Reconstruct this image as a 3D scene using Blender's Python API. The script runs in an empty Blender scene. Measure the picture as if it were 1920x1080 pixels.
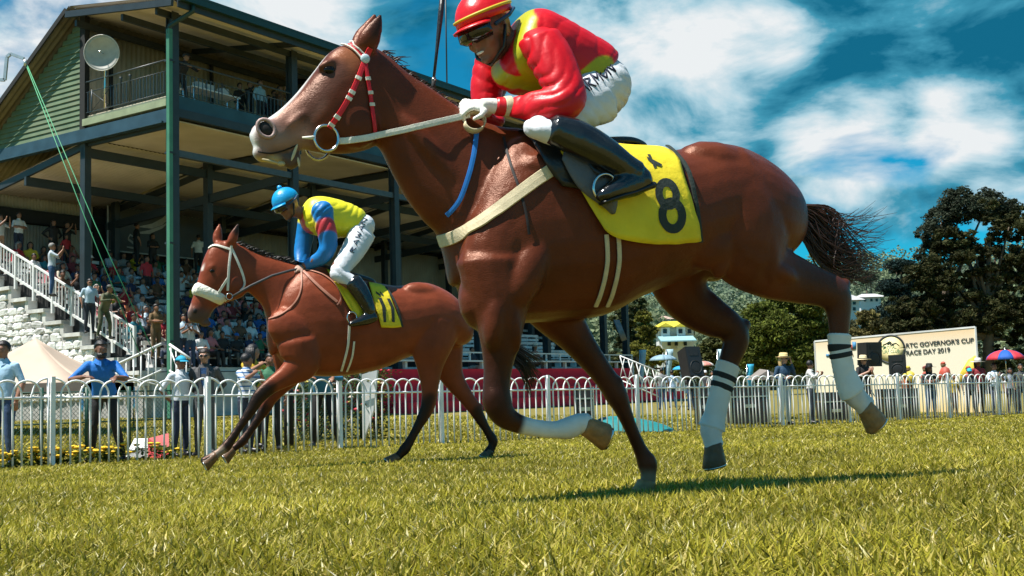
import bpy, bmesh, math, random
import numpy as np
from mathutils import Vector, Matrix, noise as mnoise
from mathutils.bvhtree import BVHTree
R = math.radians
random.seed(7); rng = np.random.default_rng(7)
SC = bpy.context.scene; COL = SC.collection

# ------------------------------------------------------------------ camera
FPX, CZ = 2100.0, 0.344
PITCH, ROLL = math.atan(188/2100.0), R(1.72)
CAM = Vector((0, 0, CZ))
_f = Vector((0, math.cos(PITCH), math.sin(PITCH))); _u0 = Vector((0, -math.sin(PITCH), math.cos(PITCH))); _r0 = Vector((1, 0, 0))
_r = _r0*math.cos(ROLL) - _u0*math.sin(ROLL); _u = _r0*math.sin(ROLL) + _u0*math.cos(ROLL)
cd = bpy.data.cameras.new('camera'); cam = bpy.data.objects.new('camera', cd); COL.objects.link(cam)
cd.sensor_width = 36; cd.lens = FPX/1920*36; cd.clip_start = 0.05; cd.clip_end = 5000
cam.matrix_world = Matrix(((_r.x, _u.x, -_f.x, 0), (_r.y, _u.y, -_f.y, 0), (_r.z, _u.z, -_f.z, CZ), (0, 0, 0, 1)))
SC.camera = cam

# ------------------------------------------------------------------ sky, sun, exposure
SUN_AZ = Vector((-0.90, -0.43)).normalized(); SUN_EL = R(64)
SUNV = Vector((SUN_AZ.x*math.cos(SUN_EL), SUN_AZ.y*math.cos(SUN_EL), math.sin(SUN_EL)))
W = bpy.data.worlds.new('World'); SC.world = W; W.use_nodes = True
def _dir(px, py):
    d = _f + _r*((px-960)/FPX) + _u*((540-py)/FPX); return d.normalized()
def world():
    nt = W.node_tree; nt.nodes.clear(); N = nt.nodes.new; L = nt.links.new
    out = N('ShaderNodeOutputWorld'); bg = N('ShaderNodeBackground'); bg.inputs[1].default_value = 0.05
    sky = N('ShaderNodeTexSky'); sky.sky_type = 'NISHITA'; sky.sun_disc = False
    sky.sun_elevation = SUN_EL; sky.sun_rotation = math.atan2(SUN_AZ.x, SUN_AZ.y)
    sky.altitude = 1800; sky.air_density = 1.0; sky.dust_density = 0.5; sky.ozone_density = 1.6
    tint = N('ShaderNodeMix'); tint.data_type = 'RGBA'; tint.blend_type = 'MULTIPLY'; tint.inputs[0].default_value = 1
    tint.inputs[7].default_value = (0.08, 1.20, 1.36, 1)
    L(sky.outputs[0], tint.inputs[6])
    tc = N('ShaderNodeTexCoord'); nv = N('ShaderNodeVectorMath'); nv.operation = 'NORMALIZE'; L(tc.outputs['Generated'], nv.inputs[0])
    def noise(scale, detail, rough, sc, loc, dist=0.0, amp=1.0):
        mp = N('ShaderNodeMapping'); L(nv.outputs[0], mp.inputs[0]); mp.inputs['Scale'].default_value = sc; mp.inputs['Location'].default_value = loc
        n = N('ShaderNodeTexNoise'); n.inputs['Scale'].default_value = scale; n.inputs['Detail'].default_value = detail; n.inputs['Roughness'].default_value = rough; n.inputs['Distortion'].default_value = dist
        L(mp.outputs[0], n.inputs[0]); k = N('ShaderNodeMath'); k.operation = 'MULTIPLY_ADD'; k.inputs[1].default_value = amp; k.inputs[2].default_value = .5-.5*amp; L(n.outputs[0], k.inputs[0]); return k.outputs[0]
    def bank(base, spots):
        """adds weather: where cloud banks thicken or thin around given bearings"""
        cur = base
        for px, py, rad, wgt in spots:
            d = N('ShaderNodeVectorMath'); d.operation = 'DOT_PRODUCT'; L(nv.outputs[0], d.inputs[0]); d.inputs[1].default_value = _dir(px, py)
            m = N('ShaderNodeMapRange'); m.interpolation_type = 'SMOOTHERSTEP'; m.inputs[1].default_value = math.cos(rad/FPX); m.inputs[2].default_value = 1.0; m.inputs[3].default_value = 0; m.inputs[4].default_value = wgt; L(d.outputs['Value'], m.inputs[0])
            a = N('ShaderNodeMath'); a.operation = 'ADD'; L(cur, a.inputs[0]); L(m.outputs[0], a.inputs[1]); cur = a.outputs[0]
        return cur
    dens = bank(noise(5.2, 8, 0.54, (1.0, 1.0, 1.7), (0.35, 0.1, 0.0), 0.3, 2.0), [(300, 20, 520, .26), (590, 60, 150, .17), (830, 110, 150, .12), (720, 250, 260, -.08), (1120, 30, 330, .22), (1230, 240, 330, .25), (1500, 130, 560, .26), (1750, 150, 420, .24), (1820, 250, 160, .10), (1660, 440, 330, -.13), (1880, 380, 90, .18)])
    cr = N('ShaderNodeValToRGB'); cr.color_ramp.elements[0].position = 0.51; cr.color_ramp.elements[1].position = 0.72; L(dens, cr.inputs[0])
    lit = bank(noise(7.0, 8, 0.56, (1.0, 1.0, 2.2), (3.3, 1.2, 0.4), 0.3, 1.9), [(330, 10, 500, .26), (590, 55, 140, .12), (1210, 250, 220, .24), (1180, 30, 200, .16), (1640, 130, 560, -.13), (1570, 268, 140, .38), (1700, 250, 130, .30), (1810, 232, 110, .26), (1400, 75, 150, .22), (1880, 380, 90, .24)])
    cc = N('ShaderNodeValToRGB'); e = cc.color_ramp.elements
    e[0].position = 0.26; e[0].color = (0.08, 1.7, 3.0, 1); e[1].position = 0.86; e[1].color = (10.0, 10.4, 10.6, 1)
    q = e.new(0.45); q.color = (0.7, 3.8, 5.5, 1); q = e.new(0.64); q.color = (5.0, 7.6, 8.8, 1)
    L(lit, cc.inputs[0])
    mx = N('ShaderNodeMix'); mx.data_type = 'RGBA'
    L(cr.outputs[0], mx.inputs[0]); L(tint.outputs[2], mx.inputs[6]); L(cc.outputs[0], mx.inputs[7])
    L(mx.outputs[2], bg.inputs[0]); L(bg.outputs[0], out.inputs[0])
world()
sl = bpy.data.lights.new('sun', 'SUN'); sl.energy = 5.0; sl.angle = R(0.5); sl.color = (1, 0.955, 0.88)
sun = bpy.data.objects.new('sun', sl); COL.objects.link(sun)
sun.rotation_euler = SUNV.to_track_quat('Z', 'Y').to_euler()
SC.view_settings.view_transform = 'Standard'; SC.view_settings.look = 'None'; SC.view_settings.gamma = 1
SC.view_settings.exposure = 0.75; SC.view_settings.use_curve_mapping = False

# ------------------------------------------------------------------ projection helpers
def ray(px, py):
    return _f + _r*((px-960)/FPX) + _u*((540-py)/FPX)
def at(px, py, Y):
    d = ray(px, py); return CAM + d*(Y/d.y)
def gz(x, y):
    xx = max(-25.0, min(25.0, x)); yf = max(11.0, min(37.0, 20.6+0.808*xx))
    return -0.031*min(y, yf) + 0.0103*xx + 0.0112*max(0.0, min(y, 52.0)-yf)
def ground_hit(px, py):
    d = ray(px, py)
    # CZ + t dz = -0.031 t dy + 0.0103 t dx
    t = CZ/(-0.031*d.y + 0.0103*d.x - d.z)
    return CAM + d*t

# ------------------------------------------------------------------ object helpers
def tag(o, label=None, cat=None, group=None, kind=None):
    if label: o['label'] = label
    if cat: o['category'] = cat
    if group: o['group'] = group
    if kind: o['kind'] = kind
    return o
def thing(name, label, cat, loc=(0, 0, 0), group=None):
    o = bpy.data.objects.new(name, None); COL.objects.link(o); o.location = loc; o.empty_display_size = 0.2
    return tag(o, label, cat, group)
def adopt(o, parent):
    if parent is not None:
        o.parent = parent
        o.matrix_parent_inverse = base_mat(parent).inverted()
    return o
def base_mat(o):
    m = Matrix.LocRotScale(o.location, o.rotation_euler, o.scale)
    if o.parent is not None: m = base_mat(o.parent) @ o.matrix_parent_inverse @ m
    return m
def new(name, me, mat=None, parent=None, local=False):
    o = bpy.data.objects.new(name, me); COL.objects.link(o)
    if mat is not None and not me.materials: me.materials.append(mat)
    if parent is not None:
        if local: o.parent = parent
        else: adopt(o, parent)
    return o
def mesh(name, v, f, smooth=False):
    me = bpy.data.meshes.new(name); me.from_pydata([tuple(p) for p in v], [], f); me.update()
    if smooth: me.polygons.foreach_set('use_smooth', [True]*len(me.polygons))
    return me
class MB:
    """collects simple closed shapes into one mesh"""
    def __init__(s): s.v = []; s.f = []
    def add(s, v, f):
        n = len(s.v); s.v += [tuple(p) for p in v]; s.f += [tuple(i+n for i in q) for q in f]; return s
    def box(s, c, hx, hy, hz):
        c = Vector(c); v = []
        for k in (-1, 1):
            for i, j in ((-1, -1), (1, -1), (1, 1), (-1, 1)): v.append(c+hx*i+hy*j+hz*k)
        return s.add(v, [(3, 2, 1, 0), (4, 5, 6, 7), (0, 1, 5, 4), (1, 2, 6, 5), (2, 3, 7, 6), (3, 0, 4, 7)])
    def abox(s, x0, x1, y0, y1, z0, z1):
        return s.box(((x0+x1)/2, (y0+y1)/2, (z0+z1)/2), Vector(((x1-x0)/2, 0, 0)), Vector((0, (y1-y0)/2, 0)), Vector((0, 0, (z1-z0)/2)))
    def bar(s, p0, p1, w, h, up=(0, 0, 1)):
        p0, p1 = Vector(p0), Vector(p1); d = (p1-p0); up = Vector(up)
        sd = d.cross(up)
        if sd.length < 1e-6: sd = d.cross(Vector((1, 0, 0)))
        sd.normalize(); uu = sd.cross(d).normalized()
        return s._b((p0+p1)/2, d/2, sd*(w/2), uu*(h/2))
    def _b(s, c, a, b, d):
        if a.cross(b).dot(d) < 0: b = -b
        return s.box(c, a, b, d)
    def tube(s, pts, r, n=8, closed=False, caps=True):
        pts = [Vector(p) for p in pts]; m = len(pts)
        rr = r if hasattr(r, '__len__') else [r]*m
        v = []; prev = None
        for i in range(m):
            if closed: t = pts[(i+1) % m]-pts[i-1]
            else: t = pts[min(i+1, m-1)]-pts[max(i-1, 0)]
            t.normalize()
            if prev is None:
                a = t.orthogonal().normalized()
            else:
                a = prev - t*prev.dot(t)
                a = a.normalized() if a.length > 1e-5 else t.orthogonal().normalized()
            prev = a; b = t.cross(a)
            for k in range(n):
                q = 2*math.pi*k/n; v.append(pts[i]+(a*math.cos(q)+b*math.sin(q))*rr[i])
        f = []
        for i in range(m if closed else m-1):
            j = (i+1) % m
            for k in range(n): f.append((i*n+k, i*n+(k+1) % n, j*n+(k+1) % n, j*n+k))
        if caps and not closed:
            f.append(tuple(range(n-1, -1, -1))); f.append(tuple(range((m-1)*n, m*n)))
        return s.add(v, f)
    def ell(s, c, ax, ay, az, n=14, m=9):
        """ellipsoid with axis vectors"""
        c = Vector(c); v = [c-az]; f = []
        for i in range(1, m):
            ph = -math.pi/2+math.pi*i/m
            for k in range(n):
                q = 2*math.pi*k/n; v.append(c+ax*(math.cos(ph)*math.cos(q))+ay*(math.cos(ph)*math.sin(q))+az*math.sin(ph))
        v.append(c+az); L = len(v)-1
        for k in range(n): f.append((0, 1+(k+1) % n, 1+k)); f.append((L, L-n+k, L-n+(k+1) % n))
        for i in range(m-2):
            for k in range(n): f.append((1+i*n+k, 1+i*n+(k+1) % n, 1+(i+1)*n+(k+1) % n, 1+(i+1)*n+k))
        return s.add(v, f)
    def ball(s, c, r, n=12, m=8): return s.ell(c, Vector((r, 0, 0)), Vector((0, r, 0)), Vector((0, 0, r)), n, m)
    def loft(s, rings):
        n = len(rings[0]); v = [p for r in rings for p in r]; f = []
        for i in range(len(rings)-1):
            for k in range(n): f.append((i*n+k, i*n+(k+1) % n, (i+1)*n+(k+1) % n, (i+1)*n+k))
        f.append(tuple(range(n-1, -1, -1))); f.append(tuple(range((len(rings)-1)*n, len(rings)*n)))
        return s.add(v, f)
    def mesh(s, name='m', smooth=False, recalc=False):
        me = mesh(name, s.v, s.f, smooth)
        if recalc:
            bm = bmesh.new(); bm.from_mesh(me); bmesh.ops.recalc_face_normals(bm, faces=bm.faces); bm.to_mesh(me); bm.free()
        return me
    def build(s, name, mat, parent=None, smooth=False, recalc=False):
        return new(name, s.mesh(name, smooth, recalc), mat, parent)
def V(*a): return Vector(a)

def evalmesh(me, mods, name='m'):
    o = bpy.data.objects.new('tmp', me); COL.objects.link(o)
    for typ, kw in mods:
        m = o.modifiers.new('x', typ)
        for k, val in kw.items(): setattr(m, k, val)
    dg = bpy.context.evaluated_depsgraph_get()
    r = bpy.data.meshes.new_from_object(o.evaluated_get(dg), preserve_all_data_layers=True, depsgraph=dg)
    bpy.data.objects.remove(o); r.name = name
    r.polygons.foreach_set('use_smooth', [True]*len(r.polygons))
    return r
def organic(mb, voxel, smooth=4, fac=0.5, name='body', deci=None):
    me = mb.mesh('tmpm', recalc=True)
    mods = [('REMESH', dict(mode='VOXEL', voxel_size=voxel)), ('SMOOTH', dict(factor=fac, iterations=smooth))]
    if deci: mods.append(('DECIMATE', dict(ratio=deci)))
    r = evalmesh(me, mods, name); bpy.data.meshes.remove(me); return r
def coords(me):
    a = np.empty(len(me.vertices)*3); me.vertices.foreach_get('co', a); return a.reshape(-1, 3)
def segdist(P, a, b):
    a = np.array(a); b = np.array(b); d = b-a; L = (d*d).sum()
    t = np.clip(((P-a)@d)/L, 0, 1) if L > 1e-9 else np.zeros(len(P))
    return np.linalg.norm(P-(a+t[:, None]*d), axis=1), t
def sstep(x, a, b):
    t = np.clip((x-a)/(b-a), 0, 1); return t*t*(3-2*t)
def vcol(me, base, segs, P=None):
    """per-vertex colour: base, then (points, radius, softness, colour) painted over"""
    P = coords(me) if P is None else P
    C = np.tile(np.array(base, float), (len(P), 1))
    for pts, r, soft, col in segs:
        w = np.zeros(len(P))
        for i in range(len(pts)-1):
            r0 = r[i] if hasattr(r, '__len__') else r
            r1 = r[i+1] if hasattr(r, '__len__') else r
            d, t = segdist(P, pts[i], pts[i+1])
            w = np.maximum(w, 1-sstep(d/(r0+(r1-r0)*t), 1-soft, 1+soft))
        C = C*(1-w[:, None])+np.array(col, float)*w[:, None]
    at_ = me.color_attributes.new('Col', 'FLOAT_COLOR', 'POINT')
    at_.data.foreach_set('color', np.concatenate([C, np.ones((len(C), 1))], 1).astype(np.float32).ravel())
    return me

# ------------------------------------------------------------------ materials
MATS = {}
def mat(name, col=(0.5, 0.5, 0.5), rough=0.6, metal=0.0, var=0.15, vs=6.0, bump=0.0, bs=60.0, attr=False, spec=0.5, coat=0.0, sheen=0.0, var2=None, trans=0.0, coords_='Object', det=4.0, stint=None):
    if name in MATS: return MATS[name]
    m = bpy.data.materials.new(name); m.use_nodes = True; nt = m.node_tree; N = nt.nodes.new; L = nt.links.new
    b = nt.nodes['Principled BSDF']; b.inputs['Roughness'].default_value = rough; b.inputs['Metallic'].default_value = metal
    b.inputs['Specular IOR Level'].default_value = spec
    if stint: b.inputs['Specular Tint'].default_value = (*stint, 1)
    b.inputs['Coat Weight'].default_value = coat; b.inputs['Coat Roughness'].default_value = 0.15
    if sheen: b.inputs['Sheen Weight'].default_value = sheen
    tc = N('ShaderNodeTexCoord')
    if attr:
        src = N('ShaderNodeVertexColor'); src.layer_name = 'Col'; cs = src.outputs[0]
    else:
        rgb = N('ShaderNodeRGB'); rgb.outputs[0].default_value = (*col, 1); cs = rgb.outputs[0]
    if var > 0:
        n = N('ShaderNodeTexNoise'); n.inputs['Scale'].default_value = vs; n.inputs['Detail'].default_value = det; L(tc.outputs[coords_], n.inputs[0])
        mr = N('ShaderNodeMapRange'); mr.inputs[1].default_value = 0.25; mr.inputs[2].default_value = 0.75; mr.inputs[3].default_value = 1-var; mr.inputs[4].default_value = 1+var
        L(n.outputs[0], mr.inputs[0])
        mx = N('ShaderNodeMix'); mx.data_type = 'RGBA'; mx.blend_type = 'MULTIPLY'; mx.inputs[0].default_value = 1
        L(cs, mx.inputs[6]); L(mr.outputs[0], mx.inputs[7]); cs = mx.outputs[2]
        if var2:
            n2 = N('ShaderNodeTexNoise'); n2.inputs['Scale'].default_value = vs*0.37; n2.inputs['Detail'].default_value = 6; L(tc.outputs[coords_], n2.inputs[0])
            rp = N('ShaderNodeValToRGB'); rp.color_ramp.elements[0].position = 0.45; rp.color_ramp.elements[1].position = 0.7; L(n2.outputs[0], rp.inputs[0])
            m2 = N('ShaderNodeMix'); m2.data_type = 'RGBA'; L(rp.outputs[0], m2.inputs[0]); L(cs, m2.inputs[6]); m2.inputs[7].default_value = (*var2, 1); cs = m2.outputs[2]
    L(cs, b.inputs['Base Color'])
    if bump > 0:
        nb = N('ShaderNodeTexNoise'); nb.inputs['Scale'].default_value = bs; nb.inputs['Detail'].default_value = 5; L(tc.outputs[coords_], nb.inputs[0])
        bp = N('ShaderNodeBump'); bp.inputs['Strength'].default_value = bump; bp.inputs['Distance'].default_value = 0.02; L(nb.outputs[0], bp.inputs['Height']); L(bp.outputs[0], b.inputs['Normal'])
    if trans > 0:
        tr = N('ShaderNodeBsdfTranslucent'); L(cs, tr.inputs[0]); ms = N('ShaderNodeMixShader'); ms.inputs[0].default_value = trans
        L(b.outputs[0], ms.inputs[1]); L(tr.outputs[0], ms.inputs[2]); L(ms.outputs[0], nt.nodes['Material Output'].inputs[0])
    MATS[name] = m; return m

def ordinal(i): return ('first second third fourth fifth sixth seventh eighth ninth tenth eleventh twelfth thirteenth fourteenth fifteenth sixteenth seventeenth eighteenth nineteenth twentieth twenty-first twenty-second twenty-third twenty-fourth twenty-fifth twenty-sixth twenty-seventh twenty-eighth twenty-ninth thirtieth'.split())[i]
M_steel = mat('steel', (0.62, 0.62, 0.62), 0.22, 1.0, var=0.05)
# ================================================================== ground and turf
def ground():
    xs = np.concatenate([np.linspace(-400, -30, 16), np.linspace(-25, 25, 51), np.linspace(30, 400, 16)])
    ys = np.concatenate([np.linspace(-60, 0, 7), np.linspace(1, 45, 89), np.linspace(50, 600, 24)])
    v = [(x, y, gz(x, y) + (0.012*mnoise.noise(Vector((x*0.9, y*0.9, 0))) if abs(x) < 25 and 0 < y < 45 else 0)) for y in ys for x in xs]
    n = len(xs); f = [(j*n+i, j*n+i+1, (j+1)*n+i+1, (j+1)*n+i) for j in range(len(ys)-1) for i in range(n-1)]
    m = mat('turf_soil', (0.175, 0.150, 0.026), 0.95, var=0.35, vs=9, bump=0.6, bs=140, var2=(0.22, 0.17, 0.045))
    o = new('ground', mesh('ground', v, f, True), m); tag(o, kind='structure')
ground()

def grass_mat():
    m = bpy.data.materials.new('grass_blade'); m.use_nodes = True; nt = m.node_tree; N = nt.nodes.new; L = nt.links.new
    b = nt.nodes['Principled BSDF']; b.inputs['Roughness'].default_value = 0.42; b.inputs['Specular IOR Level'].default_value = 0.45
    a = N('ShaderNodeVertexColor'); a.layer_name = 'Col'; L(a.outputs[0], b.inputs['Base Color'])
    tr = N('ShaderNodeBsdfTranslucent'); L(a.outputs[0], tr.inputs[0]); ms = N('ShaderNodeMixShader'); ms.inputs[0].default_value = 0.32
    L(b.outputs[0], ms.inputs[1]); L(tr.outputs[0], ms.inputs[2]); L(ms.outputs[0], nt.nodes['Material Output'].inputs[0]); return m
def grass_patch(name, x, y, h, w, lean, cols, label):
    """x,y base positions; h heights; each blade a bent strip of three quads tapering to a tip"""
    n = len(x)
    z = np.array([gz(a, b) for a, b in zip(x, y)])-0.004
    az = rng.uniform(0, 2*np.pi, n); la = rng.uniform(0, 2*np.pi, n)
    sx, sy = np.cos(az)*w/2, np.sin(az)*w/2
    lx, ly = np.cos(la)*lean*h, np.sin(la)*lean*h
    def lv(t, wk):
        px = x+lx*t*t; py = y+ly*t*t; pz = z+h*t*(1-0.28*lean*t)
        return np.stack([np.stack([px-sx*wk, py-sy*wk, pz], 1), np.stack([px+sx*wk, py+sy*wk, pz], 1)], 1)
    tip = np.stack([x+lx, y+ly, z+h*(1-0.28*lean)], 1)[:, None, :]
    vv = np.concatenate([lv(0.0, 0.75), lv(0.5, 1.0), tip], 1)      # 5 verts
    verts = vv.reshape(-1, 3); base = np.arange(n)[:, None]*5
    q = (base+np.array([[0, 1, 3, 2]])); t = (base+np.array([[2, 3, 4]]))
    me = bpy.data.meshes.new(name)
    me.vertices.add(n*5); me.vertices.foreach_set('co', verts.astype(np.float32).ravel())
    li = np.concatenate([q, t], 1).ravel(); me.loops.add(len(li)); me.loops.foreach_set('vertex_index', li.astype(np.int32))
    st = (np.arange(n)[:, None]*7+np.array([[0, 4]])).ravel(); me.polygons.add(2*n); me.polygons.foreach_set('loop_start', st.astype(np.int32))
    me.update(calc_edges=True)
    c = np.repeat(cols, 5, 0); ca = me.color_attributes.new('Col', 'FLOAT_COLOR', 'POINT')
    ca.data.foreach_set('color', np.concatenate([c, np.ones((len(c), 1))], 1).astype(np.float32).ravel())
    o = new(name, me, MATS.setdefault('grass_blade', MATS.get('grass_blade') or grass_mat()))
    return tag(o, label, 'grass', kind='stuff')
def turf():
    X, Y, H, Wd = [], [], [], []
    for y0, y1, dens, hh, ww in ((1.9, 3.4, 11500, 0.062, 0.0074), (3.4, 5.5, 7600, 0.062, 0.0080), (5.5, 8.5, 3800, 0.062, 0.0095), (8.5, 13, 1700, 0.06, 0.013), (13, 20, 620, 0.06, 0.018), (20, 34, 200, 0.06, 0.03)):
        n = int(dens*(y1-y0)*((y0+y1)*0.5*0.99+0.8))
        y = rng.uniform(y0, y1, n); hw = y*0.49+0.4; x = rng.uniform(-1, 1, n)*hw
        X.append(x); Y.append(y); H.append(hh*rng.uniform(0.45, 1.25, n)); Wd.append(np.full(n, ww)*rng.uniform(0.7, 1.3, n))
    x, y, h, w = map(np.concatenate, (X, Y, H, Wd)); n = len(x)
    cl = (np.sin(x*3.1+1.3*np.sin(y*2.3))+np.sin(y*4.7+2*np.sin(x*1.9+1)))*0.25+0.5
    big = np.sin(x*0.9+0.5*y)*0.5+np.sin(y*1.3-0.6*x+1)*0.5
    h = h*(0.8+0.45*cl); u = rng.random(n)
    green = np.array((0.27, 0.245, 0.018)); straw = np.array((0.52, 0.42, 0.10)); dark = np.array((0.13, 0.125, 0.010)); lime = np.array((0.42, 0.37, 0.035))
    c = green[None]*(1-cl[:, None])+lime[None]*cl[:, None]
    c = np.where((u < 0.17)[:, None], straw[None], c); c = np.where((u > 0.8)[:, None], dark[None], c)
    c = c*(1+0.18*big[:, None])*rng.uniform(0.7, 1.3, n)[:, None]
    grass_patch('turf_grass', x, y, h, w, rng.uniform(0.15, 1.25, n), c, 'olive green racecourse turf with straw coloured blades')
turf()
# ================================================================== grandstand
A_ = V(.553, .833, 0).normalized(); B_ = V(-A_.y, A_.x, 0); UP = V(0, 0, 1)
KC = at(318, 400, 33.0); KC.z = 0
def SP(s, t, z): return KC+A_*s+B_*t+UP*z
def on_t(px, py, t):
    d = ray(px, py); k = ((KC+B_*t)-CAM).dot(B_)/d.dot(B_); p = CAM+d*k; return (p-KC).dot(A_), p.z
def on_s(px, py, s):
    d = ray(px, py); k = ((KC+A_*s)-CAM).dot(A_)/d.dot(A_); p = CAM+d*k; return (p-KC).dot(B_), p.z
ZG = -1.15
M_dark_steel = mat('dark_blue_steel', (.022, .030, .036), .5, var=.25, vs=3, bump=.1, bs=30)
M_bluebeam = mat('blue_grey_beam', (.028, .060, .085), .45, var=.3, vs=2)
M_gutter = mat('green_gutter', (.010, .036, .030), .4, var=.2)
M_pipe = mat('green_downpipe', (.06, .20, .12), .45, var=.2, vs=2)
M_siding = mat('green_siding', (.105, .155, .085), .6, var=.18, vs=2.5, var2=(.14, .17, .10))
M_sheet = mat('grey_cream_sheet', (.36, .34, .29), .55, var=.15, vs=1.5, var2=(.27, .24, .19))
M_soffit = mat('beige_soffit', (.66, .56, .45), .7, var=.12, vs=1.2, var2=(.52, .43, .32))
M_rooftop = mat('roof_sheet', (.30, .29, .26), .5, var=.2, vs=1)
M_whitewash = mat('white_paint_wood', (.74, .74, .73), .55, var=.12, vs=4, var2=(.58, .58, .56))
M_concrete = mat('white_concrete', (.62, .61, .58), .85, var=.2, vs=4, bump=.4, bs=20, var2=(.42, .41, .38))
M_stone = [mat('white_stone_%s' % n, c, .9, var=.22, vs=9, bump=.6, bs=14, var2=v2) for n, c, v2 in (('bright', (.86, .85, .82), (.7, .68, .64)), ('grey', (.62, .61, .59), (.3, .29, .27)), ('pale', (.80, .79, .76), (.55, .54, .5)))]
M_mortar = mat('grey_mortar', (.34, .33, .31), .95, var=.25, vs=6, bump=.5, bs=30)
M_blackwood = mat('black_wood', (.012, .012, .012), .8, var=.3)
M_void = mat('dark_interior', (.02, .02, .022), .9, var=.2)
def corrugated(name, p0, du, dv, nu, amp, m_, parent, n_off=None):
    """sheet with real ridges: along du it waves, along dv it runs straight"""
    du, dv = Vector(du), Vector(dv); nn = du.cross(dv).normalized(); v = []; f = []; k = nu*4
    for i in range(k+1):
        o = nn*(amp*math.sin(2*math.pi*i/4+.4)); p = Vector(p0)+du*(i/k)+o; v += [p, p+dv, p+dv-nn*.012, p-nn*.012]
    for i in range(k): a = i*4; b = a+4; f += [(a, b, b+1, a+1), (a+2, b+2, b+3, a+3), (a+1, b+1, b+2, a+2), (a+3, b+3, b, a)]
    return new(name, mesh(name, v, f, True), m_, parent)
def zfloor(t): return 1.3+.455*(t-1.6)
def grandstand():
    T = thing('grandstand', 'two storey green and cream racecourse grandstand with balcony and tiered seating', 'grandstand', SP(0, 0, ZG))
    Ls = 29.0
    # columns
    for i, s in enumerate((.12, 5.15, 10.45, 15.7, 21, 26.3, 28.6)):
        mb = MB(); mb.box(SP(s, 0, (ZG+12.0)/2), A_*.06, B_*.13, UP*(12.0-ZG)/2); mb.box(SP(s-.0, -.13, (ZG+12.0)/2), A_*.13, B_*.014, UP*(12.0-ZG)/2); mb.box(SP(s, .13, (ZG+12)/2), A_*.13, B_*.014, UP*(12.0-ZG)/2); mb.build('column', M_dark_steel, T)
        for t in (4.2, 9.4):
            mb = MB(); mb.box(SP(s, t, 5.0), A_*.12, B_*.12, UP*4.3); mb.build('column', M_dark_steel, T)
    # balcony floor, beams
    MB().box(SP(Ls/2, 2.1, 9.36), A_*(Ls/2), B_*2.05, UP*.07).build('balcony_floor', M_soffit, T)
    MB().box(SP(Ls/2, .02, 9.28), A_*(Ls/2), B_*.06, UP*.20).build('balcony_edge_board', mat('teal_edge_board', (.016, .06, .085), .5, var=.3, vs=2), T)
    MB().box(SP(Ls/2, .0, 8.93), A_*(Ls/2), B_*.10, UP*.13).build('front_beam', M_dark_steel, T)
    MB().box(SP(Ls/2, .0, 7.69), A_*(Ls/2), B_*.09, UP*.10).build('truss_beam', mat('grey_steel', (.06, .072, .078), .45, var=.2), T)
    # soffit below the balcony: panels between cross beams
    for i in range(6):
        s0 = .25+i*5.27; MB().box(SP(s0+2.5, 2.1, 8.74), A_*2.48, B_*1.95, UP*.02).build('soffit_panel', M_soffit, T)
        MB().bar(SP(s0-.1, -.1, 8.6), SP(s0-.1, 4.2, 8.6), .10, .24).build('cross_beam', M_dark_steel, T)
        MB().bar(SP(s0-.1, 4.2, 8.55), SP(s0-.1, 10.4, 7.55), .10, .22).build('rafter', M_dark_steel, T)
        corrugated('ceiling_sheet', SP(s0-.05, 4.25, 8.75), A_*5.1, B_*6.2-UP*1.0, 28, .02, M_soffit, T)
    for t, z in ((4.2, 8.3), (7.3, 7.75), (10.3, 7.3)): MB().bar(SP(0, t, z), SP(Ls, t, z), .12, .3).build('long_beam', M_dark_steel, T)
    for s in (5.15, 10.45, 15.7, 21, 26.3): MB().bar(SP(s, .0, 7.7), SP(s, 10, 7.0), .12, .3).build('truss_beam', M_dark_steel, T)
    # gable side: blue beam, pale sill, clapboards
    MB().bar(SP(-.06, -.1, 8.78), SP(-.06, 12.5, 8.78), .16, .42).build('gable_beam', M_bluebeam, T)
    MB().bar(SP(-.10, .1, 8.60), SP(-.10, 12.5, 8.60), .22, .06).build('gable_beam_flange', M_bluebeam, T)
    MB().bar(SP(-.03, .0, 9.20), SP(-.03, 4.05, 9.20), .2, .22).build('balcony_sill', mat('pale_green_sill', (.27, .31, .19), .6, var=.2, vs=3), T)
    zt = lambda t: 12.80-(t-4.2)*.667
    z = 9.02; k = 0
    while z < 12.7:
        te = min(12.4, 4.2+(12.80-z-.17)/.667); t0 = 4.15
        if te > t0+.05:
            c = (t0+te)/2; mb = MB(); hl = (te-t0)/2; o = -A_
            v = []
            for t in (t0, te): v += [SP(0, t, z)+o*.055, SP(0, t, z+.185)+o*.012, SP(0, t, z+.185)-o*.02, SP(0, t, z)-o*.02]
            mb.add(v, [(0, 4, 5, 1), (1, 5, 6, 2), (2, 6, 7, 3), (3, 7, 4, 0), (0, 1, 2, 3), (7, 6, 5, 4)]); mb.build('siding_board', M_siding, T, recalc=True)
        z += .172; k += 1
    MB().box(SP(-.02, 4.08, 10.9), A_*.09, B_*.13, UP*1.9).build('corner_board', M_blackwood, T)
    # roof
    ov = -.48
    R0, R1 = 4.29, 12.6
    corrugated('front_roof_sheet', SP(ov, -1.0, 12.16), B_*0+A_*(Ls+1.5), B_*5.29+UP*.82, 150, .022, M_rooftop, T)
    corrugated('rear_roof_sheet', SP(ov, R1, 12.98-(R1-R0)*.667), A_*(Ls+1.5), B_*(R0-R1)+UP*(R1-R0)*.667, 150, .03, mat('brown_roof_underside', (.20, .16, .10), .6, var=.25, vs=2), T)
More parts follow.
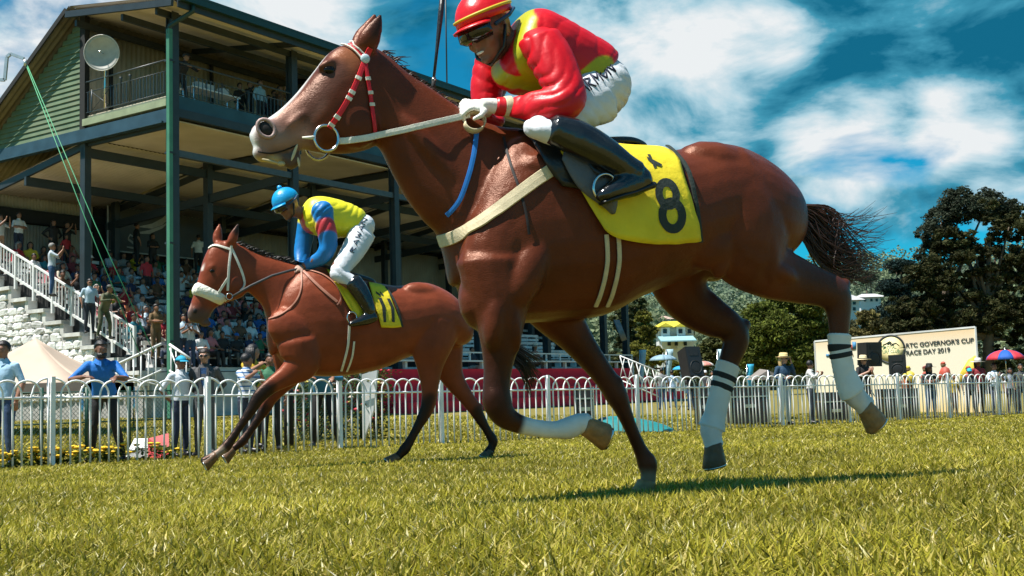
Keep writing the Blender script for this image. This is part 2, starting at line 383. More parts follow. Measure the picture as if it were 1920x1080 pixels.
    for i in range(6):
        s0 = -.6+i*5.1; corrugated('verandah_ceiling', SP(s0, -.85, 12.02), A_*5.05, B_*5.0+UP*.72, 20, .012, M_soffit, T)
        MB().bar(SP(s0-.02, -.9, 11.93), SP(s0-.02, 4.2, 12.65), .09, .2).build('roof_rafter', M_dark_steel, T)
    for t, z in ((.0, 11.9), (1.6, 12.05), (3.9, 12.35)): MB().bar(SP(ov, t, z), SP(Ls+.5, t, z), .1, .2).build('purlin', M_dark_steel, T)
    MB().bar(SP(ov-.05, 4.35, 12.86), SP(ov-.05, 12.6, 12.86-8.25*.667), .05, .16).build('barge_board', M_blackwood, T)
    g = MB(); g.bar(SP(ov, -1.08, 12.10), SP(Ls+.7, -1.08, 12.10), .18, .2); g.bar(SP(ov, -1.12, 12.22), SP(Ls+.7, -1.12, 12.22), .12, .07); g.build('gutter', M_gutter, T)
    MB().bar(SP(ov, -.96, 11.95), SP(Ls+.6, -.96, 11.95), .05, .26).build('fascia_board', M_dark_steel, T)
    p = MB(); p.tube([SP(.02, -1.05, 12.0), SP(.02, -1.05, 11.8), SP(-.22, -.28, 11.45), SP(-.22, -.28, 11.2)], .07, 8); pp = p.build('downpipe_elbow', M_gutter, T, True)
    MB().box(SP(-.22, -.28, (ZG+11.35)/2), A_*.065, B_*.065, UP*(11.35-ZG)/2).build('downpipe', M_pipe, T)
    for z in (2.0, 4.9, 7.6, 10.4): MB().box(SP(-.16, -.24, z), A_*.12, B_*.12, UP*.03).build('pipe_bracket', M_dark_steel, T)
    # balcony back wall and walls of the seating hall
    corrugated('balcony_wall', SP(.15, 4.1, 9.42), A_*Ls, UP*3.0, 150, .018, M_sheet, T)
    for s in (.9, 5.15, 10.45, 15.7): MB().box(SP(s, 3.98, 10.9), A_*.04, B_*.06, UP*1.5).build('wall_post', M_blackwood, T)
    for z0, h in ((7.35, .65), (4.7, 2.1)): corrugated('hall_wall', SP(.1, 10.2, z0), A_*4.6, UP*h, 36, .02, M_sheet, T)
    corrugated('hall_wall', SP(9.6, 10.2, 4.7), A_*19, UP*2.9, 100, .02, M_sheet, T)
    MB().box(SP(2.4, 10.15, 7.08), A_*2.4, B_*.08, UP*.24).build('wall_beam', M_blackwood, T)
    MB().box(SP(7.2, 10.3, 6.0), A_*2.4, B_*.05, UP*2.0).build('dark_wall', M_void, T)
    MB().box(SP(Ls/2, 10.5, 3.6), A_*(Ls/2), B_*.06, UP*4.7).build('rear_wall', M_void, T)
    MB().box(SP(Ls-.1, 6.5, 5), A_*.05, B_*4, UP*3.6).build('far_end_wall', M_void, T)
    # gable-side wall above the hall, closing the dark
    # tiers
    for r_ in range(9):
        t = 1.25+.95*r_; z = zfloor(t+.35)
        MB().box(SP(Ls/2, t+.475, z-.06), A_*(Ls/2-.25), B_*.474, UP*.06).build('tier_step', M_concrete, T)
        MB().box(SP(Ls/2, t+.02, z-.32), A_*(Ls/2-.26), B_*.02, UP*.2).build('tier_riser', M_blackwood, T)
    MB().box(SP(Ls/2, 1.22, .0), A_*(Ls/2-.2), B_*.06, UP*1.15).build('front_wall', M_concrete, T)
    return T
STAND = grandstand()
def balcony_rail():
    Z = 10.51
    T = thing('balcony_railing', 'dark metal balcony railing with crossed bars along the upper storey', 'railing', SP(0, 0, 9.45))
    m_ = mat('dark_rail_metal', (.03, .045, .055), .4, var=.2)
    bal = MB().box((0, 0, .33), V(.011, 0, 0), V(0, .011, 0), V(0, 0, .33)).mesh('baluster')
    bal.materials.append(m_)
    def run(p, d, L, skip):
        MB().tube([p+UP*(Z-9.45), p+d*L+UP*(Z-9.45)], .028, 8).build('top_rail', m_, T, True)
        MB().tube([p+UP*.72, p+d*L+UP*.72], .016, 6).build('mid_rail', m_, T, True); MB().tube([p+UP*.06, p+d*L+UP*.06], .016, 6).build('bottom_rail', m_, T, True)
        n = int(L/.16)
        for i in range(n+1):
            x = i*.16
            if any(a < x < b for a, b in skip): continue
            o = new('baluster', bal, None, T, True); o.location = (p+d*x+UP*.06)-T.location; o.rotation_euler = (0, 0, math.atan2(d.y, d.x))
        for a, b in skip:
            for q0, q1 in (((a, .08), (b, .70)), ((a, .70), (b, .08))): MB().tube([p+d*q0[0]+UP*q0[1], p+d*q1[0]+UP*q1[1]], .012, 6).build('crossed_bar', m_, T, True)
            for x in (a, b): MB().tube([p+d*x+UP*.06, p+d*x+UP*.78], .02, 6).build('rail_post', m_, T, True)
    run(SP(.12, -.05, 9.45), A_, 16.0, [(1.9, 3.0), (6.5, 7.6), (10.9, 12)])
    run(SP(-.06, 4.0, 9.45), -B_, 3.9, [(.35, 1.3)])
    for t in (1.75, 2.2):
        MB().tube([SP(-.06, t, 9.5), SP(-.06, t, 10.3), SP(-.06, t, 10.36)], [.03, .03, .06], 8).build('finial_post', m_, T, True)
balcony_rail()
def end_wall():
    """white rubble wall below the stair, stones set one by one"""
    T = thing('rubble_wall', 'white painted rubble stone wall with stepped top below the stand stairs', 'wall', SP(-.1, 4, ZG))
    steps = [(t, zfloor(t)-.25) for t in np.arange(1.0, 12.5, .95)]
    for i, (t, z) in enumerate(steps):
        zt = z+.42; MB().box(SP(-.02, t+.475, (ZG+zt-.12)/2), A_*.16, B_*.473, UP*(zt-.12-ZG)/2).build('wall_core', M_mortar, T)
        MB().box(SP(-.06, t+.475, zt-.06), A_*.26, B_*.47, UP*.06).build('step_cap', M_concrete, T)
        MB().box(SP(-.10, t+.06, zt-.28), A_*.16, B_*.09, UP*.17).build('step_end', M_concrete, T)
        MB().box(SP(.16, t+.9, zt+.2), A_*.05, B_*.5, UP*.3).build('seat_shade_board', M_blackwood, T)  # black board standing in for the shadow of the seating
    stones = []
    for k in range(8):
        mb = MB(); mb.ell((0, 0, 0), V(.5, 0, 0), V(0, .5, 0), V(0, 0, .5), 10, 6); me = mb.mesh('stone', False)
        P = coords(me); rs = np.random.default_rng(k)
        P = np.sign(P)*np.abs(P*2)**.62/2*(1+rs.normal(0, .09, P.shape)); me.vertices.foreach_set('co', P.ravel()); me.update(); me.materials.append(M_stone[k % 3]); stones.append(me)
    n = 0; z = .35
    while z < 6:
        h = random.uniform(.20, .30); t = 1.9
        while t < 9.6:
            w = random.uniform(.26, .6); ztop = zfloor(min(t+w*.2, 20))-.25+.42-.14
            i = int((t-1.0)/.95); ztop = steps[min(max(i, 0), len(steps)-1)][1]+.42-.12
            j = int((t+w-1.0)/.95); ztop = min(ztop, steps[min(max(i, 0), len(steps)-1)][1]+.3)
            if z+h < ztop+.05:
                px = (SP(-.2, t, z)-CAM); vis = 960+FPX*px.x/px.y > -60
                if vis and n < 300:
                    o = new('stone', stones[random.randrange(8)], None, T, True); o.location = SP(-.19, t+w/2, z+h/2)-T.location
                    o.rotation_euler = (random.uniform(-.12, .12), random.uniform(-.12, .12), math.atan2(B_.y, B_.x)); o.scale = (w*1.02, random.uniform(.14, .24), h*1.04); n += 1
            t += w+.01
        z += h
end_wall()
def stair_rail():
    T = thing('stair_railing', 'white metal stair railing sloping down the end of the stand', 'railing', SP(-.15, 1.6, 1.5))
    t0, z0 = on_s(0, 502, -.15); t1, z1 = on_s(252, 665, -.15); _, zt0 = on_s(0, 459, -.15); _, zt1 = on_s(252, 618, -.15)
    sl = (z0-z1)/(t0-t1); h0, h1 = zt0-z0, zt1-z1
    e = 11.0
    def lo(t): return z1+sl*(t-t1)
    def hi(t): return lo(t)+.80
    MB().bar(SP(-.15, t1, lo(t1)), SP(-.15, e, lo(e)), .06, .07).build('bottom_rail', M_whitewash, T); MB().bar(SP(-.15, t1, hi(t1)), SP(-.15, e, hi(e)), .07, .06).build('top_rail', M_whitewash, T)
    n = int((e-t1)/.17)
    for i in range(n+1):
        t = t1+i*.17; w = .022 if i % 6 else .06
        mb = MB().box(SP(-.15, t, (lo(t)+hi(t))/2-(.15 if i % 6 == 0 else 0)), A_*w*.7, B_*w*.7, UP*(.40+(.22 if i % 6 == 0 else 0)))
        mb.build('baluster' if i % 6 else 'newel_post', M_whitewash, T)
    # landing rails in front of the column
    for nm, a, b in (('landing_railing', (205, 690), (302, 645)), ('landing_railing', (318, 646), (356, 672))):
        pa, pb = at(a[0], a[1], 32.3), at(b[0], b[1], 32.0)
        Q = thing(nm, 'white sloping handrail at the foot of the green downpipe, %s side' % ('left' if a[0] < 300 else 'right'), 'railing', V(pa.x, pa.y, gz(pa.x, pa.y)))
        MB().tube([pa, pb], .04, 8).build('handrail', M_whitewash, Q, True)
        MB().tube([pa-UP*.75, pb-UP*.75], .03, 8).build('lower_rail', M_whitewash, Q, True)
        for k in range(7 if a[0] < 300 else 4):
            p = pa.lerp(pb, (k+.3)/(7 if a[0] < 300 else 4)); MB().tube([p, p-UP*1.3], .022, 6).build('baluster', M_whitewash, Q, True)
        MB().tube([pa-UP*.1, pb-UP*1.2], .022, 6).build('diagonal_brace', M_whitewash, Q, True)
stair_rail()
def benches():
    n = 0
    for r_ in range(9):
        t = 1.25+.95*r_+.55; z = zfloor(1.25+.95*r_+.35)
        for j in range(5):
            s0 = .55+j*5.3; L = 4.7
            T = thing('bench', 'white slatted bench, %s stand row up, %s bench from the stairs' % (ordinal(r_), ordinal(j)), 'bench', SP(s0, t, z), 'white benches on the tiers')
            for dt in (-.14, .04): MB().box(SP(s0+L/2, t+dt, z+.41), A_*(L/2), B_*.075, UP*.018).build('seat_slat', M_whitewash, T)
            for dz in (.58, .78): MB().box(SP(s0+L/2, t+.2, z+dz), A_*(L/2), B_*.015, UP*.06).build('back_slat', M_whitewash, T)
            for k in range(4):
                s = s0+.15+k*(L-.3)/3; MB().box(SP(s, t-.02, z+.2), A_*.03, B_*.16, UP*.2).build('leg', M_whitewash, T); MB().box(SP(s, t+.22, z+.6), A_*.03, B_*.03, UP*.25).build('back_post', M_whitewash, T)
benches()
def sign_board():
    pa = on_t(200, 372, 9.9); s0, zt = pa; s1, _ = on_t(386, 400, 9.9); _, zb = on_t(205, 470, 9.9)
    T = thing('advertising_board', 'dark grey advertising board with pale swoosh at the back of the stand', 'sign', SP((s0+s1)/2, 9.9, zb))
    MB().box(SP((s0+s1)/2, 9.9, (zt+zb)/2), A_*((s1-s0)/2), B_*.05, UP*((zt-zb)/2)).build('panel', mat('slate_board', (.05, .06, .07), .5, var=.3, vs=.7), T)
    for a, b in (((s0, zt), (s1, zt)), ((s0, zb), (s1, zb)), ((s0, zb), (s0, zt)), ((s1, zb), (s1, zt))): MB().bar(SP(a[0], 9.82, a[1]), SP(b[0], 9.82, b[1]), .04, .05).build('frame', mat('pale_frame', (.4, .42, .43), .5), T)
    def sw(pts, wd):
        mb = MB(); v = []; f = []
        for i, (x, y) in enumerate(pts):
            s, z = on_t(x, y, 9.84); v += [SP(s, 9.84, z-wd[i]), SP(s, 9.84, z+wd[i]), SP(s, 9.846, z+wd[i]), SP(s, 9.846, z-wd[i])]
        for i in range(len(pts)-1): a = i*4; f += [(a, a+1, a+5, a+4), (a+1, a+2, a+6, a+5), (a+2, a+3, a+7, a+6), (a+3, a, a+4, a+7)]
        return mb.add(v, f)
    pm = mat('pale_print', (.35, .37, .38), .5)
    sw([(262, 425), (285, 424), (305, 415), (325, 395), (338, 378), (342, 370)], [.02, .1, .14, .14, .08, .01]).build('swoosh', pm, T)
    sw([(255, 437), (280, 435), (305, 425), (318, 415)], [.02, .08, .06, .01]).build('swoosh', pm, T)
    sw([(252, 445), (244, 440), (240, 448), (250, 456), (250, 465), (238, 463)], [.02, .04, .05, .05, .04, .02]).build('letter_s', pm, T)
sign_board()
def dish():
    c = at(191, 99, 34.2); T = thing('satellite_dish', 'large pale satellite dish on the balcony corner of the stand', 'satellite dish', SP(-.3, 3.0, 9.45))
    n = (CAM-c).normalized(); n = (n+V(-.35, 0, -.1)+UP*.28).normalized(); r = n.cross(UP).normalized(); u = r.cross(n).normalized(); mb = MB(); rings = []
    for lay in (0, 1):
        for i in range(8):
            t = (i/7 if lay == 0 else 1-i/7); t = max(t, .02); rings.append([c+(r*math.cos(q)+u*math.sin(q))*(.555*t)+n*(.16*t*t-.14-(.015 if lay else 0)) for q in np.linspace(0, 2*math.pi, 41)[:-1]])
    mb.loft(rings); mb.build('reflector', mat('dish_grey', (.38, .37, .34), .45, var=.12, vs=6), T, True, True)
    MB().tube([c+(r*math.cos(q)+u*math.sin(q))*.556+n*.02 for q in np.linspace(0, 2*math.pi, 41)[:-1]], .014, 6, closed=True).build('rim', mat('dish_rim', (.6, .58, .54), .4), T, True)
    MB().tube([c-n*.13, c+n*.14], .012, 6).build('feed_arm', M_steel, T, True); MB().tube([c+n*.13, c+n*.19], .032, 10).build('feed_horn', M_steel, T, True)
    MB().tube([c-n*.15, c-n*.3, SP(-.05, 3.0, 10.3), SP(-.05, 3.0, 9.5)], .03, 8).build('mast', M_steel, T, True)
dish()
def bracket():
    P = [at(x, y, 33.4) for x, y in ((-30, 148), (9, 150), (13, 107), (20, 101), (45, 110))]
    T = thing('lamp_bracket', 'bent silver metal arm at the top left corner holding a pulley', 'bracket', P[0]); m_ = mat('galvanised', (.55, .56, .57), .4, .6, var=.15)
    for i in range(len(P)-1): MB().bar(P[i], P[i+1], .085, .085).build('arm', m_, T)
    MB().tube([at(47, 112, 33.4), at(47.5, 123, 33.4)], .05, 8).build('pulley', m_, T, True)
    gr = mat('green_rope', (.05, .30, .14), .6, var=.2)
    tag(MB().tube([at(49, 122, 33.4), at(160, 410, 32.5), at(262, 664, 31.4)], .014, 6).build('rope', gr, None, True), 'left of two thin green ropes slanting from the silver bracket', 'rope')
    tag(MB().tube([at(51, 122, 33.4), at(178, 420, 32.5), at(288, 660, 31.4)], .014, 6).build('rope', gr, None, True), 'right of two thin green ropes slanting from the silver bracket', 'rope')
    p = SP(20.5, 1, 12.3); top = at(835, -40, p.y); b = at(838, 168, p.y)
    F_ = thing('flagpole', 'thin dark pole rising above the stand roof behind the whip', 'pole', b); MB().tube([b-UP*.4, top], .035, 8).build('pole', M_dark_steel, F_, True); MB().box(b-UP*.4, V(.1, 0, 0), V(0, .1, 0), UP*.06).build('foot_plate', M_dark_steel, F_)
bracket()
# ================================================================== hills, trees, houses
def leaf_mat(name, tr=.25):
    if name in MATS: return MATS[name]
    m = bpy.data.materials.new(name); m.use_nodes = True; nt = m.node_tree; N = nt.nodes.new; L = nt.links.new
    b = nt.nodes['Principled BSDF']; b.inputs['Roughness'].default_value = .8; b.inputs['Specular IOR Level'].default_value = .12
    a = N('ShaderNodeVertexColor'); a.layer_name = 'Col'; L(a.outputs[0], b.inputs['Base Color'])
    t = N('ShaderNodeBsdfTranslucent'); L(a.outputs[0], t.inputs[0]); ms = N('ShaderNodeMixShader'); ms.inputs[0].default_value = tr
    L(b.outputs[0], ms.inputs[1]); L(t.outputs[0], ms.inputs[2]); L(ms.outputs[0], nt.nodes['Material Output'].inputs[0]); MATS[name] = m; return m
def leaf_cloud(name, P, size, cols, parent, m_, droop=0.0, aspect=.5):
    n = len(P); d1 = rng.normal(size=(n, 3)); d1[:, 2] = d1[:, 2]*.6-droop; d1 /= np.linalg.norm(d1, axis=1)[:, None]
    d2 = np.cross(d1, rng.normal(size=(n, 3))); d2 /= np.linalg.norm(d2, axis=1)[:, None]
    a = d1*(size[:, None]); b = d2*(size*aspect)[:, None]
    v = np.stack([P-a, P-b*.9, P+a, P+b*.9], 1).reshape(-1, 3); me = bpy.data.meshes.new(name); me.vertices.add(4*n); me.vertices.foreach_set('co', v.astype(np.float32).ravel())
    me.loops.add(4*n); me.loops.foreach_set('vertex_index', np.arange(4*n, dtype=np.int32)); me.polygons.add(n); me.polygons.foreach_set('loop_start', np.arange(0, 4*n, 4, dtype=np.int32)); me.update(calc_edges=True)
    c = np.repeat(cols, 4, 0); ca = me.color_attributes.new('Col', 'FLOAT_COLOR', 'POINT'); ca.data.foreach_set('color', np.concatenate([c, np.ones((len(c), 1))], 1).astype(np.float32).ravel())
    return new(name, me, m_, parent)
M_bark = mat('grey_brown_bark', (.10, .075, .05), .9, var=.3, vs=3, bump=.6, bs=8)
def tree(px, py, Y, lobes, n, leaf, col, label, name='tree', droop=0.0, flat=.8, clump=26, col2=None):
    base = at(px, py, Y); base.z = gz(base.x, base.y)-.2; k = Y/FPX
    T = thing(name, label, 'tree', base, 'trees beyond the course')
    L = [(at(x, y, Y+random.uniform(-.5, .5)*r*k), r*k) for x, y, r in lobes]
    top = max(L, key=lambda q: q[0].z)[0]; h = top.z-base.z; tw = max(.12, h*.028)
    mid = V(base.x+(top.x-base.x)*.5, base.y, base.z+h*.5); MB().tube([base, base.lerp(mid, .5), mid, mid.lerp(top, .7)], [tw*1.3, tw, tw*.7, tw*.25], 9).build('trunk', M_bark, T, True)
    for c, r in (L if len(L) < 40 else L[::5]):
        st = base.lerp(mid, random.uniform(.55, 1.0)); MB().tube([st, st.lerp(c, .5)+V(0, 0, .1*r), c], [tw*.5, tw*.32, tw*.1], 6).build('limb', M_bark, T, True)
    tot = sum(r*r for _, r in L); PP = []; TN = []
    for c, r in L:
        m = int(n*r*r/tot); nc = max(6, int(clump*(r*r/tot)*len(L)))
        d = rng.normal(size=(nc, 3)); d /= np.linalg.norm(d, axis=1)[:, None]; cc = np.array(c)+d*(r*rng.uniform(.35, 1.0, nc)**.6)[:, None]*np.array((1, 1, flat))
        idx = rng.integers(0, nc, m); cr = r*rng.uniform(.16, .34, nc)
        q = rng.normal(size=(m, 3)); q /= np.linalg.norm(q, axis=1)[:, None]
        TN.append(rng.uniform(.5, 1.6, nc)[idx]*rng.uniform(.8, 1.2, m))
        PP.append(cc[idx]+q*(cr[idx]*rng.random(m)**.45)[:, None]*np.array((1.15, 1.15, .7)))
    P = np.concatenate(PP); m = len(P); c0 = np.array(col); c1 = np.array(col2 or col); w = rng.random(m)[:, None]
    cols = (c0*(1-w)+c1*w)*np.concatenate(TN)[:, None]
    leaf_cloud('crown', P, leaf*rng.uniform(.6, 1.3, m), cols, T, leaf_mat('tree_leaf'), droop)
    return T
def hills():
    xs = np.linspace(900, 2100, 61); tops = np.interp(xs, [900, 1150, 1240, 1330, 1450, 1560, 1650, 1760, 1920, 2100], [600, 560, 552, 520, 512, 506, 512, 500, 490, 480]); v = []; f = []; n = len(xs); Ys = [120, 150, 190, 240, 300, 360]
    for j, Y in enumerate(Ys):
        w = (j/(len(Ys)-1))**2.0
        for i, x in enumerate(xs):
            p = at(x, 700, Y); b = gz(p.x, p.y); tz = at(x, tops[i], 360).z; z = b+(tz-b)*w+(math.sin(x*.021+j)*1.5+math.sin(x*.05+j*2))*w; v.append((p.x, Y, z-(1 if j == 0 else 0)))
    for j in range(len(Ys)-1):
        for i in range(n-1): f.append((j*n+i, j*n+i+1, (j+1)*n+i+1, (j+1)*n+i))
    me = mesh('hill', v, f, True); o = new('hill', me, mat('hill_ground', (.05, .07, .045), .95, var=.3, vs=.05)); tag(o, kind='structure')
    V_ = np.array(v).reshape(len(Ys), n, 3); N_ = 120000; a = rng.random(N_)*(len(Ys)-1.001); b = rng.random(N_)*(n-1.001); i, j = a.astype(int), b.astype(int); ta, tb = (a-i)[:, None], (b-j)[:, None]
    P = (V_[i, j]*(1-ta)+V_[i+1, j]*ta)*(1-tb)+(V_[i, j+1]*(1-ta)+V_[i+1, j+1]*ta)*tb
    # crowns: group leaves into tree-size humps
    hx = np.round(P[:, 0]/5.5)*5.5+2*np.sin(np.round(P[:, 1]/6)*7.7); hy = np.round(P[:, 1]/6)*6; dd = np.hypot(P[:, 0]-hx, P[:, 1]-hy); hh = (np.sin(hx*12.9+hy*78.2)*43758.5) % 1
    P[:, 2] += np.maximum(0, 1-(dd/4.2)**2)*(3+5*hh)+rng.uniform(-.5, .8, N_)
    c = (np.array((.12, .18, .135))*(1-hh[:, None])+np.array((.20, .24, .13))*hh[:, None])*rng.uniform(.6, 1.3, N_)[:, None]  # leaf greens shifted bluish, distance haze painted into the colour
    o = leaf_cloud('hillside_wood', P, rng.uniform(.25, .6, N_), c, None, leaf_mat('tree_leaf'), 0, .8); tag(o, 'distant green wooded hillside behind the racecourse', 'wood', kind='stuff')
hills()
def trees():
    dk = (.024, .034, .013); br = (.06, .055, .022)
    poly = [(1640, 660), (1652, 600), (1690, 545), (1700, 500), (1735, 475), (1738, 432), (1772, 418), (1782, 385), (1815, 368), (1862, 372), (1885, 388), (1925, 386), (1990, 420), (1990, 690), (1640, 690)]
    def inside(x, y):
        c = False
        for k in range(len(poly)):
            (x0, y0), (x1, y1) = poly[k], poly[k-1]
            if (y0 > y) != (y1 > y) and x < (x1-x0)*(y-y0)/(y1-y0)+x0: c = not c
        return c
    lobes = []; rt = random.Random(5)
    while len(lobes) < 130:
        x, y = rt.uniform(1640, 1985), rt.uniform(370, 690); r = rt.uniform(18, 42)
        if inside(x, y) and inside(x-r*.6, y) and inside(x, y-r*.5) and inside(min(x+r*.6, 1985), y): lobes.append((x, y, r))
    tree(1850, 690, 62, lobes, 170000, .105, dk, 'tall dark spreading conifer filling the right edge of the photo', 'conifer_tree', .3, .55, 12, br)
    tree(1740, 690, 66, [(1745, 440, 26), (1765, 410, 30), (1740, 480, 24), (1800, 385, 36), (1850, 385, 34), (1890, 400, 30)], 24000, .10, (.035, .045, .028), 'feathery blue-green treetop rising behind the dark conifer', 'conifer_tree', .2, .9, 90, (.05, .06, .04))
    tree(1680, 690, 95, [(1690, 500, 26), (1680, 540, 34), (1700, 575, 42), (1665, 590, 36), (1690, 625, 44), (1650, 640, 30), (1710, 530, 26)], 26000, .15, (.012, .028, .028), 'dark blue-green pine left of the large conifer', 'pine_tree', .2, .5, 90, (.02, .035, .03))
    tree(1620, 690, 75, [(1625, 596, 20), (1642, 615, 24), (1612, 632, 24), (1655, 632, 18), (1596, 630, 18), (1580, 655, 24)], 18000, .11, (.19, .165, .06), 'olive drooping tree above the left part of the banner', 'tree', .6, .8, 60, (.11, .10, .04))
    tree(1460, 700, 85, [(1430, 590, 34), (1475, 562, 40), (1522, 566, 38), (1408, 625, 34), (1450, 620, 50), (1510, 620, 46), (1545, 640, 34), (1420, 665, 40), (1490, 670, 44)], 45000, .15, (.13, .155, .025), 'broad olive-green tree behind the straw hat woman', 'tree', .1, .75, 170, (.07, .085, .022))
    tree(1230, 700, 90, [(1212, 622, 20), (1225, 668, 22), (1205, 655, 22), (1208, 595, 16), (1262, 692, 18)], 18000, .14, (.19, .18, .03), 'yellow-green tree beside the yellow roofed house', 'tree', .1, .85, 70, (.10, .11, .03))
    tree(1195, 700, 100, [(1180, 640, 26), (1170, 600, 24), (1190, 575, 22), (1160, 680, 26)], 7000, .22, (.04, .055, .025), 'dark tree beside the far end of the stand', 'tree', .1, .9, 60, (.07, .075, .03))
    tree(1340, 700, 95, [(1330, 660, 26), (1355, 640, 26), (1370, 675, 24), (1315, 685, 20)], 8000, .2, (.11, .12, .045), 'grey-green tree between the hind legs of the chestnut horse', 'tree', .1, .8, 60, (.08, .085, .03))
    tree(1580, 690, 120, [(1590, 622, 24), (1565, 612, 24), (1578, 640, 26)], 7000, .24, (.045, .055, .03), 'dark tree below the white hillside hotel', 'tree', .1, .8, 50, (.08, .08, .04))
    tree(1690, 560, 200, [(1690, 498, 16), (1680, 506, 12), (1702, 506, 13)], 3500, .35, (.05, .07, .045), 'small dome-shaped tree on the skyline', 'tree', 0, .7, 30)
    tree(1632, 560, 210, [(1632, 520, 11), (1622, 526, 9)], 2500, .35, (.05, .07, .045), 'tiny round tree on the skyline left of the domed one', 'tree', 0, .8, 20)
trees()
M_pane = mat('window_glass', (.03, .04, .05), .1, var=0); M_hwall = mat('house_white', (.66, .67, .66), .7, var=.1, vs=.6)
def house(label, Y, wall, rows, roof, roofcol, name='house', gables=(), awning=None):
    """front given by pixel box wall=(x0,y0,x1,y1) at distance Y; rows = list of (y0,y1,[x centres],w)"""
    x0, y0, x1, y1 = wall; a = at(x0, y1, Y); b = at(x1, y1, Y); zt = at((x0+x1)/2, y0, Y).z; zb = a.z; w = b.x-a.x
    T = thing(name, label, 'house', ((a.x+b.x)/2, Y, zb-3)); MB().abox(a.x, b.x, Y, Y+w*.6, zb-6, zt).build('wall', M_hwall, T)
    rm = mat('roof_%s' % label.split()[0], roofcol, .6, var=.15, vs=.8)
    if roof:
        zr = at((x0+x1)/2, roof, Y).z; v = [(a.x-.6, Y-.8, zt-.1), (b.x+.6, Y-.8, zt-.1), (b.x+.6, Y+w*.6+.8, zt-.1), (a.x-.6, Y+w*.6+.8, zt-.1), (a.x+w*.18, Y+w*.3, zr), (b.x-w*.18, Y+w*.3, zr)]
        MB().add(v, [(0, 1, 5, 4), (1, 2, 5), (2, 3, 4, 5), (3, 0, 4), (3, 2, 1, 0)]).build('roof', rm, T)
    for gx, gw, gy0, gy1 in gables:
        p = at(gx, gy1, Y-.4); q = at(gx, gy0, Y-.4); hw = gw*Y/FPX/2
        MB().abox(p.x-hw, p.x+hw, Y-.6, Y+.2, zb, p.z).build('gable_bay', M_hwall, T)
        v = [(p.x-hw-.3, Y-1, p.z), (p.x+hw+.3, Y-1, p.z), (p.x, Y-1, q.z), (p.x-hw-.3, Y+w*.3, p.z), (p.x+hw+.3, Y+w*.3, p.z), (p.x, Y+w*.3, q.z)]
        MB().add(v, [(0, 1, 2), (1, 4, 5, 2), (4, 3, 5), (3, 0, 2, 5), (1, 0, 3, 4)]).build('gable_roof', rm, T, recalc=True)
    for ry0, ry1, cs, ww in rows:
        for c in cs:
            p = at(c, ry1, Y-.65 if gables else Y-.02); q = at(c, ry0, Y-.65 if gables else Y-.02); hw = ww*Y/FPX/2; yy = Y-.66 if gables else Y-.03
            f = MB().abox(p.x-hw, p.x+hw, yy-.06, yy+.04, p.z, q.z).build('window', M_blackwood, T)
            MB().abox(p.x-hw*.8, p.x-hw*.08, yy-.09, yy-.06, p.z+.1*(q.z-p.z), q.z-.1*(q.z-p.z)).build('pane', M_pane, f); MB().abox(p.x+hw*.08, p.x+hw*.8, yy-.09, yy-.06, p.z+.1*(q.z-p.z), q.z-.1*(q.z-p.z)).build('pane', M_pane, f)
    if awning:
        p = at(x0-4, awning[0], Y); q = at(x1+4, awning[1], Y-3); MB().add([(p.x, Y-.3, p.z), (q.x, Y-.3, p.z), (q.x, Y-3, q.z), (p.x, Y-3, q.z), (p.x, Y-.3, p.z-.12), (q.x, Y-.3, p.z-.12), (q.x, Y-3, q.z-.12), (p.x, Y-3, q.z-.12)], [(0, 3, 2, 1), (4, 5, 6, 7), (0, 1, 5, 4), (1, 2, 6, 5), (2, 3, 7, 6), (3, 0, 4, 7)]).build('awning', mat('pale_teal_awning', (.28, .48, .52), .5), T, recalc=True)
house('yellow roofed white house with gabled bays behind the umbrellas', 114, (1236, 612, 1302, 655), [(617, 625, [1247, 1276, 1293], 7), (640, 648, [1255, 1268, 1285], 6)], 601, (.62, .50, .04), gables=((1247, 16, 606, 613), (1276, 16, 606, 613)), awning=(630, 637))
house('grey roofed white hotel high on the hill left of the pine', 140, (1566, 562, 1612, 590), [(566, 571, [1572, 1582, 1592, 1602], 5), (576, 582, [1572, 1582, 1592, 1602], 5)], 552, (.42, .42, .42))
house('small white building stepping up the hill beside the hotel', 146, (1614, 556, 1652, 578), [(560, 565, [1622, 1634, 1644], 4)], 550, (.5, .5, .5))
house('tall white hillside block beside the end of the stand', 200, (1160, 592, 1178, 650), [(600, 606, [1165, 1173], 5), (612, 618, [1165, 1173], 5), (624, 630, [1165, 1173], 5)], 584, (.55, .55, .55))
house('low brown roofed building above the yellow roofed house', 220, (1215, 598, 1258, 612), [(602, 608, [1222, 1235, 1248], 5)], 592, (.45, .32, .26))
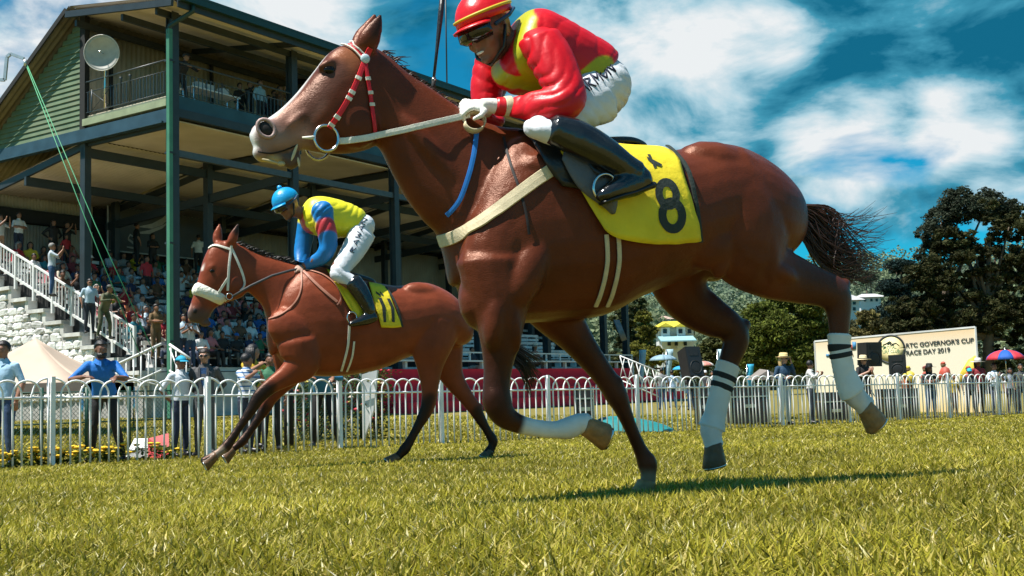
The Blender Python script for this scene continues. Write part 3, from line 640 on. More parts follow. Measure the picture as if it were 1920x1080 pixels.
# ================================================================== horses and jockeys
class Rig:
    """vertical mid-plane of a galloping horse: pixel + lateral offset -> point"""
    def __init__(s, C0, psi):
        s.C0 = Vector(C0); s.F = V(-math.cos(psi), -math.sin(psi), 0); s.S = V(math.sin(psi), -math.cos(psi), 0)
    def pt(s, px, py, w=0.0):
        d = ray(px, py); t = (w+(s.C0-CAM).dot(s.S))/d.dot(s.S); return CAM+d*t
    def m(s, px, py, w=0.0):      # metres per pixel there
        return (s.pt(px, py, w)-s.pt(px+1, py, w)).length
def sring(c, up, side, n=28, p=2.3, pear=0.0):
    out = []
    for k in range(n):
        q = 2*math.pi*k/n; cu, su = math.cos(q), math.sin(q)
        a = math.copysign(abs(cu)**(2/p), cu); b = math.copysign(abs(su)**(2/p), su)
        out.append(c+up*a+side*(b*(1-pear*a)))
    return out
def loft_px(mb, rig, st, p=2.3, pear=0.0):
    rings = []
    for s_ in st:
        T = rig.pt(*s_[0]); B = rig.pt(*s_[1]); w = s_[3] if len(s_) > 3 else 0.0
        rings.append(sring((T+B)/2+rig.S*w, (T-B)/2, rig.S*s_[2], p=p, pear=pear))
    # rounded ends
    def endcap(r, nb):
        c = sum(r, Vector())/len(r); cn = sum(nb, Vector())/len(nb); d = (c-cn)*0.25
        return [c+(p_-c)*0.5+d for p_ in r]
    rings = [endcap(rings[0], rings[1])]+rings+[endcap(rings[-1], rings[-2])]
    # resample smoothly
    out = []
    for i in range(len(rings)-1):
        a, b, c, d = rings[max(i-1, 0)], rings[i], rings[i+1], rings[min(i+2, len(rings)-1)]
        for k in range(4):
            t = k/4
            out.append([0.5*((2*B)+(C-A)*t+(2*A-5*B+4*C-D)*t*t+(-A+3*B-3*C+D)*t**3) for A, B, C, D in zip(a, b, c, d)])
    out.append(rings[-1]); mb.loft(out)
def limb_px(mb, rig, st, scale=1.0):
    """stations (px,py,w,half thickness in px,half width in m)"""
    P = [rig.pt(a, b, w) for a, b, w, _, _ in st]; rr = [t*rig.m(a, b, w) for a, b, w, t, _ in st]; rw = [q[4] for q in st]
    m = len(P); out = []
    def cr(a, b, c, d, t): return 0.5*((2*b)+(c-a)*t+(2*a-5*b+4*c-d)*t*t+(-a+3*b-3*c+d)*t**3)
    for i in range(m-1):
        j0, j3 = max(i-1, 0), min(i+2, m-1)
        for k in range(5):
            t = k/5; out.append((cr(P[j0], P[i], P[i+1], P[j3], t), cr(rr[j0], rr[i], rr[i+1], rr[j3], t), cr(rw[j0], rw[i], rw[i+1], rw[j3], t)))
    out.append((P[-1], rr[-1], rw[-1]))
    rings = []
    for i, (c, a, b) in enumerate(out):
        t = (out[min(i+1, len(out)-1)][0]-out[max(i-1, 0)][0]).normalized(); n = rig.S.cross(t).normalized()
        rings.append([c+n*(a*scale*math.cos(2*math.pi*k/16))+rig.S*(b*scale*math.sin(2*math.pi*k/16)) for k in range(16)])
    c = out[0][0]; rings = [[c+(p-c)*0.5-(out[1][0]-c).normalized()*out[0][1]*0.4 for p in rings[0]]]+rings
    c = out[-1][0]; rings = rings+[[c+(p-c)*0.55+(c-out[-2][0]).normalized()*out[-1][1]*0.35 for p in rings[-1]]]
    mb.loft(rings); return P
def ell_px(mb, rig, px, py, w, a, b, c, ang=0.0):
    """ellipsoid: a,b half axes in px (a along ang, image degrees up from right), c lateral in m"""
    k = rig.m(px, py, w); right = -rig.F; up = V(0, 0, 1); q = R(ang)
    ax = right*math.cos(q)+up*math.sin(q); ay = up*math.cos(q)-right*math.sin(q)
    mb.ell(rig.pt(px, py, w), ax*(a*k), ay*(b*k), rig.S*c)
class Skin:
    def __init__(s, me):
        s.P = coords(me); pol = [tuple(p.vertices) for p in me.polygons]; s.b = BVHTree.FromPolygons([tuple(x) for x in s.P], pol)
    def hit(s, px, py, off=0.004):
        d = ray(px, py).normalized(); h = s.b.ray_cast(CAM, d)
        if h[0] is None: return None, None
        n = h[1] if h[1].dot(d) < 0 else -h[1]
        return h[0]+n*off, n
    def near(s, p, off=0.004):
        h = s.b.find_nearest(p)
        n = h[1]
        return h[0]+n*off, n
def dens(pts, step):
    out = []
    for i in range(len(pts)-1):
        a, b = np.array(pts[i], float), np.array(pts[i+1], float); n = max(1, int(np.linalg.norm(b-a)/step))
        out += [tuple(a+(b-a)*k/n) for k in range(n)]
    return out+[tuple(pts[-1])]
def smooth_px(pts, step):
    p = [np.array(q, float) for q in pts]; out = []
    for i in range(len(p)-1):
        a, b, c, d = p[max(i-1, 0)], p[i], p[i+1], p[min(i+2, len(p)-1)]; n = max(1, int(np.linalg.norm(c-b)/step))
        for k in range(n):
            t = k/n; out.append(tuple(0.5*((2*b)+(c-a)*t+(2*a-5*b+4*c-d)*t*t+(-a+3*b-3*c+d)*t**3)))
    return out+[tuple(p[-1])]
def ribbon(P, Nn, width, thick):
    """flat strap with thickness through points P, normals Nn"""
    mb = MB(); m = len(P); rings = []
    for i in range(m):
        t = (P[min(i+1, m-1)]-P[max(i-1, 0)]).normalized(); n = (Nn[i]-t*Nn[i].dot(t)).normalized(); b = t.cross(n)
        w = width[i] if hasattr(width, '__len__') else width
        rings.append([P[i]+b*(w/2)*x+n*thick*y for x, y in ((-1, -0.3), (-0.9, 0.8), (0, 1), (0.9, 0.8), (1, -0.3), (0, -0.6))])
    mb.loft(rings); return mb
def strap(name, skin, pts, width, mat_, parent, off=0.004, thick=0.004, step=6, rig=None, mirror=False):
    P, Nn = [], []
    for px, py in smooth_px(pts, step):
        h, n = skin.hit(px, py, off)
        if h is None: continue
        P.append(h); Nn.append(n)
    if len(P) < 3: return None
    for _ in range(3):      # relax so the strap lies smooth
        P = [P[0]]+[(P[i-1]+P[i]*2+P[i+1])/4 for i in range(1, len(P)-1)]+[P[-1]]
        Nn = [Nn[0]]+[(Nn[i-1]+Nn[i]*2+Nn[i+1]).normalized() for i in range(1, len(Nn)-1)]+[Nn[-1]]
    P = [skin_out(skin, p, off) for p in P]
    o = ribbon(P, Nn, width, thick).build(name, mat_, parent, False, True)
    if mirror:
        q = [p-rig.S*(2*(p-rig.C0).dot(rig.S)) for p in P]; qn = [n-rig.S*(2*n.dot(rig.S)) for n in Nn]
        q = [skin_out(skin, p, off) for p in q]
        ribbon(q, qn, width, thick).build(name, mat_, parent, False, True)
    return o
def skin_out(skin, p, off):
    h = skin.b.find_nearest(p)
    if (p-h[0]).dot(h[1]) < off: return h[0]+h[1]*off
    return p
def air(name, pts3, r, mat_, parent, n=8): return MB().tube(pts3, r, n).build(name, mat_, parent, True)

def patch(name, skin, rig, rows, mat_, parent, off=0.012, thick=0.006, nu=14, nv=14, mirror=True, wave=0.0):
    """cloth lying on the body: rows = two pixel polylines (top edge, bottom edge)"""
    top = dens_n(rows[0], nu); bot = dens_n(rows[1], nu); P = [[None]*nu for _ in range(nv)]
    for j in range(nv):
        for i in range(nu):
            t = j/(nv-1); px = top[i][0]*(1-t)+bot[i][0]*t; py = top[i][1]*(1-t)+bot[i][1]*t
            h, n = skin.hit(px, py, off)
            if h is not None: h = h+n*(wave*(0.5+0.5*math.sin(i*1.35+1.8*math.sin(j*0.5)))*t)
            P[j][i] = (h, n)
    # fill misses from the row below or above
    for i in range(nu):
        for j in range(nv-2, -1, -1):
            if P[j][i][0] is None and P[j+1][i][0] is not None:
                t = j/(nv-1); px = top[i][0]*(1-t)+bot[i][0]*t; py = top[i][1]*(1-t)+bot[i][1]*t
                w = (P[j+1][i][0]-rig.C0).dot(rig.S)*0.75; p = rig.pt(px, py, w); P[j][i] = (p, P[j+1][i][1])
        for j in range(1, nv):
            if P[j][i][0] is None: P[j][i] = P[j-1][i]
    for _ in range(2):
        Q = [[P[j][i] for i in range(nu)] for j in range(nv)]
        for j in range(nv):
            for i in range(1, nu-1):
                Q[j][i] = ((P[j][i-1][0]+P[j][i][0]*2+P[j][i+1][0])/4, P[j][i][1])
        P = Q
    mb = MB()
    for sgn in ((1, -1) if mirror else (1,)):
        v = []
        for lay in (0, 1):
            for j in range(nv):
                for i in range(nu):
                    p = P[j][i][0]; n = P[j][i][1]
                    if sgn < 0: p = p-rig.S*(2*(p-rig.C0).dot(rig.S)); n = n-rig.S*(2*n.dot(rig.S))
                    v.append(p+n*(thick*lay))
        K = nu*nv; f = []
        for j in range(nv-1):
            for i in range(nu-1):
                a, b, c, d = j*nu+i, j*nu+i+1, (j+1)*nu+i+1, (j+1)*nu+i; f += [(K+a, K+b, K+c, K+d), (d, c, b, a)]
        edge = [i for i in range(nu)]+[j*nu+nu-1 for j in range(1, nv)]+[(nv-1)*nu+i for i in range(nu-2, -1, -1)]+[j*nu for j in range(nv-2, 0, -1)]
        for k in range(len(edge)):
            a, b = edge[k], edge[(k+1) % len(edge)]; f.append((a, b, K+b, K+a))
        mb.add(v, f)
    if mirror:   # over the back
        v = []; f = []
        for i in range(nu):
            p = P[0][i][0]+P[0][i][1]*thick; q = p-rig.S*(2*(p-rig.C0).dot(rig.S)); mid = (p+q)/2+V(0, 0, 0.018)
            v += [p, mid, q]
        for i in range(nu-1): f += [(i*3, i*3+1, i*3+4, i*3+3), (i*3+1, i*3+2, i*3+5, i*3+4)]
        mb.add(v, f)
    return mb.build(name, mat_, parent, True, False), P
def dens_n(pts, n):
    p = [np.array(q, float) for q in pts]; L = [0]
    for i in range(len(p)-1): L.append(L[-1]+np.linalg.norm(p[i+1]-p[i]))
    out = []
    for k in range(n):
        s = L[-1]*k/(n-1); i = min(max(np.searchsorted(L, s)-1, 0), len(p)-2); t = (s-L[i])/max(L[i+1]-L[i], 1e-9); out.append(tuple(p[i]+(p[i+1]-p[i])*t))
    return out
def hair_strands(paths, r0, r1, n=4):
    mb = MB()
    for P in paths:
        m = len(P); mb.tube(P, [r0+(r1-r0)*(i/(m-1))**1.3 for i in range(m)], n)
    return mb
def decal_poly(name, skin, polys, mat_, parent, off, thick=0.003):
    """flat printed or sewn shapes (pixel polygons as quads strips) laid on a cloth surface"""
    mb = MB()
    for strip in polys:
        L = dens(strip[0], 4); n = len(L); Rr = dens_n(strip[1], n); L = dens_n(strip[0], n)
        v = []; ok = True
        for a, b in zip(L, Rr):
            for t in (0, 0.5, 1):
                h, nn = skin.hit(a[0]*(1-t)+b[0]*t, a[1]*(1-t)+b[1]*t, off)
                if h is None: ok = False; break
                v.append(h)
            if not ok: break
        if not ok: continue
        f = []
        for i in range(n-1):
            for k in range(2): f.append((i*3+k, i*3+k+1, i*3+k+4, i*3+k+3))
        mb.add(v, f)
    return mb.build(name, mat_, parent, True)

M_coat1 = mat('chestnut_coat', attr=True, rough=0.34, spec=0.40, var=0.28, vs=7.0, bump=0.12, bs=26.0, det=8, stint=(1, .58, .42))
M_coat2 = mat('bay_coat', attr=True, rough=0.36, spec=0.40, var=0.25, vs=6.0, bump=0.12, bs=26.0, det=8, stint=(1, .6, .45))
M_eye = mat('horse_eye', (0.006, 0.004, 0.003), 0.08, var=0, spec=.3)
M_dark = mat('dark_hole', (0.012, 0.007, 0.006), 0.7, var=0)
M_mane = mat('horse_hair', (0.040, 0.016, 0.010), 0.45, var=0.4, vs=30)
M_red = mat('red_webbing', (0.62, 0.008, 0.016), 0.5, var=0.1, bump=0.1, bs=200)
M_whiteleather = mat('white_strap', (0.74, 0.70, 0.60), 0.55, var=0.12, vs=30, bump=0.1, bs=120)
M_cream = mat('cream_webbing', (0.62, 0.52, 0.33), 0.65, var=0.12, vs=40, bump=0.12, bs=200)
M_blue = mat('blue_webbing', (0.01, 0.16, 0.52), 0.5, var=0.1)
M_steel = mat('steel', (0.62, 0.62, 0.62), 0.22, 1.0, var=0.05)
M_black = mat('black_leather', (0.012, 0.012, 0.013), 0.38, var=0.2, vs=20, bump=0.12, bs=60)
M_boot = mat('boot_leather', (0.010, 0.010, 0.011), 0.16, var=0.2, vs=8, bump=0.35, bs=16, coat=0.5)
M_band = mat('white_bandage', (0.78, 0.76, 0.72), 0.85, var=0.08, vs=12, bump=0.22, bs=30)
M_bstripe = mat('black_bandage_stripe', (0.02, 0.02, 0.02), 0.8, var=0.1)
M_yellow = mat('yellow_cloth', (0.80, 0.62, 0.018), 0.7, var=0.12, vs=8, bump=0.4, bs=14)
M_darkgreen = mat('dark_green_cloth', (0.02, 0.03, 0.025), 0.75, var=0.15, bump=0.2, bs=60)
M_glove = mat('white_glove', (0.80, 0.78, 0.72), 0.7, var=0.08, bump=0.25, bs=50)
M_skin1 = mat('brown_skin', (0.20, 0.085, 0.05), 0.5, var=0.12, vs=20)
M_visor = mat('goggle_lens', (0.008, 0.008, 0.010), 0.08, var=0, coat=0.4)
M_silk1 = mat('red_silk', attr=True, rough=0.40, var=0.06, vs=10, bump=0.35, bs=8, spec=0.35)
M_silk2 = mat('yellow_silk', attr=True, rough=0.45, var=0.06, vs=10, bump=0.4, bs=9)
M_breech = mat('white_breeches', (0.64, 0.66, 0.70), 0.65, var=0.06, vs=14, bump=0.35, bs=16)
M_ink = mat('dark_ink', (0.02, 0.025, 0.06), 0.7, var=0)
M_helm1 = mat('red_helmet_silk', (0.66, 0.006, 0.012), 0.34, var=0.08, bump=0.2, bs=18)
M_helm2 = mat('blue_helmet_silk', (0.004, 0.30, 0.62), 0.4, var=0.08, bump=0.25, bs=22)
M_olive = mat('yellow_braid', (0.55, 0.42, 0.02), 0.5, var=0.1)

def hair_relief(m):
    nt = m.node_tree; N = nt.nodes.new; L = nt.links.new; b = nt.nodes['Principled BSDF']; bp0 = b.inputs['Normal'].links[0].from_node
    tc = N('ShaderNodeTexCoord'); mp = N('ShaderNodeMapping'); L(tc.outputs['Object'], mp.inputs[0]); mp.inputs['Scale'].default_value = (60, 60, 300); mp.inputs['Rotation'].default_value = (0, .5, 0)
    n = N('ShaderNodeTexNoise'); n.inputs['Scale'].default_value = 1.6; n.inputs['Detail'].default_value = 3; L(mp.outputs[0], n.inputs[0])
    bp = N('ShaderNodeBump'); bp.inputs['Strength'].default_value = .35; bp.inputs['Distance'].default_value = .004; L(n.outputs[0], bp.inputs['Height']); L(bp0.outputs[0], bp.inputs['Normal']); 
    # raised veins and creases
    v = N('ShaderNodeTexNoise'); v.noise_type = 'RIDGED_MULTIFRACTAL'; v.inputs['Scale'].default_value = 7; v.inputs['Detail'].default_value = 2; v.inputs['Distortion'].default_value = .8; L(tc.outputs['Object'], v.inputs[0])
    b2 = N('ShaderNodeBump'); b2.inputs['Strength'].default_value = .14; b2.inputs['Distance'].default_value = .012; L(v.outputs[0], b2.inputs['Height']); L(bp.outputs[0], b2.inputs['Normal']); L(b2.outputs[0], b.inputs['Normal'])
hair_relief(M_coat1); hair_relief(M_coat2)
def fold(me, amp, sc, seed=0.0, ax=(1, 1, 1)):
    """real creases: push the cloth in and out along its normals"""
    P = coords(me); n = np.empty(len(me.vertices)*3); me.vertices.foreach_get('normal', n); n = n.reshape(-1, 3)
    d = np.array([mnoise.ridged_multi_fractal(Vector((p[0]*ax[0]*sc+seed, p[1]*ax[1]*sc, p[2]*ax[2]*sc)), 0.9, 2.0, 3, 0.9, 2.0) for p in P])
    d = (d-d.mean())/(d.std()+1e-6); me.vertices.foreach_set('co', (P+n*(np.clip(d, -2, 2.2)*amp)[:, None]).ravel()); me.update(); return me
def crease(me, dr, wl, amp, warp=1.2, sc=7.0, seed=0.0):
    """cloth creases running across direction dr"""
    P = coords(me); n = np.empty(len(me.vertices)*3); me.vertices.foreach_get('normal', n); n = n.reshape(-1, 3); dr = np.array(Vector(dr).normalized())
    w = np.array([mnoise.noise(Vector((p[0]*sc+seed, p[1]*sc, p[2]*sc))) for p in P]); m = np.array([mnoise.noise(Vector((p[0]*sc*.7+seed+9, p[1]*sc*.7, p[2]*sc*.7+3))) for p in P])
    ph = (P@dr)/wl+warp*w; c = 1-np.abs(np.sin(np.pi*ph))**.55; d = (-c*1.3+.45)*amp*np.clip(.55+m*1.6, 0, 1.3)
    me.vertices.foreach_set('co', (P+n*d[:, None]).ravel()); me.update(); return me
def hoofwrap(rig, st, name, parent, m_, scale=1.12):
    mb = MB(); limb_px(mb, rig, st, scale); return mb.build(name, m_, parent, True, True)

M_hoofp = mat('pale_hoof', (.34, .17, .065), .5, var=.35, vs=30, bump=.3, bs=40); M_hoofd = mat('dark_hoof', (.14, .07, .03), .45, var=.3, vs=30, bump=.3, bs=40)
def hoof_px(rig, a, b, H, m_, k=1.0):
    P, Q = rig.pt(*a), rig.pt(*b); ax = (Q-P).normalized(); n = rig.S.cross(ax).normalized()
    fr = n if n.dot(rig.F) > 0 else -n
    if abs(ax.z) < .6: fr = n if n.z < 0 else -n
    rings = []; L = (Q-P).length
    for t, r0, r1, sh in ((-.08, .040, .036, 0), (.0, .046, .041, .002), (.10, .045, .041, .004), (.55, .053, .048, .012), (.97, .061, .055, .020), (1.0, .060, .054, .020)):
        c = P+ax*(L*t)+fr*sh*k; rings.append([c+fr*(r0*k*math.cos(q)*(1.0 if math.cos(q) > 0 else .82))+rig.S*(r1*k*math.sin(q)) for q in np.linspace(0, 2*math.pi, 25)[:-1]])
    mb = MB(); mb.loft(rings); o = mb.build('hoof', m_, H, True, True)
    c = P+ax*L+fr*.02*k; MB().tube([c+fr*(.052*k*math.cos(q))+rig.S*(.047*k*math.sin(q))+ax*.004 for q in np.linspace(-2.2, 2.2, 19)], .0065*k, 5).build('horseshoe', M_steel, o, True)
    return o
# ------------------------------------------------------------------ the near horse
def horse_near():
    G = ground_hit(1212, 934); psi = R(21)
    S = V(math.sin(psi), -math.cos(psi), 0); rig = Rig(G+S*0.13, psi)
    mb = MB()
    loft_px(mb, rig, [((848, 425), (872, 560), .11), ((880, 340), (900, 598), .20), ((930, 268), (962, 606), .255), ((1000, 246), (1045, 602), .275), ((1080, 254), (1130, 592), .30),
        ((1160, 272), (1192, 560), .305), ((1240, 286), (1262, 532), .285), ((1310, 272), (1322, 505), .27), ((1365, 278), (1382, 495), .26), ((1420, 306), (1432, 505), .24), ((1468, 350), (1470, 480), .18), ((1490, 395), (1492, 450), .09)], p=2.25)
    loft_px(mb, rig, [((985, 250), (850, 540), .15), ((935, 238), (833, 480), .135), ((895, 224), (820, 440), .12), ((850, 196), (795, 415), .105), ((805, 164), (762, 372), .09), ((765, 138), (734, 322), .082), ((728, 106), (712, 278), .078), ((700, 92), (690, 258), .07)], p=2.1)
    loft_px(mb, rig, [((700, 86), (716, 250), .065), ((655, 82), (700, 276), .088), ((618, 98), (655, 288), .098), ((588, 134), (612, 287), .092), ((556, 174), (588, 284), .07), ((526, 204), (566, 280), .058), ((500, 223), (545, 284), .055), ((480, 234), (522, 290), .056), ((468, 250), (500, 292), .046), ((470, 262), (486, 286), .028)], p=2.2)
    for a in ((548, 300, 0, 20, 16, .036, 60), (492, 288, 0, 20, 17, .042, -30), (520, 296, 0, 24, 12, .03, 0), (664, 228, .05, 50, 52, .05, 0), (664, 228, -.05, 50, 52, .05, 0), (612, 120, .07, 20, 7, .022, 30), (612, 120, -.07, 20, 7, .022, 30),
              (570, 215, .05, 48, 10, .022, 38), (499, 241, .044, 20, 16, .018, 40), (499, 241, -.044, 20, 16, .018, 40),
              (945, 455, .13, 130, 72, .115, 72), (945, 455, -.13, 130, 72, .115, 72), (905, 560, .11, 45, 60, .09, 0), (905, 560, -.11, 45, 60, .09, 0), (968, 360, .12, 110, 40, .075, 74), (1395, 410, .16, 78, 120, .115, 10), (1395, 410, -.16, 78, 120, .115, 10), (1348, 312, .12, 75, 38, .11, -12), (1348, 312, -.12, 75, 38, .11, -12),
              (1325, 450, .17, 75, 52, .08, 0), (1100, 330, .19, 130, 42, .09, -6), (850, 330, .075, 24, 150, .04, 42)):
        ell_px(mb, rig, *a)
    nf = [(930, 490, .14, 74, .115), (937, 570, .155, 54, .095), (938, 630, .155, 39, .072), (934, 685, .15, 27, .052), (931, 722, .15, 25, .046), (932, 752, .15, 27, .05), (944, 778, .15, 23, .044), (968, 793, .15, 18, .034), (1000, 802, .15, 16, .028), (1040, 806, .15, 16, .028), (1068, 802, .15, 20, .036), (1086, 794, .15, 18, .034), (1102, 795, .15, 19, .038)]
    ff = [(985, 490, -.14, 74, .115), (1035, 575, -.14, 50, .09), (1080, 635, -.14, 30, .064), (1118, 685, -.14, 22, .048), (1142, 718, -.14, 20, .046), (1156, 742, -.14, 20, .046), (1168, 768, -.14, 15, .036), (1184, 806, -.14, 12, .027), (1202, 846, -.14, 13, .027), (1213, 868, -.14, 18, .038), (1216, 888, -.14, 14, .031), (1214, 908, -.14, 14, .034)]
    nh = [(1385, 400, .13, 108, .13), (1395, 462, .14, 74, .105), (1440, 504, .15, 50, .08), (1500, 527, .15, 37, .058), (1542, 541, .15, 30, .05), (1566, 556, .15, 29, .047), (1573, 594, .15, 21, .036), (1574, 650, .15, 16, .028), (1583, 700, .15, 16, .028), (1597, 734, .15, 20, .037), (1614, 753, .15, 17, .033), (1626, 764, .15, 18, .037)]
    fh = [(1310, 430, -.14, 104, .13), (1275, 512, -.14, 62, .10), (1292, 562, -.14, 43, .075), (1332, 592, -.14, 35, .056), (1368, 612, -.14, 26, .046), (1380, 636, -.14, 24, .043), (1368, 676, -.14, 19, .033), (1352, 730, -.14, 16, .028), (1340, 780, -.14, 17, .029), (1334, 804, -.14, 21, .037), (1336, 826, -.14, 17, .033), (1340, 838, -.14, 18, .037)]
    for st in (nf, ff, nh, fh): limb_px(mb, rig, st)
    ell_px(mb, rig, 1580, 536, .15, 16, 12, .026, 30); ell_px(mb, rig, 1393, 612, -.14, 16, 12, .026, 30)
    for a in ((922, 742, .15, 14, 22, .05, 0), (1152, 724, -.14, 14, 20, .045, -30), (1220, 876, -.14, 12, 9, .022, 0),
              (985, 510, .20, 84, 38, .075, 60), (925, 590, .19, 22, 66, .06, -4), (960, 600, .19, 14, 60, .055, 6), (1425, 420, .19, 30, 110, .075, 8), (1362, 420, .18, 30, 95, .06, -14), (1448, 508, .19, 50, 20, .055, -18), (890, 520, .14, 26, 60, .06, 10), (1055, 570, -.19, 18, 60, .05, 32), (700, 330, .0, 1, 1, .001, 0)):
        ell_px(mb, rig, *a)
    # ears
    for w in (.055, -.055):
        k = [(684, 92, w, 19, .026), (692, 74, w*1.15, 21, .028), (703, 52, w*1.25, 15, .02), (714, 28, w*1.3, 4, .006)] if w > 0 else [(672, 90, w, 17, .026), (682, 70, w*1.15, 18, .028), (694, 48, w*1.25, 12, .02), (704, 26, w*1.3, 4, .006)]
        limb_px(mb, rig, k)
    me = organic(mb, 0.0098, 5, 0.5, 'racehorse')
    pt = rig.pt
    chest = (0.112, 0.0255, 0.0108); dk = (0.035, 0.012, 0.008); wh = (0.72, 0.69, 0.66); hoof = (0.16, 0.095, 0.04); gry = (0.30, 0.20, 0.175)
    leg = (0.052, 0.0145, 0.0075)  # dark brown legs, deepened to stand in for shade beneath the body
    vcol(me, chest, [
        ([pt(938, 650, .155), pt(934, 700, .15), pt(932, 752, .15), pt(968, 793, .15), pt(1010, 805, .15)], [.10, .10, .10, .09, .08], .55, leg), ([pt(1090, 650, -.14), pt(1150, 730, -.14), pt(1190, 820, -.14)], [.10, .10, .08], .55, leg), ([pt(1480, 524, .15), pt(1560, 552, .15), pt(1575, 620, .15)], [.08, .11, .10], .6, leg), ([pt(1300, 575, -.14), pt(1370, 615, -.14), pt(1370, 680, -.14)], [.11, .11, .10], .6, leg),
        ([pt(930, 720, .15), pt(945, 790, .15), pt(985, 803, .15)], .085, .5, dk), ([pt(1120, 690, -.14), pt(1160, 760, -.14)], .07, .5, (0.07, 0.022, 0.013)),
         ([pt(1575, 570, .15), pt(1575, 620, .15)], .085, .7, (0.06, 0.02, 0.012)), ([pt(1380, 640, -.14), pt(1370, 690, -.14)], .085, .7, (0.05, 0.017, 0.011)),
        ([pt(480, 250), pt(560, 258)], [.11, .07], .6, gry), ([pt(590, 190, .08), pt(545, 225, .06)], [.04, .05], .7, (.25, .12, .09)), ([pt(640, 120, .09), pt(655, 105, .06)], .05, .6, (.24, .08, .035)), ([pt(548, 303), pt(520, 300)], .05, .4, (0.10, 0.07, 0.06)), ([pt(615, 115), pt(570, 165), pt(520, 212), pt(474, 245), pt(478, 275)], [.024, .028, .030, .040, .034], .35, wh),  # cheek patch is a pale highlight painted along the nasal bone
        ([pt(494, 296), pt(515, 303)], .03, .4, (0.55, 0.42, 0.22)), ([pt(630, 128, .09), pt(600, 165, .08), pt(570, 215, .07)], [.05, .05, .03], .6, (0.10, 0.04, 0.028)),
        ([pt(1006, 805, .15), pt(1045, 806, .15), pt(1112, 797, .15)], .075, .2, wh), 
        ([pt(1210, 908, -.14), pt(1210, 940, -.14)], .07, .3, (0.28, 0.16, 0.10)), ([pt(1590, 715, .15), pt(1632, 768, .15)], .075, .25, wh), 
        ([pt(1336, 790, -.14), pt(1341, 842, -.14)], .075, .25, wh), 
        ([pt(712, 30, .07), pt(700, 60, .07)], .03, .5, dk)])
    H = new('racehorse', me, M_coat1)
    tag(H, 'large chestnut racehorse with number 8 cloth galloping in the foreground', 'horse')
    sk = Skin(me)
    # hooves with hard edges
    for nm, a, b, rr, m_ in (('near fore', (1098, 796, .15), (1138, 808, .15), 1.0, M_hoofp), ('off fore', (1214, 904, -.14), (1208, 938, -.14), 1.0, M_hoofp), ('near hind', (1622, 761, .15), (1648, 788, .15), 1.0, M_hoofp), ('off hind', (1339, 834, -.14), (1348, 870, -.14), 1.0, M_hoofd)):
        hoof_px(rig, a, b, H, m_)
    # eyes, nostrils, mouth
    for sg in (1, -1):
        h = pt(612, 128) if sg > 0 else None
        hit, n = sk.hit(618, 131, 0.002)
        if sg < 0: hit = hit-rig.S*(2*(hit-rig.C0).dot(rig.S)); n = n-rig.S*(2*n.dot(rig.S))
        MB().ell(hit-n*0.004, -rig.F*0.024, V(0, 0, 0.017), n*0.014).build('eye', M_eye, H, True)
        hit, n = sk.hit(499, 240, 0.0)
        if sg < 0: hit = hit-rig.S*(2*(hit-rig.C0).dot(rig.S)); n = n-rig.S*(2*n.dot(rig.S))
        a = (-rig.F*0.8+V(0, 0, 0.6)).normalized(); b = n.cross(a).normalized()
        MB().ell(hit-n*0.008, a*0.024, b*0.03, n*0.0105).build('nostril', M_dark, H, True)
        tor = [hit+a*(0.030*math.cos(q))+b*(0.037*math.sin(q))-n*0.004 for q in np.linspace(0, 2*math.pi, 17)[:-1]]
        MB().tube(tor, 0.0075, 7, closed=True).build('nostril_rim', mat('pink_grey_nostril', (0.36, 0.24, 0.22), 0.5), H, True)
    # mane: short, wind-swept behind the poll
    paths = []
    for k in range(150):
        t = random.random(); cx = [(706, 94), (740, 120), (790, 157), (850, 196), (900, 228)]; q = dens_n(cx, 101)[int(t*100)]
        p0 = pt(q[0], q[1]+3, random.uniform(-.02, .02)); L = random.uniform(.03, .07)*(1.3 if t < .15 else .7)
        d = (-rig.F*random.uniform(.7, 1)+V(0, 0, random.uniform(-.1, .28))+rig.S*random.uniform(-.5, .2)).normalized()
        paths.append([p0, p0+d*L*.5+V(0, 0, .008), p0+d*L+V(0, 0, random.uniform(-.02, .01))])
    hair_strands(paths, .0035, .0008, 4).build('mane', M_mane, H, True)
    paths = []
    for k in range(330):
        w0 = random.gauss(0, .025); r_ = random.random()
        st = (1486+random.uniform(-6, 12), 388+random.uniform(-4, 22))
        if k < 200:   # main fall
            pts = [(st[0], st[1]+30*r_), (1508+random.uniform(-4, 12), 404+52*r_), (1532+22*random.random(), 432+72*r_), (1572+28*random.random(), 462+66*r_), (1606+52*random.random(), 440+112*(r_*.6+.4*random.random()))]
        else:
            up = random.random(); ex = 1570+85*random.random()
            pts = [st, (1512+20*random.random(), 383+30*r_), (1550+25*random.random(), 390+90*r_), (ex-15, 505-100*up), (ex+random.uniform(5, 35), 500-125*up+30*random.random())]
        cw = random.gauss(0, .05); P = [pt(x, y, w0+cw*i/4) for i, (x, y) in enumerate(pts)]
        Q = [];
        for i in range(4):
            a, b, c, d = P[max(i-1, 0)], P[i], P[i+1], P[min(i+2, 4)]
            for j in range(3):
                t = j/3; Q.append(0.5*((2*b)+(c-a)*t+(2*a-5*b+4*c-d)*t*t+(-a+3*b-3*c+d)*t**3))
        paths.append(Q+[P[-1]])
    hair_strands(paths, .0034, .0007, 4).build('tail', M_mane, H, True)
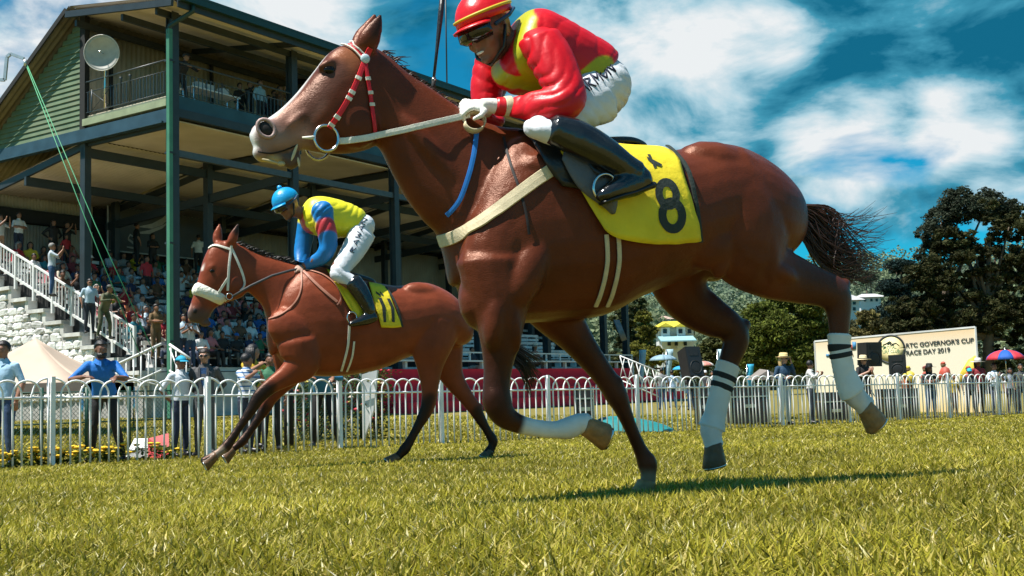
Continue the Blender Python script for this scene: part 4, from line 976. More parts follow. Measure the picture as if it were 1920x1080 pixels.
    # leg bandages with two black bands
    for st, i0, i1, nm in ((nh, 6.62, 9.1, 'hind'), (fh, 6.15, 8.9, 'hind')):
        def samp(u):
            i = min(int(u), len(st)-2); t = u-i; return tuple(st[i][k]*(1-t)+st[i+1][k]*t for k in range(5))
        b = hoofwrap(rig, [samp(i0+(i1-i0)*k/9) for k in range(10)], 'leg_bandage', H, M_band, 1.17); crease(b.data, (0, 0, 1), .024, .0022, .8, 9.0, 2.0)
        for o0 in (0.13, 0.25):
            s0 = i0+(i1-i0)*o0; hoofwrap(rig, [samp(s0), samp(s0+.07), samp(s0+.14)], 'bandage_stripe', b, M_bstripe, 1.27)
    # bridle
    strap('browband', sk, [(607, 92), (625, 84), (648, 82), (668, 92), (684, 110)], .022, M_red, H, .004, .004)
    for e in (-6, 6): strap('browband_piping', sk, [(607+e*.2, 92+e), (625, 83+e), (648, 81+e), (668-e*.4, 92+e), (682-e*.5, 110+e*.7)], .006, M_whiteleather, H, .008, .004)
    ck = [(692, 92), (684, 112), (672, 145), (656, 180), (636, 214), (617, 240)]
    strap('cheek_strap', sk, ck, .021, M_red, H, .005, .004, rig=rig, mirror=True)
    cl = smooth_px(ck, 3); n_ = len(cl)
    for k in (.36, .52, .60, .84, .93):
        i = int(k*n_); strap('strap_keeper', sk, [cl[i-1], cl[i], cl[i+1]], .026, M_whiteleather, H, .010, .004, step=2)
    tl = [(684, 115), (687, 140), (693, 175), (698, 215), (702, 248)]
    strap('throat_lash', sk, tl, .017, M_red, H, .005, .004, rig=rig, mirror=True)
    cl = smooth_px(tl, 3); n_ = len(cl)
    for k in (.27, .45, .6):
        i = int(k*n_); strap('strap_keeper', sk, [cl[i-1], cl[i], cl[i+1]], .022, M_whiteleather, H, .010, .004, step=2)
    h, n = sk.hit(683, 113, .012); MB().ell(h, -rig.F*.019, V(0, 0, .019), n*.008).build('rosette', mat('pale_blue_rosette', (.55, .68, .74), .35), H, True)
    strap('headpiece', sk, [(686, 110), (690, 98), (694, 90)], .022, M_red, H, .005, .004)
    for sg in (1, -1):
        h, n = sk.hit(611, 258, .012)
        if sg < 0: h = h-rig.S*(2*(h-rig.C0).dot(rig.S)); n = n-rig.S*(2*n.dot(rig.S))
        n = rig.S*sg
        ring = [h+(-rig.F)*(.046*math.cos(q))+V(0, 0, .050*math.sin(q))+n*.006 for q in np.linspace(0, 2*math.pi, 29)[:-1]]
        MB().tube(ring, .0062, 8, closed=True).build('bit_ring', M_steel, H, True)
        c = h+n*.006; MB().tube([c+rig.F*.09-n*.012+V(0, 0, .0), c+rig.F*.045], [.004, .0085], 8).build('bit_mouthpiece', M_whiteleather, H, True)
    strap('mouth_line', sk, [(484, 284), (505, 288), (530, 283), (556, 272)], .006, M_dark, H, .001, .002, step=4)
    tongue = MB(); ell_px(tongue, rig, 552, 286, .036, 3, 18, .004, -20); ell_px(tongue, rig, 560, 304, .03, 2.5, 10, .004, 10); tongue.build('tongue_tie', M_cream, H, True)
    froth = MB(); ell_px(froth, rig, 508, 303, .034, 18, 3.5, .010, -14); ell_px(froth, rig, 527, 307, .034, 8, 5, .010, 0); froth.build('bit_froth', mat('froth', (.50, .40, .22), .5), H, True)
    # reins from bit ring to the hands
    rh = pt(880, 215, .10)
    for sg in (1, -1):
        a, n = sk.hit(634, 262, .012)
        if sg < 0: a = a-rig.S*(2*(a-rig.C0).dot(rig.S))
        mid, _ = sk.hit(700, 256, .012); m2, _ = sk.hit(770, 240, .012)
        if sg < 0: mid = mid-rig.S*(2*(mid-rig.C0).dot(rig.S)); m2 = m2-rig.S*(2*(m2-rig.C0).dot(rig.S))
        b = rh if sg > 0 else pt(878, 208, -.06)
        mm = pt(800, 234, .12*sg); P = [a, mid, m2+rig.S*.0, mm, pt(840, 224, .11*sg), b]
        P = [P[0]]+[skin_out(sk, (P[i-1]+P[i]*2+P[i+1])/4, .012) for i in range(1, len(P)-1)]+[P[-1]]
        Pd = []
        for i in range(len(P)-1):
            for k in range(5): Pd.append(P[i].lerp(P[i+1], k/5))
        Pd.append(P[-1]); Pd = [skin_out(sk, p, .010) for p in Pd]
        ribbon(Pd, [rig.S*sg]*len(Pd), .026, .004).build('rein', M_whiteleather, H, False, True)
    lp = [rig.pt(890+19*math.cos(q), 229+17*math.sin(q), .11+.02*math.sin(q)) for q in np.linspace(-2.6, 3.0, 22)]
    ribbon(lp, [(p-rig.pt(890, 229, .11)).normalized() for p in lp], .03, .004).build('rein_loop', M_cream, H, True, True)
    # neck strap, breast girth, girths
    strap('neck_strap', sk, [(893, 246), (888, 290), (877, 335), (860, 380), (838, 404)], .02, M_blue, H, .006, .005)
    strap('breast_girth', sk, [(1068, 296), (1010, 335), (950, 380), (895, 420), (850, 446), (826, 452)], .052, M_cream, H, .007, .006)
    for e in (0, 22): strap('girth', sk, [(1136+e, 440), (1138+e, 490), (1128+e, 540), (1116+e, 572)], .018, M_cream, H, .008, .005)
    strap('martingale', sk, [(944, 258), (958, 310), (972, 350), (985, 395), (992, 440)], .011, M_dark, H, .005, .003)
    # cloths and saddle
    patch('saddle_pad', sk, rig, [[(985, 254), (1060, 262)], [(1052, 352), (1112, 360)]], M_black, H, .014, .012, 8, 10)
    cloth, P = patch('number_cloth', sk, rig, [[(1030, 258), (1110, 272), (1180, 280), (1245, 284), (1268, 300)], [(1128, 432), (1152, 448), (1215, 456), (1260, 456), (1308, 450)]], M_yellow, H, .018, .006, 26, 16, wave=.02)
    strap('cloth_edge', sk, [(1250, 283), (1282, 318), (1298, 375), (1304, 415), (1308, 452)], .02, M_darkgreen, cloth, .022, .005)
    csk = Skin(cloth.data)
    cx, cy = 1262, 385
    def ell8(cx, cy, rx, ry, wi, sl):
        o = []; i_ = []
        for q in np.linspace(0, 2*math.pi, 25):
            o.append((cx+rx*math.cos(q)+sl*ry*math.sin(q), cy+ry*math.sin(q))); i_.append((cx+(rx-wi)*math.cos(q)+sl*(ry-wi*1.15)*math.sin(q), cy+(ry-wi*1.15)*math.sin(q)))
        return (o, i_)
    decal_poly('number_eight', csk, [ell8(1251, 364, 23, 30, 14, .12), ell8(1260, 404, 26, 34, 15, .05)], M_darkgreen, cloth, .003)
    decal_poly('cloth_emblem', csk, [([(1212, 294), (1222, 299), (1232, 304), (1241, 309)], [(1214, 300), (1221, 306), (1230, 310), (1239, 313)]), ([(1222, 306), (1226, 316)], [(1228, 306), (1231, 314)]), ([(1213, 290), (1217, 297)], [(1219, 290), (1222, 297)])], M_darkgreen, cloth, .003)
    mb = MB(); loft_px(mb, rig, [((1005, 243), (1010, 262), .10), ((1040, 246), (1045, 270), .12), ((1100, 262), (1100, 285), .13), ((1160, 262), (1165, 290), .14), ((1195, 272), (1195, 292), .10)])
    organic_o = new('saddle', organic(mb, .012, 4, name='saddle'), M_black, H)
    mb = MB(); limb_px(mb, rig, [(1075, 285, .30, 26, .02), (1110, 330, .33, 34, .02), (1140, 372, .335, 20, .018), (1150, 400, .33, 4, .012)]); mb.build('saddle_flap', mat('grey_flap', (.10, .10, .11), .5, bump=.2), H, True, True)
    si = [rig.pt(1135+22*math.cos(q), 352+26*math.sin(q), .37) for q in np.linspace(0, 2*math.pi, 25)[:-1]]
    MB().tube(si, .0065, 8, closed=True).build('stirrup_iron', M_steel, H, True)
    ribbon([rig.pt(1095, 290, .32), rig.pt(1118, 320, .36), rig.pt(1135, 330, .37)], [rig.S]*3, .02, .003).build('stirrup_leather', M_black, H, True, True)
    mb = MB(); ell_px(mb, rig, 1170, 270, -.12, 17, 9, .05, 8); mb.build('saddle_towel', mat('blue_roll', (.005, .10, .42), .5), H, True)
    return H, rig, sk
H1, RIG1, SK1 = horse_near()
# ------------------------------------------------------------------ heads and helmets shared by every person
def head_shapes(mb, c, f, u, s=1.0, neck=None, ears=True):
    f = f.normalized(); r = f.cross(u).normalized(); u = r.cross(f).normalized()
    def E(df, dr, du, rf, rr, ru): mb.ell(c+(f*df+r*dr+u*du)*s, f*rf*s, r*rr*s, u*ru*s, 12, 8)
    E(-.012, 0, .022, .098, .077, .098); E(.028, 0, -.052, .058, .056, .066); E(.052, 0, -.010, .046, .062, .06)
    E(.098, 0, -.028, .019, .014, .024); E(.088, 0, .002, .012, .010, .03); E(.082, .032, .022, .014, .024, .010); E(.082, -.032, .022, .014, .024, .010)
    E(.082, 0, -.066, .014, .025, .009); E(.070, 0, -.098, .022, .024, .018); E(.06, .04, -.03, .03, .022, .03); E(.06, -.04, -.03, .03, .022, .03)
    if ears:
        for q in (-1, 1): E(-.004, q*.080, -.018, .020, .010, .033)
    if neck is not None: mb.tube([c-u*.06*s-f*.012*s, c.lerp(neck, .6), neck], [.054*s, .054*s, .066*s], 12)
    return f, r, u
def dome(c, f, r, u, a, b, h, rim=-0.12, n=28, m=9, tilt=0.0, thick=.008):
    """open cap: half-ellipsoid with radii a (fore-aft), b (side), h (up), starting rim*h, tilted back"""
    mb = MB(); rings = []
    for lay in (0, 1):
        for i in range(m+1):
            t = i/m if lay == 0 else 1-i/m
            ph = math.asin(rim)+(math.pi/2-.02-math.asin(rim))*t; k = 1 if lay == 0 else (1-thick/a)
            rings.append([c+f*(a*k*math.cos(ph)*math.cos(q))+r*(b*k*math.cos(ph)*math.sin(q))+u*(h*k*math.sin(ph)+tilt*a*math.cos(ph)*math.cos(q)*(1-t)) for q in np.linspace(0, 2*math.pi, n+1)[:-1]])
    mb.loft(rings); return mb
def hand_shapes(mb, wrist, d, nrm, s=1.0, curl=0.6, thumb=1):
    """palm and five fingers: d towards the fingertips, nrm the back of the hand"""
    d = d.normalized(); nrm = (nrm-d*nrm.dot(d)).normalized(); sd = d.cross(nrm)
    mb.ell(wrist+d*.045*s, d*.052*s, sd*.042*s, nrm*.016*s, 10, 7)
    for i, (o, L) in enumerate(((-.031, .066), (-.0105, .076), (.0105, .071), (.031, .056))):
        p = wrist+d*.085*s+sd*o*s; q1 = curl*0.9; q2 = curl*2.0
        p1 = p+(d*math.cos(q1)-nrm*math.sin(q1))*L*.5*s; p2 = p1+(d*math.cos(q2)-nrm*math.sin(q2))*L*.55*s
        mb.tube([p-d*.01*s, p, p1, p2], [.0098*s, .0098*s, .0088*s, .0065*s], 7)
    tb = wrist+d*.03*s+sd*thumb*.036*s; t1 = tb+(d*.55+sd*thumb*.7-nrm*.35).normalized()*.034*s; t2 = t1+(d*.9+sd*thumb*.1-nrm*.5*curl).normalized()*.032*s
    mb.tube([tb, t1, t2], [.0125*s, .0105*s, .0075*s], 7)
def helmet_parts(P, c, f, r, u, mcap, mband=None, s=1.0, pom=None):
    cap = dome(c+u*.048*s, f, r, u, .122*s, .102*s, .108*s, -.05, tilt=-.07).build('helmet', mcap, P, True, True)
    # peak
    mb = MB(); rings = []
    for k in range(9):
        q = -.95+1.9*k/8; a = c+u*(.036*s)+f*(.118*s*math.cos(q))+r*(.10*s*math.sin(q)); b = a+(f*math.cos(q)+r*math.sin(q)*.5)*(.040*s*math.cos(q*1.2))-u*.012*s
        rings.append([a+u*.004, b+u*.003, b-u*.003, a-u*.004])
    mb.loft(rings); mb.build('helmet_peak', mcap, cap, True, True)
    if mband:
        ringp = [c+u*(.048*s+.024*s)+f*(.1215*s*math.cos(q))+r*(.1025*s*math.sin(q))-u*.010*s*math.cos(q) for q in np.linspace(0, 2*math.pi, 41)[:-1]]
        MB().tube(ringp, .0062*s, 6, closed=True).build('helmet_band', mband, cap, True)
    if pom: MB().ell(c+u*.158*s-f*.0*s, f*.022*s, r*.022*s, u*.026*s).build('helmet_pompom', pom, cap, True)
    # goggles
    g = []
    for k in range(13):
        q = -1.0+2.0*k/12; w = 1+.12*math.cos(q*3)
        cc = c+f*(.080*s*math.cos(q)+.026*s)+r*(.080*s*math.sin(q))+u*.004*s
        o = (f*math.cos(q)+r*math.sin(q)); g.append([cc+u*.034*s*w, cc+o*.018*s+u*.024*s, cc+o*.020*s-u*.014*s, cc-u*.032*s*w-f*.004*s, cc-o*.03*s])
    mb = MB(); mb.loft(g); mb.build('goggles', M_visor, P, True, True)
    for q in (-1, 1): MB().tube([c+r*q*.08*s+f*.05*s+u*.01*s, c+r*q*.103*s+u*.03*s-f*.02*s, c+r*q*.098*s-f*.06*s+u*.05*s], .0075*s, 6).build('goggle_strap', mat('navy_elastic', (.01, .05, .12), .6), P, True)
    MB().tube([c+r*.082*s+u*.0*s, c+r*.07*s+f*.03*s-u*.075*s, c+f*.052*s-u*.118*s, c-r*.07*s+f*.03*s-u*.075*s, c-r*.082*s], .0075*s, 6).build('chin_strap', M_black, P, True)
    return cap
def letters(word, spans, skin, mat_, parent, off=.003, name='lettering'):
    """sewn capital letters stroked along a pixel baseline: spans = (x0,y0,x1,y1,height px)"""
    G = {'A': [(0, 0, .5, 1), (.5, 1, 1, 0), (.2, .4, .8, .4)], 'D': [(0, 0, 0, 1), (0, 1, .8, .75), (.8, .75, .8, .25), (.8, .25, 0, 0)], 'R': [(0, 0, 0, 1), (0, 1, .8, .8), (.8, .8, 0, .5), (.2, .5, .9, 0)], 'M': [(0, 0, 0, 1), (0, 1, .5, .4), (.5, .4, 1, 1), (1, 1, 1, 0)], 'O': [(.5, 0, 0, .5), (0, .5, .5, 1), (.5, 1, 1, .5), (1, .5, .5, 0)], 'N': [(0, 0, 0, 1), (0, 1, .9, 0), (.9, 0, .9, 1)], 'B': [(0, 0, 0, 1), (0, 1, .8, .75), (.8, .75, 0, .5), (0, .5, .9, .25), (.9, .25, 0, 0)], 'W': [(0, 1, .25, 0), (.25, 0, .5, .7), (.5, .7, .75, 0), (.75, 0, 1, 1)]}
    x0, y0, x1, y1, hh = spans; n = len(word); dx, dy = (x1-x0)/n, (y1-y0)/n; L = math.hypot(dx, dy); ex, ey = dx/L, dy/L
    nx, ny = ey, -ex
    if ny > 0: nx, ny = -nx, -ny
    mb = MB()
    for i, ch in enumerate(word):
        for a, b, c, d in G.get(ch, []):
            P = []
            for t in (0, .5, 1):
                gx = (a+(c-a)*t)*.78*L; gy = (b+(d-b)*t)*hh; h, _ = skin.hit(x0+dx*i+ex*gx+nx*gy, y0+dy*i+ey*gx+ny*gy, off)
                if h is not None: P.append(h)
            if len(P) > 1: mb.tube(P, .0035, 5)
    if mb.v: mb.build(name, mat_, parent, True)

# ------------------------------------------------------------------ jockey of the near horse
def jockey_near():
    rig = RIG1; pt = rig.pt; F, S, U = rig.F, rig.S, V(0, 0, 1)
    body = MB(); hc = pt(917, 60, .02); hf = (F*.80-U*.34+S*.42).normalized(); hu = (U*.92+F*.2).normalized()
    f, r, u = head_shapes(body, hc, hf, hu, 1.08, pt(972, 92, 0))
    limb_px(body, rig, [(1130, 160, 0, 38, .11), (1060, 120, 0, 42, .12), (1000, 95, 0, 40, .12), (970, 85, 0, 26, .07)])
    limb_px(body, rig, [(1005, 80, .15, 20, .045), (1056, 186, .215, 14, .032), (1000, 201, .165, 12, .028), (945, 200, .12, 11, .025), (925, 200, .11, 11, .024)])
    limb_px(body, rig, [(960, 90, -.17, 22, .05), (925, 180, -.22, 18, .04), (905, 205, -.12, 13, .03)])
    for sg in (1, -1): limb_px(body, rig, [(1120, 178, .10*sg, 38, .06), (1066, 206, .18*sg, 20, .045), (1000, 237, .28*sg, 10, .028), (1085, 262, .34*sg, 15, .035), (1180, 316, .365*sg, 12, .026), (1170, 346, .37*sg, 10, .024)])
    me = organic(body, .0085, 3, name='person')
    J = new('person', me, M_skin1); tag(J, 'jockey in red and yellow-green silks crouched on the large chestnut horse', 'jockey')
    # face details
    MB().ell(hc+f*.098-u*.074, f*.006, r*.021, u*.0055).build('teeth', mat('teeth', (.75, .72, .65), .3, var=0), J, True)
    helmet_parts(J, hc, f, r, u, M_helm1, M_olive, 1.12)
    # silks
    mb = MB(); loft_px(mb, rig, [((1146, 104), (1082, 196), .15), ((1118, 80), (1050, 196), .165), ((1085, 62), (1015, 186), .18), ((1045, 40), (975, 172), .19), ((1008, 24), (940, 152), .185), ((982, 26), (932, 122), .14), ((966, 42), (945, 100), .075)], p=2.4)
    jm = organic(mb, .0078, 3, name='silks'); red = (.60, .006, .014); ol = (.40, .39, .006); crease(jm, F*.8+U*.5, .075, .0055, 1.6, 5.0, 1.0)
    pa = lambda *q: [pt(*x) for x in q]
    vcol(jm, red, [(pa((985, 24, 0), (990, 50, .12), (985, 95, .16), (1000, 150, .15)), [.05, .055, .05, .05], .08, ol), (pa((1012, 165, .12), (965, 165, .06), (930, 135, -.02), (905, 100, -.1)), [.055, .05, .05, .05], .08, ol), (pa((985, 24, 0), (975, 50, -.12), (950, 95, -.18)), .05, .08, ol), (pa((1150, 98, 0), (1124, 128, .15), (1082, 170, .17)), [.055, .045, .05], .08, ol), (pa((1150, 98, 0), (1124, 128, -.15), (1082, 170, -.17)), [.055, .045, .05], .08, ol)])
    new('silks', jm, M_silk1, J)
    na = [(1008, 70, .16, 38, .085), (1030, 105, .20, 41, .086), (1052, 150, .245, 38, .078), (1062, 186, .275, 34, .072), (1035, 197, .27, 31, .066), (990, 199, .21, 25, .053), (958, 200, .14, 18, .038)]
    fa = [(950, 82, -.17, 38, .085), (928, 120, -.21, 36, .075), (913, 170, -.22, 30, .065), (916, 208, -.20, 26, .055), (925, 226, -.14, 20, .045), (905, 222, -.08, 16, .035)]
    for arm, sd in ((na, 3.0), (fa, 7.0)):
        mb = MB(); limb_px(mb, rig, arm); sm_ = organic(mb, .0075, 3, name='sleeve'); crease(sm_, (U*.75+F*.65) if sd < 5 else U, .055, .006, 1.6, 6.0, sd); vcol(sm_, red, []); new('sleeve', sm_, M_silk1, J)
    mb = MB(); limb_px(mb, rig, [(957, 200, .13, 19, .042), (951, 200, .128, 19, .042), (945, 200, .126, 18, .04)]); mb.build('cuff', M_cream, J, True, True)
    mb = MB(); limb_px(mb, rig, [(944, 200, .126, 17, .038), (938, 200, .122, 17, .038), (931, 199, .12, 16, .036)]); mb.build('sleeve_end', mat('red_cuff', (.62, .006, .014), .4), J, True, True)
    # breeches
    mb = MB(); ell_px(mb, rig, 1122, 168, 0, 52, 56, .175, -35); ell_px(mb, rig, 1135, 165, .08, 38, 46, .10, -20); ell_px(mb, rig, 1135, 165, -.08, 38, 46, .10, -20)
    for sg in (1, -1): limb_px(mb, rig, [(1125, 178, .10*sg, 50, .10), (1078, 204, .18*sg, 40, .085), (1026, 230, .23*sg, 21, .058), (996, 238, .265*sg, 14, .044), (1006, 243, .295*sg, 17, .05), (1050, 250, .325*sg, 25, .056)])
    bm_ = organic(mb, .0085, 4, name='breeches'); crease(bm_, U*.9-F*.4, .05, .003, 1.2, 4.5, 5.0); br = new('breeches', bm_, M_breech, J); bsk = Skin(bm_)
    letters('NDARMON', (1072, 196, 1158, 132, 24), bsk, M_ink, br, .003)
    # boots
    for sg in (1, -1):
        mb = MB(); limb_px(mb, rig, [(1034, 241, .322*sg, 27, .06), (1080, 258, .345*sg, 32, .064), (1130, 285, .365*sg, 29, .056), (1172, 312, .37*sg, 23, .045), (1195, 326, .37*sg, 22, .044)])
        limb_px(mb, rig, [(1212, 333, .37*sg, 20, .036), (1185, 342, .37*sg, 25, .042), (1155, 355, .375*sg, 19, .044), (1130, 367, .38*sg, 13, .036), (1122, 371, .38*sg, 8, .022)])
        bo = new('boot', organic(mb, .008, 3, name='boot'), M_boot, J)
        mb = MB(); limb_px(mb, rig, [(1224, 347, .37*sg, 6, .034), (1190, 361, .37*sg, 5, .038), (1160, 370, .375*sg, 5, .04), (1128, 381, .38*sg, 4, .03)]); mb.build('boot_sole', M_black, bo, True, True)
    # gloves
    for sg, (px, py, w) in ((1, (922, 199, .115)), (-1, (905, 206, -.04))):
        mb = MB(); d = (F*.97+U*.02-S*.1*sg); hand_shapes(mb, pt(px, py, w), d, U*.75+S*.6*sg, 1.12, .95, -sg)
        limb_px(mb, rig, [(px+12, py, w, 13, .032), (px-4, py, w, 14, .034), (px-20, py, w, 13, .04)])
        new('glove', organic(mb, .006, 2, name='glove'), M_glove, J)
    return J
JOCK1 = jockey_near()
def whip():
    pt = RIG1.pt; P = [pt(832, -30, -.12), pt(826, 30, -.12), pt(819, 95, -.12), pt(813, 150, -.12)]
    W_ = MB().tube(P, [.011, .012, .007, .006], 8).build('riding_whip', M_black, None, True)
    tag(W_, 'thin black riding whip held upright in front of the red jockey', 'whip')
    MB().tube([pt(814, 145, -.12), pt(812.5, 160, -.12), pt(812, 172, -.12)], .0085, 8).build('whip_handle', mat('whip_grip', (.02, .02, .02), .8), W_, True)
    MB().tube([pt(813.6, 147, -.12), pt(813.2, 151, -.12)], .0092, 8).build('whip_ring', M_steel, W_, True)
whip()
# ------------------------------------------------------------------ the second horse, beyond and to the left
def horse_far():
    psi = R(24); S = V(math.sin(psi), -math.cos(psi), 0); C0 = at(740, 868, 10.3); rig = Rig(C0-S*.12, psi)
    # set the hind hoof on the turf
    mb = MB(); pt = rig.pt
    loft_px(mb, rig, [((508, 575), (520, 665), .11), ((530, 535), (540, 690), .20), ((560, 508), (580, 704), .25), ((600, 500), (630, 706), .28), ((645, 512), (680, 700), .30), ((695, 528), (725, 688), .30), ((745, 536), (760, 672), .285), ((795, 530), (800, 660), .28), ((840, 550), (840, 650), .25), ((868, 580), (866, 648), .18), ((882, 605), (880, 640), .09)], p=2.25)
    loft_px(mb, rig, [((600, 500), (510, 668), .15), ((570, 498), (500, 640), .13), ((540, 492), (500, 605), .11), ((508, 482), (492, 575), .092), ((478, 472), (475, 556), .08), ((452, 458), (460, 545), .072), ((432, 455), (440, 540), .066)], p=2.1)
    loft_px(mb, rig, [((432, 452), (466, 535), .06), ((410, 452), (456, 556), .085), ((392, 464), (430, 566), .095), ((380, 490), (414, 572), .09), ((372, 520), (404, 578), .072), ((364, 548), (398, 586), .062), ((357, 570), (392, 596), .058), ((351, 588), (384, 603), .05), ((354, 600), (372, 606), .03)], p=2.2)
    for a in ((440, 535, .05, 18, 22, .05, 0), (440, 535, -.05, 18, 22, .05, 0), (398, 500, .07, 12, 6, .026, 40), (385, 606, 0, 12, 7, .035, 0), (366, 582, .045, 8, 8, .015, 0), (366, 582, -.045, 8, 8, .015, 0),
              (550, 620, .15, 40, 52, .11, 60), (550, 620, -.15, 40, 52, .11, 60), (815, 605, .16, 42, 55, .11, 10), (815, 605, -.16, 42, 55, .11, 10), (790, 548, .13, 36, 18, .10, -8), (790, 548, -.13, 36, 18, .10, -8)): ell_px(mb, rig, *a)
    nf = [(560, 640, 0.16, 42, 0.12), (565, 680, 0.17, 36, 0.1), (540, 703, 0.17, 22.1, 0.0656), (508, 724, 0.17, 15.6, 0.0492), (486, 744, 0.17, 13.9, 0.0426), (470, 770, 0.17, 10.7, 0.0344), (450, 800, 0.17, 8.2, 0.0262), (434, 824, 0.17, 9.0, 0.0279), (424, 838, 0.17, 10.7, 0.0344), (410, 849, 0.17, 8.2, 0.0279), (394, 860, 0.17, 9.8, 0.041), (380, 866, 0.17, 9.0, 0.0426)]
    ff = [(545, 640, -0.14, 40, 0.12), (545, 690, -0.14, 32, 0.09), (528, 722, -0.14, 18.0, 0.0574), (508, 746, -0.14, 13.1, 0.0451), (498, 764, -0.14, 12.3, 0.041), (484, 786, -0.14, 9.0, 0.0312), (466, 812, -0.14, 8.2, 0.0262), (454, 828, -0.14, 9.8, 0.0328), (442, 838, -0.14, 7.4, 0.0279), (428, 848, -0.14, 9.0, 0.0394), (420, 853, -0.14, 8.2, 0.041)]
    nh = [(815, 600, 0.15, 52, 0.13), (808, 650, 0.16, 40, 0.115), (806, 690, 0.16, 24.6, 0.0738), (806, 728, 0.16, 16.4, 0.0508), (803, 758, 0.16, 13.9, 0.0426), (796, 776, 0.16, 12.3, 0.0369), (782, 802, 0.16, 9.0, 0.0279), (768, 828, 0.16, 9.0, 0.0279), (758, 843, 0.16, 10.7, 0.0344), (748, 854, 0.16, 8.2, 0.0295), (738, 864, 0.16, 9.8, 0.041), (730, 869, 0.16, 9.0, 0.0426)]
    fh = [(820, 610, -0.14, 50, 0.13), (832, 660, -0.14, 38, 0.11), (848, 706, -0.14, 22.1, 0.0656), (872, 742, -0.14, 14.8, 0.0476), (890, 766, -0.14, 13.1, 0.041), (900, 784, -0.14, 10.7, 0.0344), (914, 808, -0.14, 8.2, 0.0262), (924, 826, -0.14, 9.8, 0.0328), (922, 838, -0.14, 8.2, 0.0279), (916, 849, -0.14, 9.8, 0.0394), (912, 856, -0.14, 9.8, 0.0426)]
    for st in (nf, ff, nh, fh): limb_px(mb, rig, st)
    ell_px(mb, rig, 810, 755, .16, 9, 8, .03, 0); ell_px(mb, rig, 898, 764, -.14, 9, 8, .03, 0)
    limb_px(mb, rig, [(432, 458, .055, 9, .026), (437, 446, .06, 10, .028), (442, 432, .065, 7, .02), (447, 418, .07, 2, .006)])
    limb_px(mb, rig, [(408, 456, -.055, 9, .026), (408, 444, -.065, 10, .028), (410, 430, -.07, 7, .02), (413, 418, -.075, 2, .006)])
    me = organic(mb, .014, 6, name='racehorse')
    bay = (.215, .046, .020); dk = (.014, .009, .008)
    vcol(me, bay, [([pt(508, 724, .17), pt(486, 744, .17), pt(434, 826, .17), pt(380, 868, .17)], [.06, .12, .12, .12], .4, dk), ([pt(498, 764, -.14), pt(424, 850, -.14)], [.05, .1], .4, dk), ([pt(805, 745, .16), pt(768, 828, .16), pt(728, 870, .16)], [.06, .1, .1], .4, dk), ([pt(892, 770, -.14), pt(926, 826, -.14), pt(912, 860, -.14)], [.06, .1, .1], .4, dk),
        ([pt(402, 853, .17), pt(414, 846, .17)], .05, .3, (.22, .17, .13)), ([pt(352, 592), pt(392, 598)], .09, .5, (.09, .065, .06)), ([pt(393, 486, .03), pt(381, 505, .03)], .02, .4, (.7, .62, .56)), ([pt(356, 575), pt(362, 590)], .03, .4, (.45, .25, .2)), ([pt(447, 418, .06), pt(442, 434, .06)], .04, .5, dk)])
    H = new('racehorse', me, M_coat2); tag(H, 'bay racehorse with white sheepskin noseband galloping beside the fence', 'horse')
    for a, b in (((403, 854, .17), (381, 868, .17)), ((436, 843, -.14), (418, 856, -.14)), ((745, 857, .16), (731, 871, .16)), ((919, 846, -.14), (911, 861, -.14))): hoof_px(rig, a, b, H, M_hoofd)
    sk = Skin(me)
    for sg in (1, -1):
        h, n = sk.hit(398, 508, 0)
        if sg < 0: h = h-rig.S*(2*(h-rig.C0).dot(rig.S)); n = n-rig.S*(2*n.dot(rig.S))
        MB().ell(h-n*.004, -rig.F*.022, V(0, 0, .017), n*.013).build('eye', M_eye, H, True)
        h, n = sk.hit(366, 583, 0)
        if sg < 0: h = h-rig.S*(2*(h-rig.C0).dot(rig.S)); n = n-rig.S*(2*n.dot(rig.S))
        MB().ell(h-n*.004, -rig.F*.018, V(0, 0, .024), n*.008).build('nostril', M_dark, H, True)
    # sheepskin noseband
    mb = MB(); limb_px(mb, rig, [(367, 541, 0, 14, .08), (384, 548, 0, 17, .098), (404, 556, 0, 17, .098), (417, 561, 0, 13, .085)])
    new('sheepskin_noseband', organic(mb, .014, 2, name='noseband'), mat('sheepskin', (.80, .78, .68), .95, var=.1, bump=.9, bs=45), H)
    for nm, pts in (('cheek_strap', [(434, 460), (430, 490), (428, 520), (427, 545)]), ('throat_lash', [(434, 466), (445, 490), (455, 515), (458, 535), (450, 545)]), ('noseband_strap', [(427, 522), (415, 540), (408, 552)]), ('lower_strap', [(408, 552), (420, 560), (428, 570)]), ('browband', [(392, 466), (400, 460), (412, 462), (432, 468)])):
        strap(nm, sk, pts, .022, M_whiteleather, H, .006, .005, step=4)
    ring = [pt(430+6*math.cos(q), 556+6*math.sin(q), .10) for q in np.linspace(0, 2*math.pi, 17)[:-1]]; MB().tube(ring, .005, 6, closed=True).build('bit_ring', M_steel, H, True)
    for sg in (1, -1): ribbon([pt(436, 556, .11*sg), pt(470, 536, .12*sg), pt(510, 517, .12*sg), pt(545, 507, .10*sg), pt(566, 503, .06*sg)], [rig.S*sg]*5, .022, .004).build('rein', mat('grey_rein', (.06, .06, .065), .6), H, True, True)
    strap('neck_strap', sk, [(566, 512), (565, 540), (555, 565), (530, 588), (505, 598)], .014, mat('tan_strap', (.42, .17, .11), .55), H, .006, .004, step=4)
    strap('breast_strap', sk, [(568, 508), (590, 530), (610, 548), (632, 566)], .026, MATS['tan_strap'], H, .008, .005, step=4)
    strap('rein_end', sk, [(572, 506), (605, 515), (630, 535), (640, 560), (632, 572)], .014, MATS['tan_strap'], H, .008, .004, step=4)
    strap('girth', sk, [(655, 610), (652, 650), (640, 695)], .022, M_whiteleather, H, .006, .004, step=4); strap('girth', sk, [(664, 640), (660, 670), (650, 696)], .018, M_whiteleather, H, .006, .004, step=4)
    paths = []
